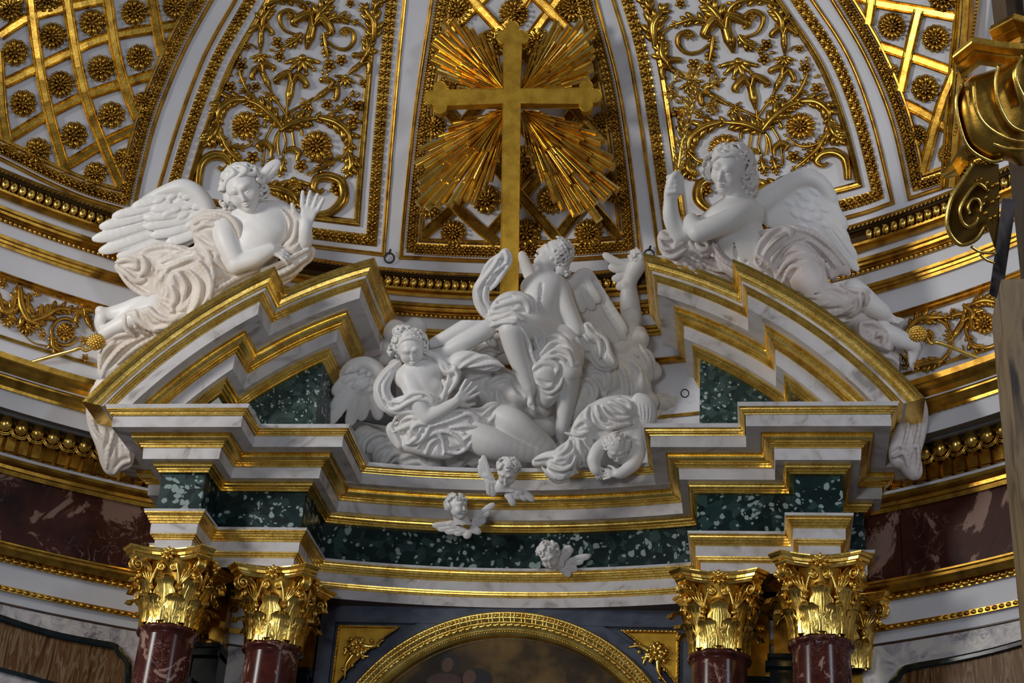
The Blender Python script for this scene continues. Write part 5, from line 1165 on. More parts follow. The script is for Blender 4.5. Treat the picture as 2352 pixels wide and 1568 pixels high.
# ================================================================== LEFT ANGEL (open hand)
def Tc(ox, oy, sc): return lambda L: [((ox+p[0]/sc), (oy+p[1]/sc))+tuple(p[2:]) for p in L]
def left_angel():
    f = Frame(480, 600, .05)
    A = empty('angel_statue', f(np.array([[480, 640, 0]]))[0], label='marble angel reclining on the left pediment half, one hand raised open, other on a book', cat='statue')
    T = Tc(150, 350, 2.613)
    hs = Sculpt(480, 640, 365, 520, -20, 120, 1.25); hs.chain([(572, 470, 22, 21), (580, 505, 14, 24), (584, 530, 10, 34)], 8)
    head(hs, (556, 437, 42), 97, yaw=-14, pitch=12, roll=-24)
    b = Sculpt(196, 760, 420, 850, -70, 120, 2.1)
    b.chain([(578, 480, 20, 21), (580, 512, 10, 26)], 8)
    b.chain([(545, 512, 8, 36), (600, 515, 6, 46), (645, 505, 0, 36)], 16, fl=.8)
    b.chain([(612, 530, 12, 50), (575, 572, 10, 44), (520, 605, 8, 42), (450, 615, 6, 46)], 20)
    b.ell((575, 540, 40), (26, 22, 16), 14); b.ell((628, 530, 36), (26, 22, 16), 14)    # chest
    b.chain([(588, 500, 46, 3), (605, 530, 52, 3), (610, 560, 50, 3)], 6, sub=True)       # sternum
    b.chain([(512, 520, 24, 27), (520, 560, 44, 25), (541, 606, 58, 20)], 8); b.ell((541, 610, 60), 19, 6)
    b.chain([(541, 608, 60, 19), (585, 594, 66, 17), (622, 574, 62, 12)], 6)
    hand(b, (620, 575, 62), (.92, .30, 0), (.05, .7, -.7), 58, spread=.28, curl=.38, side=1, thumb=.5)
    b.chain([(655, 505, 0, 32), (690, 540, 20, 22), (694, 556, 34, 19)], 8); b.chain([(694, 556, 34, 18), (697, 530, 44, 15), (698, 508, 46, 11)], 6)
    hand(b, (699, 516, 46), (.26, -1, .05), (0, 0, 1), 78, spread=.24, curl=.08, side=-1, thumb=.7)
    # legs
    b.chain([(360, 700, 30, 26), (310, 728, 30, 21), (262, 752, 26, 15), (240, 765, 24, 13)], 8); foot(b, (240, 765, 26), (-.55, .75, .2), (-.7, -.3, .5), 52)
    b.chain([(330, 700, 8, 22), (285, 715, 0, 18), (245, 722, -2, 13)], 8); b.chain([(250, 722, 0, 13), (234, 718, 4, 11), (229, 712, 8, 8)], 6); b.chain([(236, 718, 4, 11), (230, 738, 8, 11), (234, 760, 6, 9)], 6)
    carve('body', [hs, b], f, STATUE, A, it=1)
    # hair
    h = Sculpt(485, 645, 358, 510, -30, 116, 1.25)
    h.ell((556, 421, 18), (41, 38, 38), 4); Rf = rot3(-14, 12, -24)
    h.ell((530, 452, 14), (18, 24, 22), 6); h.ell((592, 438, 14), (18, 20, 24), 6)
    ok = lambda v: not ((Rf.T@v)[2] > .25 and (Rf.T@v)[1] > -.50) and (Rf.T@v)[1] < .75
    h.curls((555, 423, 24), (47, 45, 42), 66, 3, r=4.2, cr=11, region=ok)
    h.curls((522, 450, 24), (18, 30, 20), 22, 4, r=3.8, cr=9); h.curls((598, 440, 20), (16, 20, 22), 14, 5, r=3.8, cr=9); h.curls((534, 486, 20), (9, 9, 9), 5, 8, r=3.4, cr=7)
    h.ell((549, 444, 62), (29, 34, 34), 3, sub=True, ang=-24)
    for L in ([(512, 436, 44, 5), (522, 414, 58, 5), (536, 402, 66, 5), (530, 392, 60, 4)], [(548, 408, 70, 5), (562, 396, 68, 5.5), (556, 386, 58, 4)], [(566, 402, 66, 5), (582, 402, 58, 5.5), (584, 390, 50, 4)], [(590, 414, 54, 5), (602, 420, 44, 5), (606, 408, 40, 4)]): h.chain(L, 3)
    carve('hair', h, f, STATUE, A, it=1)
    # big wing and the sliver of the far wing
    w = Sculpt(205, 500, 405, 605, -60, 30, 1.8)
    w.chain([(478, 482, -25, 20), (452, 448, -22, 18), (420, 428, -20, 15), (385, 434, -22, 10), (350, 448, -26, 7), (310, 470, -30, 4)], 10)
    w.ell((430, 470, -28), (48, 48, 14), 16); w.ell((400, 510, -30), (70, 44, 12), 16, ang=-15); w.ell((455, 530, -30), (30, 30, 12), 14)
    feathers(w, [(410, 440), (405, 456), (402, 472), (404, 488), (410, 505), (420, 520), (432, 532), (446, 542)], [(308, 474), (262, 496), (232, 520), (215, 548), (230, 576), (272, 588), (320, 584), (366, 568)], -20, 2.0, 14, 5)
    w.front(); feathers(w, [(440, 470), (442, 485), (446, 500), (450, 515), (458, 530)], [(350, 480), (335, 500), (335, 520), (350, 540), (385, 556)], -14, 1.0, 10, 3, bars=(.6, .8)); w.front()
    coverts(w, [(395, 450), (412, 462), (380, 466), (430, 475), (402, 482), (420, 495), (445, 495), (438, 515), (460, 520), (385, 490), (455, 545), (430, 452), (365, 460), (452, 475), (470, 500), (420, 446)], 8, -25)
    carve('wing', w, f, STATUE, A)
    w = Sculpt(590, 660, 355, 430, -70, -10, 2.0); w.chain([(605, 412, -40, 13), (622, 388, -40, 14), (638, 372, -42, 9)], 6, fl=.6); w.front(); w.stroke([(606, 412), (622, 392), (638, 374)], 2, 1, 2, True); carve('wing', w, f, STATUE, A)
    # book under the hand
    k = Sculpt(580, 730, 555, 650, 0, 90, 1.6)
    k.chain([(600, 622, 50, 5), (650, 600, 54, 5), (704, 572, 44, 5)], 2, fl=.8)
    for dy, dz in ((0, 0), (4, -3), (8, -6), (12, -9)): k.chain([(598, 618+dy, 54+dz, 2.2), (650, 597+dy, 58+dz, 2.2), (704, 569+dy, 46+dz, 2.2)], .6)
    k.chain([(605, 636, 44, 6), (650, 622, 44, 7), (700, 590, 38, 6)], 4); carve('book', k, f, STATUE, A, label='open marble book under the hand')
    # drapery
    d = Sculpt(196, 735, 480, 880, -60, 120, 1.8)
    d.chain([(470, 520, 5, 30), (500, 505, 16, 28), (530, 512, 22, 20)], 10); d.chain([(470, 520, 5, 28), (480, 560, 20, 26), (500, 590, 26, 30)], 12)
    d.chain([(505, 590, 20, 40), (450, 620, 14, 44), (400, 640, 16, 40)], 14)                     # hips
    d.chain([(470, 600, 30, 34), (478, 660, 46, 34), (455, 715, 44, 34)], 14); d.chain([(455, 715, 44, 33), (400, 722, 40, 32), (350, 725, 36, 27), (300, 736, 32, 22)], 12)
    d.chain([(400, 620, 20, 36), (400, 670, 26, 34), (410, 710, 30, 34)], 14)
    d.chain([(420, 590, 0, 26), (360, 598, -6, 26), (300, 612, -10, 20), (272, 612, -14, 8)], 10, fl=.7); d.chain([(300, 620, -14, 18), (320, 650, -14, 20), (360, 672, -8, 18)], 10, fl=.7)
    d.ell((330, 640, -16), (52, 34, 14), 12, ang=28)
    d.chain([(560, 560, 38, 9), (552, 530, 46, 7), (535, 508, 44, 7)], 4); d.chain([(664, 482, 10, 22), (682, 522, 26, 20), (670, 568, 36, 20)], 10); d.chain([(664, 572, 18, 20), (690, 590, 20, 18), (712, 578, 18, 12)], 10)
    d.chain([(690, 590, 8, 16), (660, 620, 0, 20), (630, 648, -4, 16)], 10, fl=.7)
    d.chain([(560, 600, 20, 26), (545, 640, 20, 24), (500, 680, 26, 22)], 14); d.chain([(620, 600, 10, 20), (570, 640, 14, 16), (520, 670, 30, 12), (488, 688, 40, 8)], 6)
    d.chain([(300, 760, 10, 26), (270, 800, 4, 34), (255, 850, 0, 28)], 14, fl=.8); d.chain([(360, 770, 10, 22), (320, 800, 6, 28), (280, 840, 4, 28)], 14, fl=.8)
    G = [T([(770, 430), (820, 400), (900, 400), (980, 430)]), T([(770, 470), (840, 430), (930, 440)]), T([(770, 510), (830, 560), (900, 590)]), T([(790, 560), (850, 600), (880, 680)]), T([(770, 400), (850, 370), (960, 380), (1020, 430), (1045, 500), (1035, 540)]),
         T([(560, 700), (640, 680), (740, 640), (830, 630)]), T([(580, 660), (700, 600), (800, 600)]), T([(450, 600), (520, 570), (640, 560), (740, 600)]), T([(480, 760), (420, 770), (360, 720), (300, 680)]), T([(460, 620), (480, 690), (440, 750)]), T([(300, 660), (360, 640), (430, 650)]), T([(320, 720), (380, 790), (470, 850), (530, 850)]),
         T([(620, 700), (560, 780), (550, 880)]), T([(680, 720), (720, 800), (700, 900)]), T([(740, 700), (800, 780), (800, 870), (760, 960)]), T([(800, 650), (860, 740), (870, 830), (840, 890)]), T([(640, 800), (660, 880), (620, 930)]), T([(560, 880), (640, 930), (640, 1000)]),
         T([(500, 920), (560, 980), (640, 1000), (720, 960)]), T([(420, 940), (450, 1010), (540, 1060), (640, 1040)]), T([(360, 970), (370, 1050), (430, 1110)]), T([(400, 960), (440, 1060), (520, 1090)]), T([(700, 940), (620, 1030), (540, 1050)]), T([(780, 900), (740, 980), (680, 1010)]),
         T([(900, 640), (960, 700), (1020, 720)]), T([(880, 700), (890, 780), (870, 850)]), T([(1060, 720), (980, 780), (880, 830), (870, 880)]), T([(1170, 700), (1060, 740), (960, 800), (900, 860)]),
         T([(1310, 300), (1380, 380), (1370, 470)]), T([(1280, 330), (1340, 420), (1320, 500)]), T([(1380, 420), (1360, 520), (1300, 570)]), T([(1460, 590), (1430, 640), (1320, 700)]), T([(1470, 620), (1380, 720), (1240, 780)]),
         T([(480, 1100), (360, 1160), (260, 1260), (220, 1350)]), T([(560, 1100), (440, 1160), (320, 1260)]), T([(300, 1130), (230, 1200), (210, 1290)]), T([(400, 1080), (300, 1100), (230, 1150)])]
    V = [T([(840, 430), (900, 420), (960, 440)]), T([(600, 730), (600, 820), (590, 880)]), T([(710, 720), (760, 800), (750, 900)]), T([(780, 690), (830, 780), (830, 860)]), T([(500, 640), (540, 700), (470, 790)]), T([(470, 960), (520, 1030), (600, 1020)]), T([(390, 980), (410, 1050), (470, 1100)]), T([(560, 930), (620, 970), (700, 950)]), T([(350, 690), (420, 720), (450, 690)]),
         T([(1330, 350), (1360, 430), (1340, 500)]), T([(420, 1140), (330, 1200), (260, 1300)]), T([(910, 740), (900, 820)]), T([(640, 620), (740, 590)])]
    d.folds(G, 8, 1.0, 5, V)
    carve('drapery', d, f, DRAPE, A, it=1)
    # cloth hanging over the outer corner of the pediment
    f2 = Frame(255, 980, -.1); c = Sculpt(195, 330, 870, 1105, -50, 60, 2.2)
    c.chain([(240, 885, -10, 22), (226, 930, -6, 24), (228, 975, 0, 22), (248, 1020, 6, 24), (258, 1070, 8, 22)], 10, fl=.7); c.chain([(250, 900, -6, 20), (262, 960, 0, 22), (282, 1020, 4, 24), (286, 1060, 6, 18)], 10, fl=.7)
    c.folds([[(232, 890), (212, 940), (218, 985), (240, 1010)], [(250, 930), (262, 980), (250, 1030), (244, 1075)], [(270, 950), (285, 1000), (300, 1055)], [(246, 890), (240, 930), (232, 960)], [(300, 1060), (280, 1065), (262, 1088)]], 6, 1, 5, [[(240, 940), (250, 990), (240, 1030)], [(270, 1000), (272, 1050)]])
    o = carve('hanging_cloth', c, f2, DRAPE, A)
left_angel()
# ================================================================== RIGHT ANGEL (with the lily)
def right_angel():
    f = Frame(1780, 620, .05); T = Tc(1450, 300, 2.412)
    A = empty('angel_statue', f(np.array([[1780, 660, 0]]))[0], label='white marble angel reclining on the right pediment half, holding up a golden lily branch', cat='statue')
    hs = Sculpt(1590, 1760, 325, 500, -30, 115, 1.25); hs.chain([(1690, 430, 20, 26), (1692, 460, 12, 26), (1690, 490, 8, 34)], 8)
    head(hs, (1673, 391, 40), 100, yaw=-20, pitch=20, roll=14)
    b = Sculpt(1512, 2135, 395, 905, -70, 130, 2.2)
    b.chain([(1690, 440, 18, 24), (1690, 468, 10, 26)], 8)
    b.chain([(1655, 505, 20, 34), (1690, 500, 18, 42), (1718, 492, 8, 34)], 16)
    b.chain([(1686, 520, 18, 50), (1706, 560, 20, 46), (1740, 590, 20, 44), (1770, 600, 20, 44)], 18)
    b.ell((1668, 530, 56), (24, 20, 14), 12); b.ell((1712, 520, 52), (22, 20, 14), 12)
    b.chain([(1696, 600, 62, 3), (1690, 560, 66, 3), (1688, 530, 66, 3)], 6, sub=True); b.ell((1716, 600, 66), 3.5, 4, sub=True)
    b.chain([(1722, 490, 30, 28), (1690, 505, 62, 26), (1650, 520, 78, 23), (1608, 536, 82, 21)], 8); b.chain([(1608, 536, 80, 20), (1594, 520, 62, 17), (1590, 505, 44, 14)], 8)
    b.chain([(1650, 500, 10, 26), (1600, 530, 26, 20), (1564, 540, 34, 19)], 8); b.chain([(1562, 540, 34, 19), (1545, 500, 44, 17), (1543, 455, 50, 12)], 8)
    # fist round the stem
    b.chain([(1543, 458, 50, 13), (1548, 440, 54, 16), (1552, 422, 54, 15)], 6)
    for i, (y, r) in enumerate(((410, 6.2), (421, 6.6), (432, 6.4), (443, 5.6))): b.chain([(1563, y+2, 46, r), (1568, y+1, 60, r), (1556, y-1, 72, r), (1540, y+1, 68, r)], 2, sm=2)
    b.chain([(1540, 446, 66, 7), (1552, 408, 74, 6.5), (1562, 400, 72, 5)], 3, sm=2)
    # lower legs and feet
    b.chain([(1960, 665, 30, 26), (2000, 700, 30, 22), (2030, 718, 30, 15)], 8); foot(b, (2030, 716, 32), (.95, .22, .1), (.2, -.8, .6), 56)
    b.chain([(2020, 758, 20, 22), (2060, 775, 20, 19), (2100, 792, 18, 13)], 8); foot(b, (2104, 796, 18), (.12, 1, .2), (.9, -.1, .45), 66)
    carve('body', [hs, b], f, STATUE, A)
    h = Sculpt(1600, 1760, 318, 465, -40, 112, 1.25); Rf = rot3(-20, 20, 14)
    h.ell((1680, 378, 8), (46, 42, 44), 4); h.ell((1714, 412, 10), (24, 34, 28), 8); h.ell((1634, 388, 14), (14, 24, 22), 6)
    ok = lambda v: not ((Rf.T@v)[2] > .25 and (Rf.T@v)[1] > -.46) and (Rf.T@v)[1] < .8
    h.curls((1680, 378, 16), (53, 47, 46), 84, 13, r=4.2, cr=11.5, region=ok); h.curls((1716, 415, 16), (24, 34, 28), 30, 14, r=4.2, cr=10); h.curls((1632, 388, 20), (14, 26, 22), 14, 15, r=3.8, cr=9); h.curls((1712, 446, 14), (14, 12, 14), 8, 16, r=3.6, cr=8)
    h.ell((1664, 400, 62), (32, 38, 36), 3, sub=True, ang=14)
    for L in ([(1640, 372, 56, 5), (1654, 360, 68, 5.5), (1668, 362, 72, 5), (1664, 350, 64, 4)], [(1672, 362, 74, 5), (1690, 360, 70, 5.5), (1702, 372, 62, 5), (1706, 360, 52, 4)], [(1632, 380, 48, 5), (1626, 400, 40, 5), (1632, 412, 38, 4)]): h.chain(L, 3)
    carve('hair', h, f, STATUE, A)
    w = Sculpt(1715, 1985, 385, 665, -70, 30, 1.8)
    w.chain([(1735, 470, -20, 22), (1780, 440, -24, 20), (1830, 410, -24, 17), (1862, 405, -24, 15), (1895, 425, -26, 12), (1920, 465, -28, 8)], 10)
    w.ell((1800, 480, -34), (62, 44, 14), 16, ang=-15); w.ell((1860, 470, -34), (40, 54, 13), 16, ang=-20); w.ell((1850, 530, -38), (56, 56, 12), 16)
    feathers(w, [(1900, 440), (1890, 450), (1880, 460), (1868, 470), (1855, 480), (1845, 495)], [(1942, 520), (1948, 556), (1966, 592), (1970, 618), (1950, 628), (1920, 640)], -26, 2.4, 13, -4)
    w.front(); coverts(w, [(1835, 440), (1850, 455), (1870, 440), (1860, 475), (1840, 470), (1880, 465), (1825, 490), (1850, 500), (1875, 495), (1895, 480), (1845, 520), (1870, 525), (1895, 515), (1812, 465)], 8, 35)
    carve('wing', w, f, STATUE, A)
    d = Sculpt(1508, 2065, 505, 910, -60, 130, 1.8)
    # hips, thighs and knees under cloth
    d.chain([(1765, 590, 20, 44), (1810, 600, 26, 46), (1850, 625, 30, 44)], 14); d.chain([(1820, 590, 40, 36), (1850, 630, 60, 36), (1868, 672, 62, 34)], 14); d.chain([(1868, 675, 60, 33), (1910, 690, 54, 30), (1950, 690, 44, 27), (1978, 682, 38, 23)], 12)
    d.chain([(1830, 640, 10, 38), (1880, 700, 16, 34), (1940, 720, 16, 26), (2000, 745, 14, 20)], 12)
    d.chain([(1745, 650, 50, 20), (1755, 600, 60, 22), (1770, 560, 60, 20), (1800, 540, 50, 18), (1850, 545, 30, 18), (1900, 580, 10, 16), (1940, 620, -6, 14)], 12)
    d.ell((1880, 600, 4), (56, 34, 16), 12, ang=32)
    d.chain([(1650, 560, 30, 14), (1670, 600, 40, 18), (1710, 630, 44, 20), (1750, 650, 44, 22), (1775, 640, 50, 16)], 10)
    d.chain([(1640, 550, 20, 14), (1620, 520, 26, 12), (1640, 480, 6, 12), (1655, 458, -4, 10)], 6)
    d.chain([(1530, 545, 20, 18), (1545, 570, 24, 24), (1575, 575, 26, 20), (1580, 540, 20, 14)], 8); d.chain([(1560, 580, 14, 26), (1610, 620, 10, 34), (1660, 650, 6, 34)], 12, fl=.7); d.chain([(1600, 560, 30, 14), (1615, 580, 34, 16), (1622, 560, 30, 12), (1600, 545, 26, 10)], 6)
    d.chain([(1975, 740, 30, 18), (1990, 755, 36, 22), (2020, 780, 30, 20), (2040, 796, 22, 10)], 8); d.chain([(1985, 770, 0, 26), (2040, 820, -8, 24), (2060, 860, -10, 20)], 10, fl=.7)
    d.chain([(1790, 640, 50, 18), (1800, 690, 46, 20), (1850, 720, 36, 24)], 10)
    G = [T([(690, 700), (720, 620), (780, 560), (850, 530)]), T([(720, 740), (760, 640), (830, 580), (900, 560)]), T([(760, 760), (800, 680), (860, 620), (960, 590)]), T([(700, 690), (760, 740), (800, 780), (790, 850)]), T([(690, 640), (700, 580), (760, 560)]), T([(840, 540), (880, 560), (870, 620)]), T([(900, 540), (1000, 570), (1100, 640), (1180, 740)]), T([(980, 600), (1060, 660), (1140, 760)]),
         T([(1020, 700), (1080, 740), (1110, 820)]), T([(800, 820), (850, 740), (920, 700), (1020, 690)]), T([(830, 850), (880, 760), (950, 740)]), T([(820, 860), (880, 920), (980, 960), (1080, 950)]), T([(900, 940), (1000, 1000), (1120, 1010), (1240, 960)]), T([(960, 980), (1080, 1050), (1200, 1050)]), T([(1080, 860), (1160, 880), (1220, 940)]), T([(1150, 850), (1220, 880), (1290, 890), (1290, 960)]), T([(1260, 900), (1250, 980), (1200, 1030)]), 
         T([(460, 640), (520, 720), (600, 760)]), T([(480, 600), (520, 660), (600, 700), (640, 760)]), T([(560, 740), (640, 760), (700, 830), (760, 860)]), T([(640, 720), (720, 760), (780, 850)]), T([(600, 690), (620, 740), (600, 770)]), T([(320, 560), (340, 640), (400, 690)]), T([(360, 620), (400, 660), (440, 650)]), T([(470, 330), (400, 400), (360, 500), (320, 540)]), T([(460, 440), (420, 500), (440, 520)]),
         T([(170, 560), (200, 600), (260, 600)]), T([(160, 600), (200, 660), (290, 620), (320, 530)]), T([(180, 690), (240, 700), (310, 660)]), T([(290, 560), (260, 610), (250, 640)]), T([(280, 720), (400, 800), (500, 840)]), T([(320, 690), (440, 760), (520, 780)]), T([(1260, 1060), (1270, 1130), (1340, 1170), (1400, 1200)]), T([(1270, 1060), (1340, 1060), (1410, 1110)]), T([(1300, 1160), (1360, 1120), (1410, 1140)]), T([(1410, 1110), (1390, 1180), (1430, 1210)]), T([(1380, 1240), (1450, 1260), (1500, 1320)]), T([(1420, 1300), (1460, 1360), (1480, 1400)])]
    V = [T([(720, 680), (770, 620), (840, 580)]), T([(770, 700), (820, 640), (900, 600)]), T([(850, 900), (930, 900), (1040, 900)]), T([(920, 970), (1040, 990), (1160, 980)]), T([(520, 700), (600, 730)]), T([(700, 800), (740, 790)]), T([(200, 620), (240, 650)]), T([(1180, 900), (1240, 930), (1230, 990)]), T([(1060, 690), (1100, 760)]), T([(1290, 1090), (1340, 1100), (1330, 1150)]), T([(350, 720), (450, 790)])]
    d.folds(G, 8, 1.0, 5, V); carve('drapery', d, f, DRAPE_R, A)
    f2 = Frame(2080, 1000, -.1); c = Sculpt(2035, 2135, 895, 1115, -50, 60, 2.2)
    c.chain([(2100, 915, -6, 18), (2108, 950, -4, 20), (2100, 1000, 0, 22), (2085, 1045, 4, 24), (2100, 1085, 6, 18)], 10, fl=.7); c.chain([(2090, 930, -6, 16), (2080, 980, 0, 18), (2066, 1030, 4, 20), (2060, 1060, 4, 12)], 10, fl=.7)
    c.folds([[(2096, 905), (2112, 950), (2108, 1000), (2090, 1050)], [(2085, 940), (2085, 990), (2070, 1040)], [(2105, 1000), (2110, 1050), (2104, 1095)], [(2050, 1050), (2075, 1040), (2085, 1070)]], 6, 1, 5, [[(2097, 960), (2090, 1010)], [(2098, 1040), (2095, 1080)]])
    carve('hanging_cloth', c, f2, DRAPE_R, A)
    # ---- lily branch
    L = empty('lily_branch', f(np.array([[1562, 400, 60]]))[0], label='gilded lily branch with open blossoms held up by the right angel', cat='branch')
    mb = MB(); ax = smooth_curve([(1556, 440, 60), (1562, 400, 60), (1568, 350, 58), (1578, 300, 56), (1592, 250, 54), (1600, 210, 52)], 6)
    mb.tube(f(ax), np.linspace(5.5, 3.2, len(ax))*f.s, 8).build('stem', GOLD, L, True)
    rr = random.Random(5)
    for i in range(26):
        q = ax[int(6+i*(len(ax)-8)/26)]; sd = -1 if i % 2 else 1; l = rr.uniform(26, 40)*(1-.3*i/26); a = math.radians(rr.uniform(58, 76)); d_ = np.array([sd*math.cos(a)*l, -math.sin(a)*l, rr.uniform(-4, 12)])
        P = smooth_curve([q, q+d_*.5+[sd*2, 0, 4], q+d_], 4); G_ = []
        for k, p in enumerate(P):
            t = k/(len(P)-1); ww = 4.0*math.sin(math.pi*min(1, .15+t*.85))+.3; n_ = np.array([d_[1], -d_[0], 0])/l; G_.append([p-n_*ww, p+[0, 0, 2.5], p+n_*ww, p-[0, 0, 1.5]])
        MB().grid(f(np.array(G_)), closev=True).build('leaf', GOLD, L, True)
    def blossom(c, d, r, nm='blossom'):
        c = np.array(c, float); d = np.array(d, float); d /= np.linalg.norm(d); u = np.cross(d, [0, 0, 1.0]);
        u = u/np.linalg.norm(u) if np.linalg.norm(u) > .1 else np.array([1.0, 0, 0]); v = np.cross(d, u); mb = MB()
        for k in range(6):
            a = k*math.pi/3+.3; o = u*math.cos(a)+v*math.sin(a); t_ = -u*math.sin(a)+v*math.cos(a); G_ = []
            for s_ in np.linspace(0, 1, 7):
                p = c-d*r*.9+d*r*(1.3*s_-.35*s_*s_)+o*r*(.10+.25*s_+.75*s_**2.4); ww = r*(.07+.30*math.sin(math.pi*min(1, .1+s_*.88))); G_.append([p-t_*ww, p-o*ww*.25+d*1.0, p+t_*ww, p+o*1.2])
            mb.grid(f(np.array(G_)), closev=True)
        for k in range(5):
            a = k*1.257; o = u*math.cos(a)+v*math.sin(a); mb.tube(f(np.array([c-d*r*.4, c+d*r*.3+o*r*.12, c+d*r*.75+o*r*.25])), .9*f.s, 5)
        mb.build(nm, GOLD, L, True)
    blossom((1594, 176, 56), (.0, -.75, .66), 25); blossom((1540, 222, 54), (-1, -.05, .25), 24); blossom((1642, 196, 50), (.9, -.45, .2), 22); blossom((1640, 246, 48), (.75, .1, .5), 20); blossom((1568, 262, 48), (-.6, .4, .5), 14)
    for p, q in (((1590, 235, 54), (1552, 222, 54)), ((1596, 225, 54), (1628, 205, 50)), ((1590, 260, 54), (1628, 248, 48)), ((1602, 210, 52), (1596, 192, 54))): MB().tube(f(np.array([p, ((p[0]+q[0])/2, (p[1]+q[1])/2+3, 54), q])), 2.4*f.s, 6).build('stem', GOLD, L, True)
    for x, y, a in ((1556, 182, -1.3), (1612, 160, -.9), (1660, 190, -.5)):
        d_ = np.array([math.cos(a), math.sin(a), 0]); P = np.array([(x, y, 54)])+d_*np.linspace(-11, 13, 7)[:, None]; MB().tube(f(P), np.array([1.5, 3.5, 5, 5.2, 4.4, 2.8, .8])*f.s, 7).build('bud', GOLD, L, True)
right_angel()
# ================================================================== CENTRAL GROUP
def wavy(s, amp=2.0, a=11.0, b=13.0):
    ax = [(s.o[i]+np.arange(s.n[i])*s.h).astype(np.float32) for i in range(3)]; X, Y, Z = ax[0][:, None, None], ax[1][None, :, None], ax[2][None, None, :]
    s.d += amp*np.sin(X/a+1.6*np.sin(Y/b*.8+Z/17))*np.sin(Y/b+1.3*np.sin(X/a*.7)+Z/12); return s
def clouds():
    f = Frame(1200, 850, 1.55); C = empty('cloud', f(np.array([[1200, 1040, 0]]))[0], label='billowing white marble cloud bank under the seated angel and the cross', cat='cloud')
    c = Sculpt(740, 1300, 735, 1090, -90, 80, 2.6)
    for x, y, z, r in ((858, 1015, 0, 34), (905, 1030, 20, 36), (880, 1052, 30, 26), (945, 1052, 30, 28), (990, 1062, 30, 24), (835, 1000, -10, 26), (1050, 1058, 30, 24), (1095, 1052, 30, 24), (1140, 1055, 26, 22), (1190, 1058, 22, 20), (1240, 1060, 10, 22), (975, 1020, 0, 40),
                       (1073, 881, 20, 38), (1112, 850, 10, 40), (1150, 880, 20, 42), (1190, 905, 24, 38), (1100, 815, -10, 36), (1060, 850, -10, 34), (1030, 825, -20, 26), (1170, 935, 20, 32), (1230, 930, 0, 40), (1130, 920, 26, 30), (1140, 790, -10, 30), (1085, 915, 20, 26), (1210, 870, 0, 40), (1240, 980, -20, 40), (1180, 990, -30, 50), (1080, 980, -40, 50), (960, 985, -50, 40)):
        c.ell((x, y, z), (r*1.1, r*.85, r*.8), 7)
    wavy(c, 2.2); c.folds([[(838, 1050), (840, 1015), (870, 995), (905, 1000)], [(860, 1058), (868, 1030), (900, 1015), (930, 1020)], [(890, 1060), (905, 1040), (940, 1035)], [(920, 1050), (960, 1040), (985, 1062)], [(1040, 850), (1080, 835), (1130, 845), (1150, 870)], [(1060, 900), (1080, 870), (1120, 860)], [(1120, 880), (1160, 860), (1200, 880)], [(1140, 900), (1150, 930), (1190, 940)], [(1090, 820), (1120, 800), (1150, 810)], [(1180, 850), (1200, 890), (1220, 910)], [(1100, 900), (1110, 920), (1090, 935)], [(1060, 1062), (1090, 1040), (1130, 1045)]], 8, 1, 5, [[(1100, 940), (1130, 950), (1160, 960)], [(1130, 830), (1170, 835)]])
    carve('left_billows', c, f, STATUE, C)
    c = Sculpt(1280, 1600, 640, 1090, -110, 70, 2.6)
    for x, y, z, r in ((1342, 895, 0, 44), (1330, 935, 10, 42), (1393, 869, -10, 46), (1427, 857, -20, 42), (1457, 885, -20, 42), (1470, 831, -30, 38), (1483, 923, -20, 30), (1415, 920, -20, 44), (1430, 800, -40, 36), (1462, 775, -44, 32), (1452, 730, -60, 26), (1360, 960, -20, 40), (1320, 860, -20, 36), (1345, 1000, -30, 40), (1300, 1010, -30, 34), (1500, 850, -50, 26), (1385, 830, -30, 34), (1340, 830, -30, 30)):
        c.ell((x, y, z), (r, r*.95, r*.8), 7)
    wavy(c, 2.4); c.folds([[(1340, 850), (1375, 840), (1400, 870), (1385, 920)], [(1400, 830), (1430, 850), (1440, 900), (1430, 930)], [(1440, 820), (1470, 850), (1475, 900)], [(1320, 880), (1350, 870), (1370, 900), (1350, 940)], [(1470, 790), (1490, 830), (1500, 870)], [(1380, 900), (1400, 930), (1390, 960)]], 8, 1, 5)
    carve('right_billows', c, f, STATUE, C)
    r = Sculpt(1450, 1600, 860, 1000, -100, 30, 2.6)
    for x, y, z, q in ((1485, 930, -50, 32), (1520, 925, -50, 28), (1545, 925, -50, 20), (1500, 955, -50, 26), (1545, 968, -40, 22), (1575, 965, -40, 20)): r.ell((x, y, z), (q*1.1, q*.8, q*.7), 4)
    wavy(r, 3.0, 7, 8); carve('rock', r, f, DRAPE, C)
    h = Sculpt(850, 985, 720, 860, -100, 20, 2.4)
    for x, y, z, q in ((905, 762, -60, 30), (950, 752, -60, 26), (890, 800, -70, 24), (880, 825, -70, 16), (930, 780, -60, 34)): h.ell((x, y, z), q, 8)
    wavy(h, 1.6); carve('rear_billow', h, f, STATUE, C)
    # flat stone slab behind the group
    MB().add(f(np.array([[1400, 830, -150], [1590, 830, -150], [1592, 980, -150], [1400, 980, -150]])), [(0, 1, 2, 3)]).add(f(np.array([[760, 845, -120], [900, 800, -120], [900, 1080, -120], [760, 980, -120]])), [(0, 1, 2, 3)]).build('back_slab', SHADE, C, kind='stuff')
clouds()
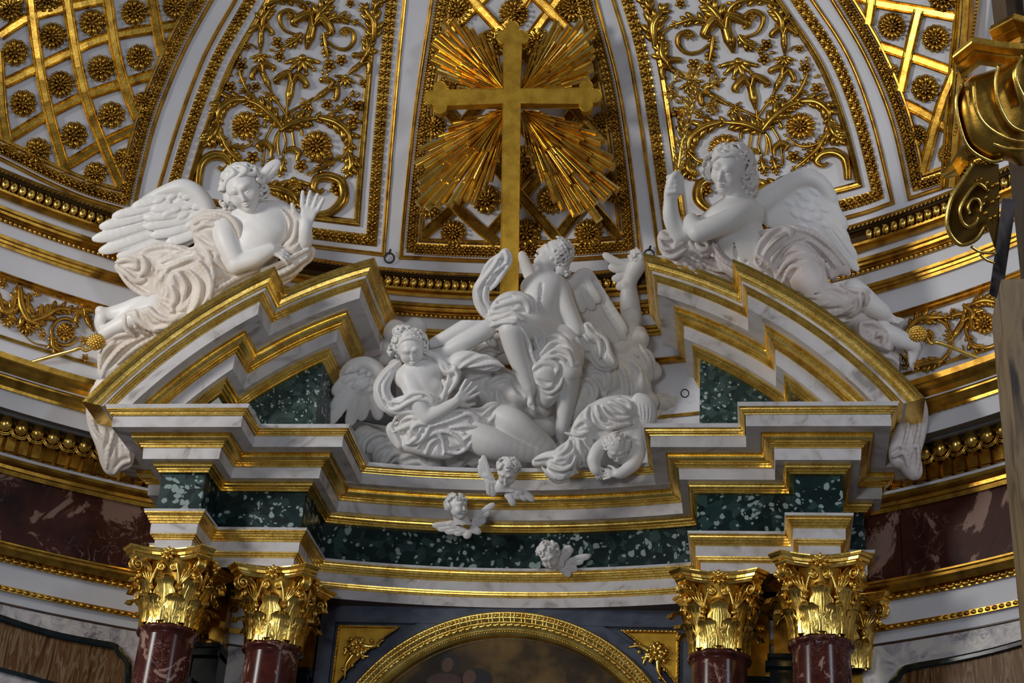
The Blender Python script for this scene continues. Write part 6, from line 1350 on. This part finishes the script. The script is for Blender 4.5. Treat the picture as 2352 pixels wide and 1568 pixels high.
def central_angel():
    f = Frame(1230, 800, 1.35); T = Tc(1080, 540, 4.9)
    A = empty('angel_statue', f(np.array([[1230, 860, 0]]))[0], label='marble angel seated on clouds, back half turned, gazing up at the cross', cat='statue')
    hs = Sculpt(1205, 1335, 530, 660, -50, 60, 1.2); head(hs, (1265, 587, 8), 74, yaw=-84, pitch=0, roll=40); hs.chain([(1256, 606, 4, 17), (1250, 628, 2, 17), (1252, 645, 4, 22)], 8)
    b = Sculpt(1085, 1365, 610, 1050, -50, 125, 2.0)
    b.chain([(1252, 622, 4, 17), (1252, 640, 4, 22)], 6)
    b.chain([(1216, 660, -6, 20), (1252, 656, 6, 30), (1284, 662, 4, 22)], 14); b.chain([(1250, 670, 6, 38), (1240, 700, 8, 38), (1250, 735, 10, 32), (1262, 775, 12, 36)], 16); b.chain([(1244, 655, 44, 2.5), (1240, 700, 48, 2.5), (1252, 750, 46, 2.5)], 7, sub=True)
    b.ell((1262, 680, 30), (16, 22, 12), 10); b.ell((1225, 685, 26), (14, 22, 12), 10)
    b.chain([(1286, 664, 8, 22), (1298, 700, 18, 20), (1314, 734, 26, 17), (1328, 762, 32, 12)], 8); hand(b, (1328, 760, 32), (.9, .35, .1), (0, .6, -.7), 40, spread=.2, curl=.4, side=1, thumb=.4)
    b.chain([(1262, 775, 20, 34), (1220, 750, 50, 30), (1176, 758, 80, 27)], 10); b.chain([(1175, 758, 80, 26), (1186, 802, 76, 23), (1203, 850, 70, 19), (1220, 898, 66, 11)], 8); foot(b, (1221, 900, 66), (.10, .9, .5), (.3, -.5, .8), 46)
    b.chain([(1280, 785, 20, 36), (1296, 820, 44, 34), (1302, 855, 56, 29)], 10); b.chain([(1302, 855, 54, 27), (1302, 895, 46, 22), (1297, 945, 36, 17), (1287, 1000, 28, 11)], 8); foot(b, (1287, 1000, 30), (.05, .95, .4), (-.2, -.4, .9), 46)
    b.chain([(1125, 735, 20, 12), (1138, 712, 30, 10), (1142, 696, 34, 6)], 5)
    carve('body', [hs, b], f, STATUE, A)
    h = Sculpt(1225, 1340, 528, 650, -60, 65, 1.2); Rf = rot3(-84, 0, 40); h.ell((1278, 580, 6), (32, 30, 32), 4); h.ell((1290, 612, 4), (18, 22, 22), 6)
    ok = lambda v: not ((Rf.T@v)[2] > .2 and (Rf.T@v)[1] > -.6) and (Rf.T@v)[1] < .85
    h.curls((1280, 580, 6), (35, 33, 35), 50, 23, r=3.2, cr=8.5, region=ok); h.curls((1291, 615, 6), (18, 22, 22), 18, 24, r=3.2, cr=8); h.curls((1280, 634, 8), (9, 7, 9), 5, 25, r=3, cr=6); h.ell((1246, 582, 10), (26, 26, 40), 3, sub=True, ang=45)
    carve('hair', h, f, STATUE, A)
    w = Sculpt(1285, 1455, 605, 800, -70, 20, 1.7); w.chain([(1292, 665, -14, 14), (1318, 648, -20, 14), (1342, 630, -24, 13), (1358, 636, -26, 10)], 8); w.ell((1335, 670, -26), (34, 36, 10), 12, ang=35); w.ell((1345, 700, -28), (30, 40, 9), 12, ang=-25)
    feathers(w, [(1362, 640), (1358, 650), (1354, 660), (1348, 670), (1340, 680), (1330, 690)], [(1438, 760), (1436, 778), (1420, 788), (1404, 784), (1386, 772), (1362, 745)], -22, 2.2, 12, -4)
    w.front(); feathers(w, [(1345, 640), (1335, 650), (1325, 660)], [(1376, 690), (1362, 706), (1338, 712)], -12, 1.5, 11, -3, bars=())
    carve('wing', w, f, STATUE, A)
    v = Sculpt(1180, 1235, 560, 650, -60, 0, 1.8); v.chain([(1198, 582, -30, 8), (1208, 610, -30, 11), (1220, 640, -28, 12)], 6, fl=.6); carve('wing', v, f, STATUE, A)
    d = Sculpt(1085, 1425, 565, 960, -40, 130, 1.8)
    d.chain([(1162, 583, 66, 8), (1160, 602, 66, 14), (1144, 624, 56, 15), (1122, 645, 46, 15), (1106, 668, 40, 15), (1108, 696, 36, 14), (1122, 722, 36, 12)], 8, fl=.6); d.chain([(1150, 600, 62, 13), (1130, 620, 52, 14), (1118, 650, 44, 13)], 8, fl=.6)
    d.chain([(1140, 735, 44, 18), (1165, 706, 50, 28), (1196, 702, 46, 26), (1206, 722, 44, 20)], 10); d.chain([(1120, 750, 48, 12), (1150, 742, 74, 16), (1180, 738, 90, 18), (1205, 745, 76, 14)], 8); d.chain([(1120, 755, 46, 10), (1124, 776, 48, 9), (1135, 790, 44, 7)], 5)
    d.chain([(1206, 745, 70, 10), (1228, 755, 66, 10), (1246, 775, 56, 9), (1250, 800, 50, 7)], 4); d.chain([(1198, 750, 84, 8), (1212, 790, 80, 9), (1228, 830, 70, 8), (1236, 848, 64, 5)], 4); d.chain([(1215, 740, 50, 16), (1235, 790, 40, 18), (1240, 830, 44, 16)], 8)
    d.chain([(1240, 790, 30, 26), (1285, 775, 24, 30), (1310, 800, 30, 26), (1322, 832, 30, 16)], 10); d.chain([(1260, 800, 40, 28), (1252, 845, 56, 36), (1262, 882, 50, 30), (1252, 915, 40, 20)], 10); d.chain([(1295, 815, 52, 36), (1306, 850, 60, 30)], 8)
    d.chain([(1347, 762, 34, 12), (1368, 772, 30, 14), (1384, 792, 26, 14), (1394, 822, 24, 14), (1408, 838, 20, 9)], 6, fl=.8); d.chain([(1345, 775, 26, 12), (1340, 800, 14, 18), (1362, 810, 14, 16), (1375, 835, 16, 10), (1396, 845, 16, 9)], 6, fl=.8); d.chain([(1335, 755, 30, 9), (1352, 748, 32, 7), (1358, 766, 36, 7)], 4)
    G = [T([(400, 200), (420, 300), (300, 420), (180, 560)]), T([(340, 260), (250, 400), (150, 520), (90, 620)]), T([(440, 330), (330, 520), (220, 640)]), T([(80, 620), (110, 760), (190, 900)]), T([(180, 600), (170, 720), (220, 830)]),
         T([(260, 820), (400, 780), (560, 740), (640, 800)]), T([(250, 880), (380, 860), (520, 830), (640, 900)]), T([(500, 700), (600, 720), (660, 820), (650, 920)]), T([(240, 960), (360, 930), (480, 880), (600, 960)]), T([(170, 1070), (280, 1010), (420, 980), (520, 990)]), T([(300, 760), (270, 840), (230, 920)]),
         T([(170, 1080), (200, 1180), (250, 1240)]), T([(530, 990), (600, 1060), (650, 1200), (720, 1400), (770, 1460)]), T([(640, 980), (760, 1040), (830, 1120), (830, 1240)]), T([(700, 1040), (740, 1180), (780, 1300)]), T([(840, 1150), (960, 1130), (1060, 1180), (1110, 1280)]), T([(800, 1340), (900, 1220), (1020, 1200), (1100, 1260)]), T([(820, 1380), (960, 1280), (1080, 1300), (1140, 1400)]),
         T([(700, 1480), (820, 1400), (960, 1360), (1060, 1400)]), T([(960, 1290), (1100, 1340), (1150, 1450), (1220, 1440)]), T([(880, 1400), (980, 1460), (960, 1560)]), Tc(1100, 780, 3.92)([(480, 270), (560, 210), (660, 220), (740, 280)]), Tc(1100, 780, 3.92)([(560, 430), (640, 470), (720, 410), (750, 330)]), Tc(1100, 780, 3.92)([(520, 380), (600, 420), (690, 400)]),
         T([(1290, 1010), (1340, 1100), (1440, 1180), (1460, 1300), (1440, 1400)]), T([(1400, 1100), (1520, 1180), (1560, 1300), (1620, 1440)]), T([(1360, 1240), (1380, 1340), (1440, 1440), (1520, 1480)]), T([(1200, 1160), (1260, 1260), (1330, 1300)])]
    V = [T([(330, 300), (420, 330)]), T([(320, 340), (410, 370)]), T([(260, 500), (330, 430)]), T([(560, 860), (620, 880)]), T([(420, 830), (520, 800)]), T([(300, 1100), (330, 1160)]), T([(600, 1100), (680, 1300)]), T([(1380, 1180), (1410, 1300)]), T([(900, 1260), (1020, 1240)])]
    d.folds(G, 6, 1, 5, V); carve('drapery', d, f, STATUE, A)
central_angel()
def lower_angel():
    f = Frame(1000, 920, 1.25); T = Tc(740, 720, 4.356)
    A = empty('angel_statue', f(np.array([[1000, 1000, 0]]))[0], label='marble angel lying on clouds at lower left, looking down, hand spread on a cloud', cat='statue')
    hs = Sculpt(895, 1000, 755, 880, -10, 110, 1.2); head(hs, (944, 804, 42), 76, yaw=2, pitch=24, roll=-9); hs.chain([(948, 832, 30, 15), (950, 850, 24, 17), (952, 866, 20, 24)], 8)
    b = Sculpt(900, 1285, 735, 1075, -50, 120, 2.0)
    b.chain([(948, 840, 28, 15), (950, 858, 22, 18)], 6); b.chain([(930, 868, 20, 24), (965, 862, 22, 30), (1002, 852, 16, 22)], 14); b.chain([(972, 880, 22, 34), (975, 910, 22, 34), (1000, 945, 16, 34)], 14); b.ell((960, 895, 46), (17, 17, 14), 10); b.ell((1000, 888, 42), (17, 17, 14), 10)
    b.chain([(940, 872, 34, 23), (958, 915, 52, 20), (980, 960, 62, 17)], 8); b.chain([(980, 960, 62, 17), (1015, 942, 66, 14), (1048, 922, 68, 10)], 6); hand(b, (1046, 924, 68), (.72, -.68, .05), (-.2, -.2, -1), 62, spread=.34, curl=.06, side=-1, thumb=.8)
    b.chain([(988, 792, 0, 10), (1027, 774, 4, 14), (1072, 752, 6, 18), (1110, 742, 0, 16)], 8); b.chain([(1010, 815, 14, 9), (1030, 805, 16, 11), (1064, 788, 18, 17), (1105, 764, 14, 19), (1130, 748, 8, 16)], 8)
    b.chain([(1070, 985, 24, 34), (1120, 1014, 44, 34), (1178, 1032, 40, 24), (1245, 1050, 26, 12)], 10); b.chain([(1130, 950, 10, 28), (1172, 966, 34, 29), (1216, 994, 34, 22), (1268, 1030, 22, 13)], 10)
    carve('body', [hs, b], f, STATUE, A)
    h = Sculpt(880, 1005, 738, 845, -30, 100, 1.2); Rf = rot3(2, 24, -9); h.ell((942, 786, 20), (34, 28, 34), 4)
    ok = lambda v: not ((Rf.T@v)[2] > .25 and (Rf.T@v)[1] > -.42) and (Rf.T@v)[1] < .7
    h.curls((942, 788, 22), (38, 32, 36), 54, 33, r=3.2, cr=9, region=ok); h.curls((906, 806, 20), (12, 16, 14), 10, 34, r=3, cr=7); h.curls((976, 798, 24), (9, 14, 12), 8, 35, r=3, cr=7); h.curls((925, 765, 30), (22, 12, 20), 12, 36, r=3.4, cr=10); h.ell((942, 812, 62), (25, 28, 26), 3, sub=True, ang=-9)
    for L in ([(918, 796, 52, 4), (930, 782, 62, 4.5), (944, 778, 66, 5)], [(946, 778, 66, 5), (960, 784, 60, 4.5), (968, 798, 50, 4)], [(925, 785, 54, 4), (935, 770, 54, 5), (950, 768, 52, 5)]): h.chain(L, 3)
    carve('hair', h, f, STATUE, A)
    w = Sculpt(735, 920, 815, 985, -60, 30, 1.8); w.chain([(880, 868, -10, 14), (862, 845, -14, 14), (836, 834, -18, 14), (806, 842, -20, 13), (786, 862, -22, 9)], 8); w.ell((830, 880, -22), (44, 36, 11), 12)
    feathers(w, [(800, 858), (806, 870), (814, 880), (824, 888), (836, 892), (850, 894), (864, 894)], [(768, 900), (764, 938), (752, 972), (800, 974), (828, 960), (868, 958), (902, 950)], -16, 1.5, 13, 3, bars=(.5, .7))
    w.front(); coverts(w, [(800, 850), (816, 846), (834, 850), (850, 856), (808, 866), (826, 866), (844, 870), (862, 876), (818, 882), (838, 886), (856, 892), (796, 872)], 8, -40); carve('wing', w, f, STATUE, A)
    d = Sculpt(858, 1160, 790, 1075, -40, 120, 1.8)
    d.chain([(915, 836, 20, 9), (893, 858, 24, 13), (877, 890, 28, 17), (886, 922, 34, 18), (914, 934, 44, 15), (946, 916, 60, 14), (985, 914, 66, 11), (998, 926, 60, 9)], 8); d.chain([(900, 845, 10, 10), (905, 835, 8, 8), (918, 830, 10, 7)], 5)
    d.chain([(975, 808, 20, 6), (1006, 828, 26, 11), (1024, 852, 36, 10), (1045, 848, 38, 9), (1044, 874, 40, 10), (1024, 898, 44, 10), (1012, 922, 44, 12), (1000, 940, 40, 16)], 6); d.chain([(1000, 815, 12, 10), (1022, 830, 10, 12), (1030, 850, 14, 12)], 6)
    d.chain([(940, 950, 30, 26), (960, 980, 40, 28), (1000, 985, 36, 30), (1030, 966, 30, 36), (1075, 975, 30, 34), (1115, 965, 20, 26), (1140, 945, 20, 22)], 12); d.chain([(1040, 1000, 34, 28), (1075, 1000, 40, 30), (1110, 1000, 36, 28)], 10); d.chain([(905, 985, 20, 18), (925, 1010, 26, 18), (950, 1020, 34, 18), (1000, 1030, 40, 18), (1030, 1030, 40, 20)], 10); d.chain([(968, 975, 62, 12), (955, 1000, 56, 13), (945, 1015, 46, 10)], 6); d.chain([(1045, 830, 20, 16), (1075, 825, 30, 16), (1110, 835, 36, 14), (1140, 840, 40, 10)], 10)
    G = [T([(780, 480), (640, 600), (560, 760), (620, 900)]), T([(700, 580), (620, 720), (640, 840), (720, 940)]), T([(560, 780), (620, 920), (740, 990), (860, 930)]), T([(700, 880), (800, 880), (900, 800), (1040, 800), (1120, 870)]), T([(640, 960), (760, 950), (880, 880), (1000, 830)]), T([(720, 860), (840, 830), (960, 780)]),
         T([(1040, 400), (1160, 470), (1220, 580), (1300, 580), (1330, 540)]), T([(1120, 440), (1220, 500), (1260, 560)]), T([(1320, 560), (1350, 640), (1300, 740), (1240, 820)]), T([(1270, 600), (1250, 700), (1210, 820), (1180, 900)]), T([(1200, 660), (1240, 740)]),
         T([(690, 1130), (760, 1020), (860, 980), (960, 1000)]), T([(720, 1180), (860, 1120), (980, 1080)]), T([(700, 1150), (760, 1280), (790, 1340)]), T([(1060, 1100), (960, 1100), (900, 1160), (960, 1220), (880, 1290)]), T([(1080, 1110), (1040, 1200), (960, 1280), (830, 1300)]), T([(960, 1330), (1040, 1240), (1140, 1190), (1200, 1250), (1220, 1380)]), T([(1040, 1400), (1080, 1290), (1160, 1240)]), T([(1110, 1180), (1260, 1180), (1380, 1260), (1440, 1340)]),
         T([(1240, 1370), (1340, 1390), (1440, 1340), (1520, 1230), (1640, 1150)]), T([(1100, 1120), (1300, 1060), (1460, 1000), (1560, 1060), (1680, 1100)]), T([(1280, 1140), (1440, 1120), (1580, 1140), (1720, 1130)]), T([(1300, 980), (1400, 970), (1500, 1010), (1560, 1050)]), T([(1420, 1250), (1560, 1180), (1700, 1170), (1800, 1190)]), T([(1600, 1010), (1700, 930), (1760, 910)]), T([(1660, 1080), (1740, 1000), (1800, 920)]), T([(1540, 1290), (1640, 1200), (1760, 1180)]),
         T([(1360, 560), (1480, 480), (1600, 430), (1700, 450)]), T([(1440, 540), (1560, 520), (1720, 500), (1820, 540)]), T([(1620, 640), (1740, 600), (1860, 560)]), T([(1640, 690), (1760, 720), (1860, 680)])]
    V = [T([(680, 660), (640, 760), (680, 860)]), T([(820, 1080), (900, 1060)]), T([(1180, 1290), (1200, 1400)]), T([(1380, 1150), (1500, 1180)]), T([(780, 1200), (840, 1180)]), T([(1480, 1060), (1520, 1100)]), T([(1600, 1170), (1680, 1210)])]
    d.folds(G, 6, 1, 5, V); carve('drapery', d, f, STATUE, A)
lower_angel()
def putto():
    f = Frame(1400, 1030, .95); T = Tc(1100, 780, 3.92)
    A = empty('putto_statue', f(np.array([[1400, 1050, 0]]))[0], label='white marble child angel lying face down over the cornice edge, hands clasped', cat='statue')
    hs = Sculpt(1370, 1460, 990, 1085, 0, 110, 1.2); head(hs, (1415, 1030, 56), 60, yaw=6, pitch=52, roll=-6); hs.chain([(1425, 1010, 30, 16), (1435, 1000, 16, 18)], 8)
    b = Sculpt(1290, 1500, 900, 1110, -40, 100, 1.7); b.chain([(1425, 1012, 24, 18), (1445, 1000, 10, 26), (1462, 1010, 8, 24), (1460, 970, -4, 28), (1440, 945, -10, 30)], 12)
    b.chain([(1462, 1010, 20, 20), (1462, 1040, 40, 17), (1452, 1066, 52, 15)], 8); b.chain([(1452, 1066, 52, 14), (1430, 1084, 58, 11), (1416, 1087, 60, 8)], 6); hand(b, (1418, 1086, 60), (-1, .05, .1), (0, .2, -1), 40, spread=.15, curl=.35, side=-1, thumb=.6)
    b.chain([(1405, 1010, 24, 16), (1376, 1030, 40, 14), (1364, 1056, 50, 14)], 8); b.chain([(1364, 1056, 50, 13), (1367, 1074, 56, 10), (1372, 1082, 58, 8)], 6); hand(b, (1368, 1074, 58), (.5, .85, .1), (.2, -.1, -1), 34, spread=.15, curl=.4, side=1, thumb=.6)
    b.chain([(1412, 990, 10, 13), (1388, 997, 26, 10), (1344, 1000, 30, 10), (1326, 999, 30, 7)], 6); hand(b, (1330, 999, 30), (-1, -.08, .1), (0, -1, .2), 34, spread=.15, curl=.1, side=1, thumb=.5)
    carve('body', [hs, b], f, STATUE, A)
    h = Sculpt(1365, 1465, 985, 1070, 0, 110, 1.2); h.ell((1416, 1020, 46), (27, 23, 28), 4); h.curls((1416, 1020, 48), (29, 25, 28), 44, 43, r=2.8, cr=8, region=lambda v: v[1] < .55); h.ell((1412, 1052, 70), (20, 16, 22), 3, sub=True)
    carve('hair', h, f, STATUE, A)
    w = Sculpt(1440, 1510, 900, 990, -10, 60, 1.6); w.chain([(1466, 918, 26, 14), (1482, 935, 26, 20), (1486, 960, 22, 18), (1484, 980, 16, 12)], 8, fl=.6); w.front()
    for i in range(5): w.stroke([(1462+i*9, 925+i*2), (1466+i*8, 950), (1470+i*6, 978)], [1, 1.4, 1.2], .5, 1, True)
    carve('wing', w, f, STATUE, A)
    d = Sculpt(1210, 1480, 900, 1120, -40, 90, 1.8); d.chain([(1450, 940, 4, 28), (1415, 945, 10, 32), (1380, 952, 14, 28), (1345, 980, 20, 24), (1330, 1030, 28, 24)], 12); d.chain([(1330, 1030, 28, 26), (1295, 1060, 36, 30), (1285, 1084, 40, 24)], 10); d.chain([(1300, 1055, 26, 18), (1262, 1052, 20, 14), (1232, 1062, 16, 10)], 8); d.chain([(1360, 940, 24, 12), (1368, 965, 30, 13), (1400, 975, 34, 13), (1440, 970, 30, 12)], 6); d.chain([(1355, 1030, 24, 20), (1350, 1060, 26, 14)], 8)
    G = [T([(990, 600), (970, 700), (1040, 800)]), T([(1060, 590), (1080, 680), (1160, 760), (1300, 760)]), T([(1110, 620), (1180, 700), (1260, 720), (1360, 700)]), T([(1180, 560), (1260, 600), (1340, 660)]), T([(1260, 530), (1340, 560), (1380, 620)]), T([(860, 790), (940, 730), (1000, 780)]), T([(820, 900), (800, 980), (720, 1040)]), T([(900, 900), (920, 1000), (960, 1120)]), T([(960, 940), (1020, 1020), (980, 1130)]),
         T([(500, 1080), (620, 1050), (760, 1040)]), T([(570, 1140), (640, 1220), (760, 1240), (880, 1200)]), T([(600, 1190), (700, 1270), (820, 1260)]), T([(880, 1060), (860, 1160), (900, 1200)]), T([(620, 1130), (740, 1170), (830, 1140), (880, 1050)]), T([(840, 840), (900, 860), (1000, 830)]), T([(1160, 800), (1260, 780), (1380, 760)])]
    d.folds(G, 5.5, 1, 5, [T([(1100, 700), (1160, 740)]), T([(700, 1100), (800, 1090)])]); carve('drapery', d, f, STATUE, A)
putto()
def cherub(name, label, fx, fy, Y, c, H, rot, wings, neck=None, seed=1, bias=(0, 0)):
    f = Frame(fx, fy, Y); A = empty('cherub_head', f(np.array([[fx, fy, 0]]))[0], label=label, cat='cherub', group='winged cherub heads on the entablature'); u = H/100
    x, y, z = c; hs = Sculpt(x-H*.6, x+H*.6, y-H*.62, y+H*.75, z-H*.7, z+H*.7, 1.1); head(hs, c, H, *rot); R = rot3(*rot); ch = np.array(c)+R@np.array([0, 20, 12])*u; hs.ell(ch+R@np.array([16, 0, 12])*u, 12*u, 8*u); hs.ell(ch+R@np.array([-16, 0, 12])*u, 12*u, 8*u)
    if neck: hs.chain(neck, 6)
    carve('face', hs, f, STATUE, A)
    h = Sculpt(x-H*.7, x+H*.7, y-H*.75, y+H*.6, z-H*.8, z+H*.6, 1.1); hc = np.array(c)+R@np.array([0, -16, -14])*u; h.ell(hc, (36*u, 35*u, 38*u), 3)
    h.curls(hc, np.array([43, 40, 42])*u, 44, seed, r=5.6*u, cr=12*u, region=lambda v: not ((R.T@v)[2] > .3 and (R.T@v)[1] > -.35)); fc = np.array(c)+R@np.array([0, 10, 42])*u; h.ell(fc, 33*u, 2, sub=True); carve('hair', h, f, STATUE, A)
    for wg in wings:
        xs = [q[0] for k in wg for q in k]; ys = [q[1] for k in wg for q in k]; w = Sculpt(min(xs)-16, max(xs)+16, min(ys)-16, max(ys)+16, -30, 40, 1.4); base, tips = wg
        feathers(w, base, tips, 8, 1.5, 6.5, 2, bars=()); n = len(base)
        for i in range(n):
            a = np.array(base[i], float); t = np.array(tips[i], float); m = a+(t-a)*.2; w.ell((m[0], m[1], 7), (9, 7, 5), 3)
        carve('wing', w, f, STATUE, A)
cherub('a', 'upper winged cherub head, hanging over the curved cornice below the reclining angel', 1165, 1095, .62, (1166, 1086, 20), 58, (-10, 38, 8), [([(1132, 1112), (1128, 1106), (1124, 1100), (1120, 1094)], [(1110, 1048), (1104, 1056), (1102, 1070), (1104, 1084)]), ([(1120, 1095), (1124, 1100), (1130, 1104)], [(1124, 1134), (1132, 1138), (1142, 1128)]), ([(1165, 1134), (1172, 1130), (1180, 1128), (1188, 1124)], [(1178, 1158), (1192, 1142), (1206, 1146), (1224, 1148)])], neck=[(1158, 1106, 6, 12), (1150, 1120, 2, 13), (1166, 1130, 2, 11), (1180, 1130, 4, 7)], seed=51)
cherub('b', 'left winged cherub head on the lower cornice, glancing up to the right', 1055, 1180, 1.30, (1052, 1164, 20), 54, (42, -8, 4), [([(1076, 1222), (1068, 1218), (1060, 1212), (1052, 1206), (1046, 1200)], [(1070, 1230), (1046, 1222), (1026, 1220), (1008, 1214), (996, 1206)]), ([(1084, 1216), (1086, 1208), (1088, 1200), (1090, 1194)], [(1100, 1222), (1112, 1196), (1122, 1178), (1134, 1158)])], neck=[(1054, 1184, 10, 13), (1064, 1202, 8, 14), (1076, 1214, 6, 10)], seed=52)
cherub('c', 'right winged cherub head low on the green frieze, face tipped down to the left', 1270, 1280, 1.62, (1262, 1278, 16), 56, (-14, 30, -16), [([(1292, 1288), (1296, 1282), (1300, 1276)], [(1302, 1258), (1308, 1256), (1312, 1262)]), ([(1290, 1306), (1296, 1302), (1300, 1296), (1304, 1290)], [(1306, 1320), (1322, 1308), (1336, 1290), (1352, 1278)])], neck=[(1272, 1290, 4, 12), (1286, 1296, 4, 10), (1298, 1294, 4, 7)], seed=53)
def far_cherub():
    f = Frame(1440, 640, 1.9); A = empty('putto_statue', f(np.array([[1450, 680, 0]]))[0], label='small marble child angel half hidden behind the right pediment half, wing raised', cat='statue')
    b = Sculpt(1400, 1500, 570, 760, -40, 40, 1.8); b.chain([(1470, 592, 0, 14), (1462, 612, 0, 18), (1446, 650, 0, 14), (1446, 690, 0, 20), (1452, 740, 0, 22)], 8); b.ell((1462, 590, 4), (18, 15, 16), 4); b.ell((1436, 655, 8), (11, 10, 10), 4); b.curls((1464, 588, 4), (18, 15, 16), 16, 61, r=2.6, cr=6); carve('body', b, f, STATUE, A)
    w = Sculpt(1375, 1450, 575, 670, -30, 30, 1.5); feathers(w, [(1440, 610), (1436, 618), (1434, 628), (1434, 638)], [(1388, 584), (1402, 612), (1410, 640), (1420, 660)], 0, 1.5, 8, 3, bars=()); carve('wing', w, f, STATUE, A)
far_cherub()
# ------------------------------------------------------------------ lamp brackets with pine-cone ends, slab ring
def bracket(label, px, py, tip, arm):
    f = Frame(px, py, -.15); A = empty('lamp_bracket', f(np.array([[px, py, 0]]))[0], label=label, cat='bracket', group='gilded brackets with cone ends')
    mb = MB(); mb.sphere(f(np.array([px, py, 0])), (16*f.s, 16*f.s, 14.5*f.s), 14, 10)
    for i in range(9):
        t = math.pi*(i+.7)/9.4; n = max(5, int(15*math.sin(t)))
        for k in range(n):
            a = 2*math.pi*(k+.5*(i % 2))/n; d = np.array([math.cos(t)*arm[0]+0, 0, 0]); v = np.array([math.cos(t)*arm[0]-math.sin(t)*math.sin(a)*arm[1], math.cos(t)*arm[1]+math.sin(t)*math.sin(a)*arm[0], math.sin(t)*math.cos(a)])
            p = f(np.array([px, py, 0])+v*np.array([18.5, 16.5, 16.5])); mb.sphere(p, 4.0*f.s, 6, 4)
    mb.build('pine_cone', GOLD, A, True); MB().tube(f(smooth_curve(tip, 5)), np.r_[np.linspace(3, 4.6, 8), np.linspace(4.6, 5, 5*(len(tip)-1)+1-8)]*f.s, 8).build('arm', GOLD, A, True)
bracket('gilded bracket with pine-cone end left of the left angel\'s foot', 221, 785, [(213, 800, 0), (196, 805, 0), (186, 798, 0), (170, 804, 0), (120, 818, -10), (66, 834, -20)], (-.3, .95))
bracket('gilded bracket with pine-cone end beside the right angel\'s foot', 2108, 766, [(2128, 775, 0), (2138, 789, 0), (2150, 786, 0), (2180, 795, -4), (2220, 812, -10), (2264, 830, -18)], (.9, .45))
f = Frame(1573, 903, 1.9); rg = empty('iron_ring', f(np.array([[1573, 903, 0]]))[0], label='dark iron ring on the grey slab right of the clouds', cat='ring'); a_ = np.linspace(0, 2*math.pi, 25)
MB().tube(f(np.stack([1573+9*np.cos(a_), 903+9*np.sin(a_), 6+0*a_], 1)), 1.5*f.s, 6, False).build('ring', IRON, rg, True)
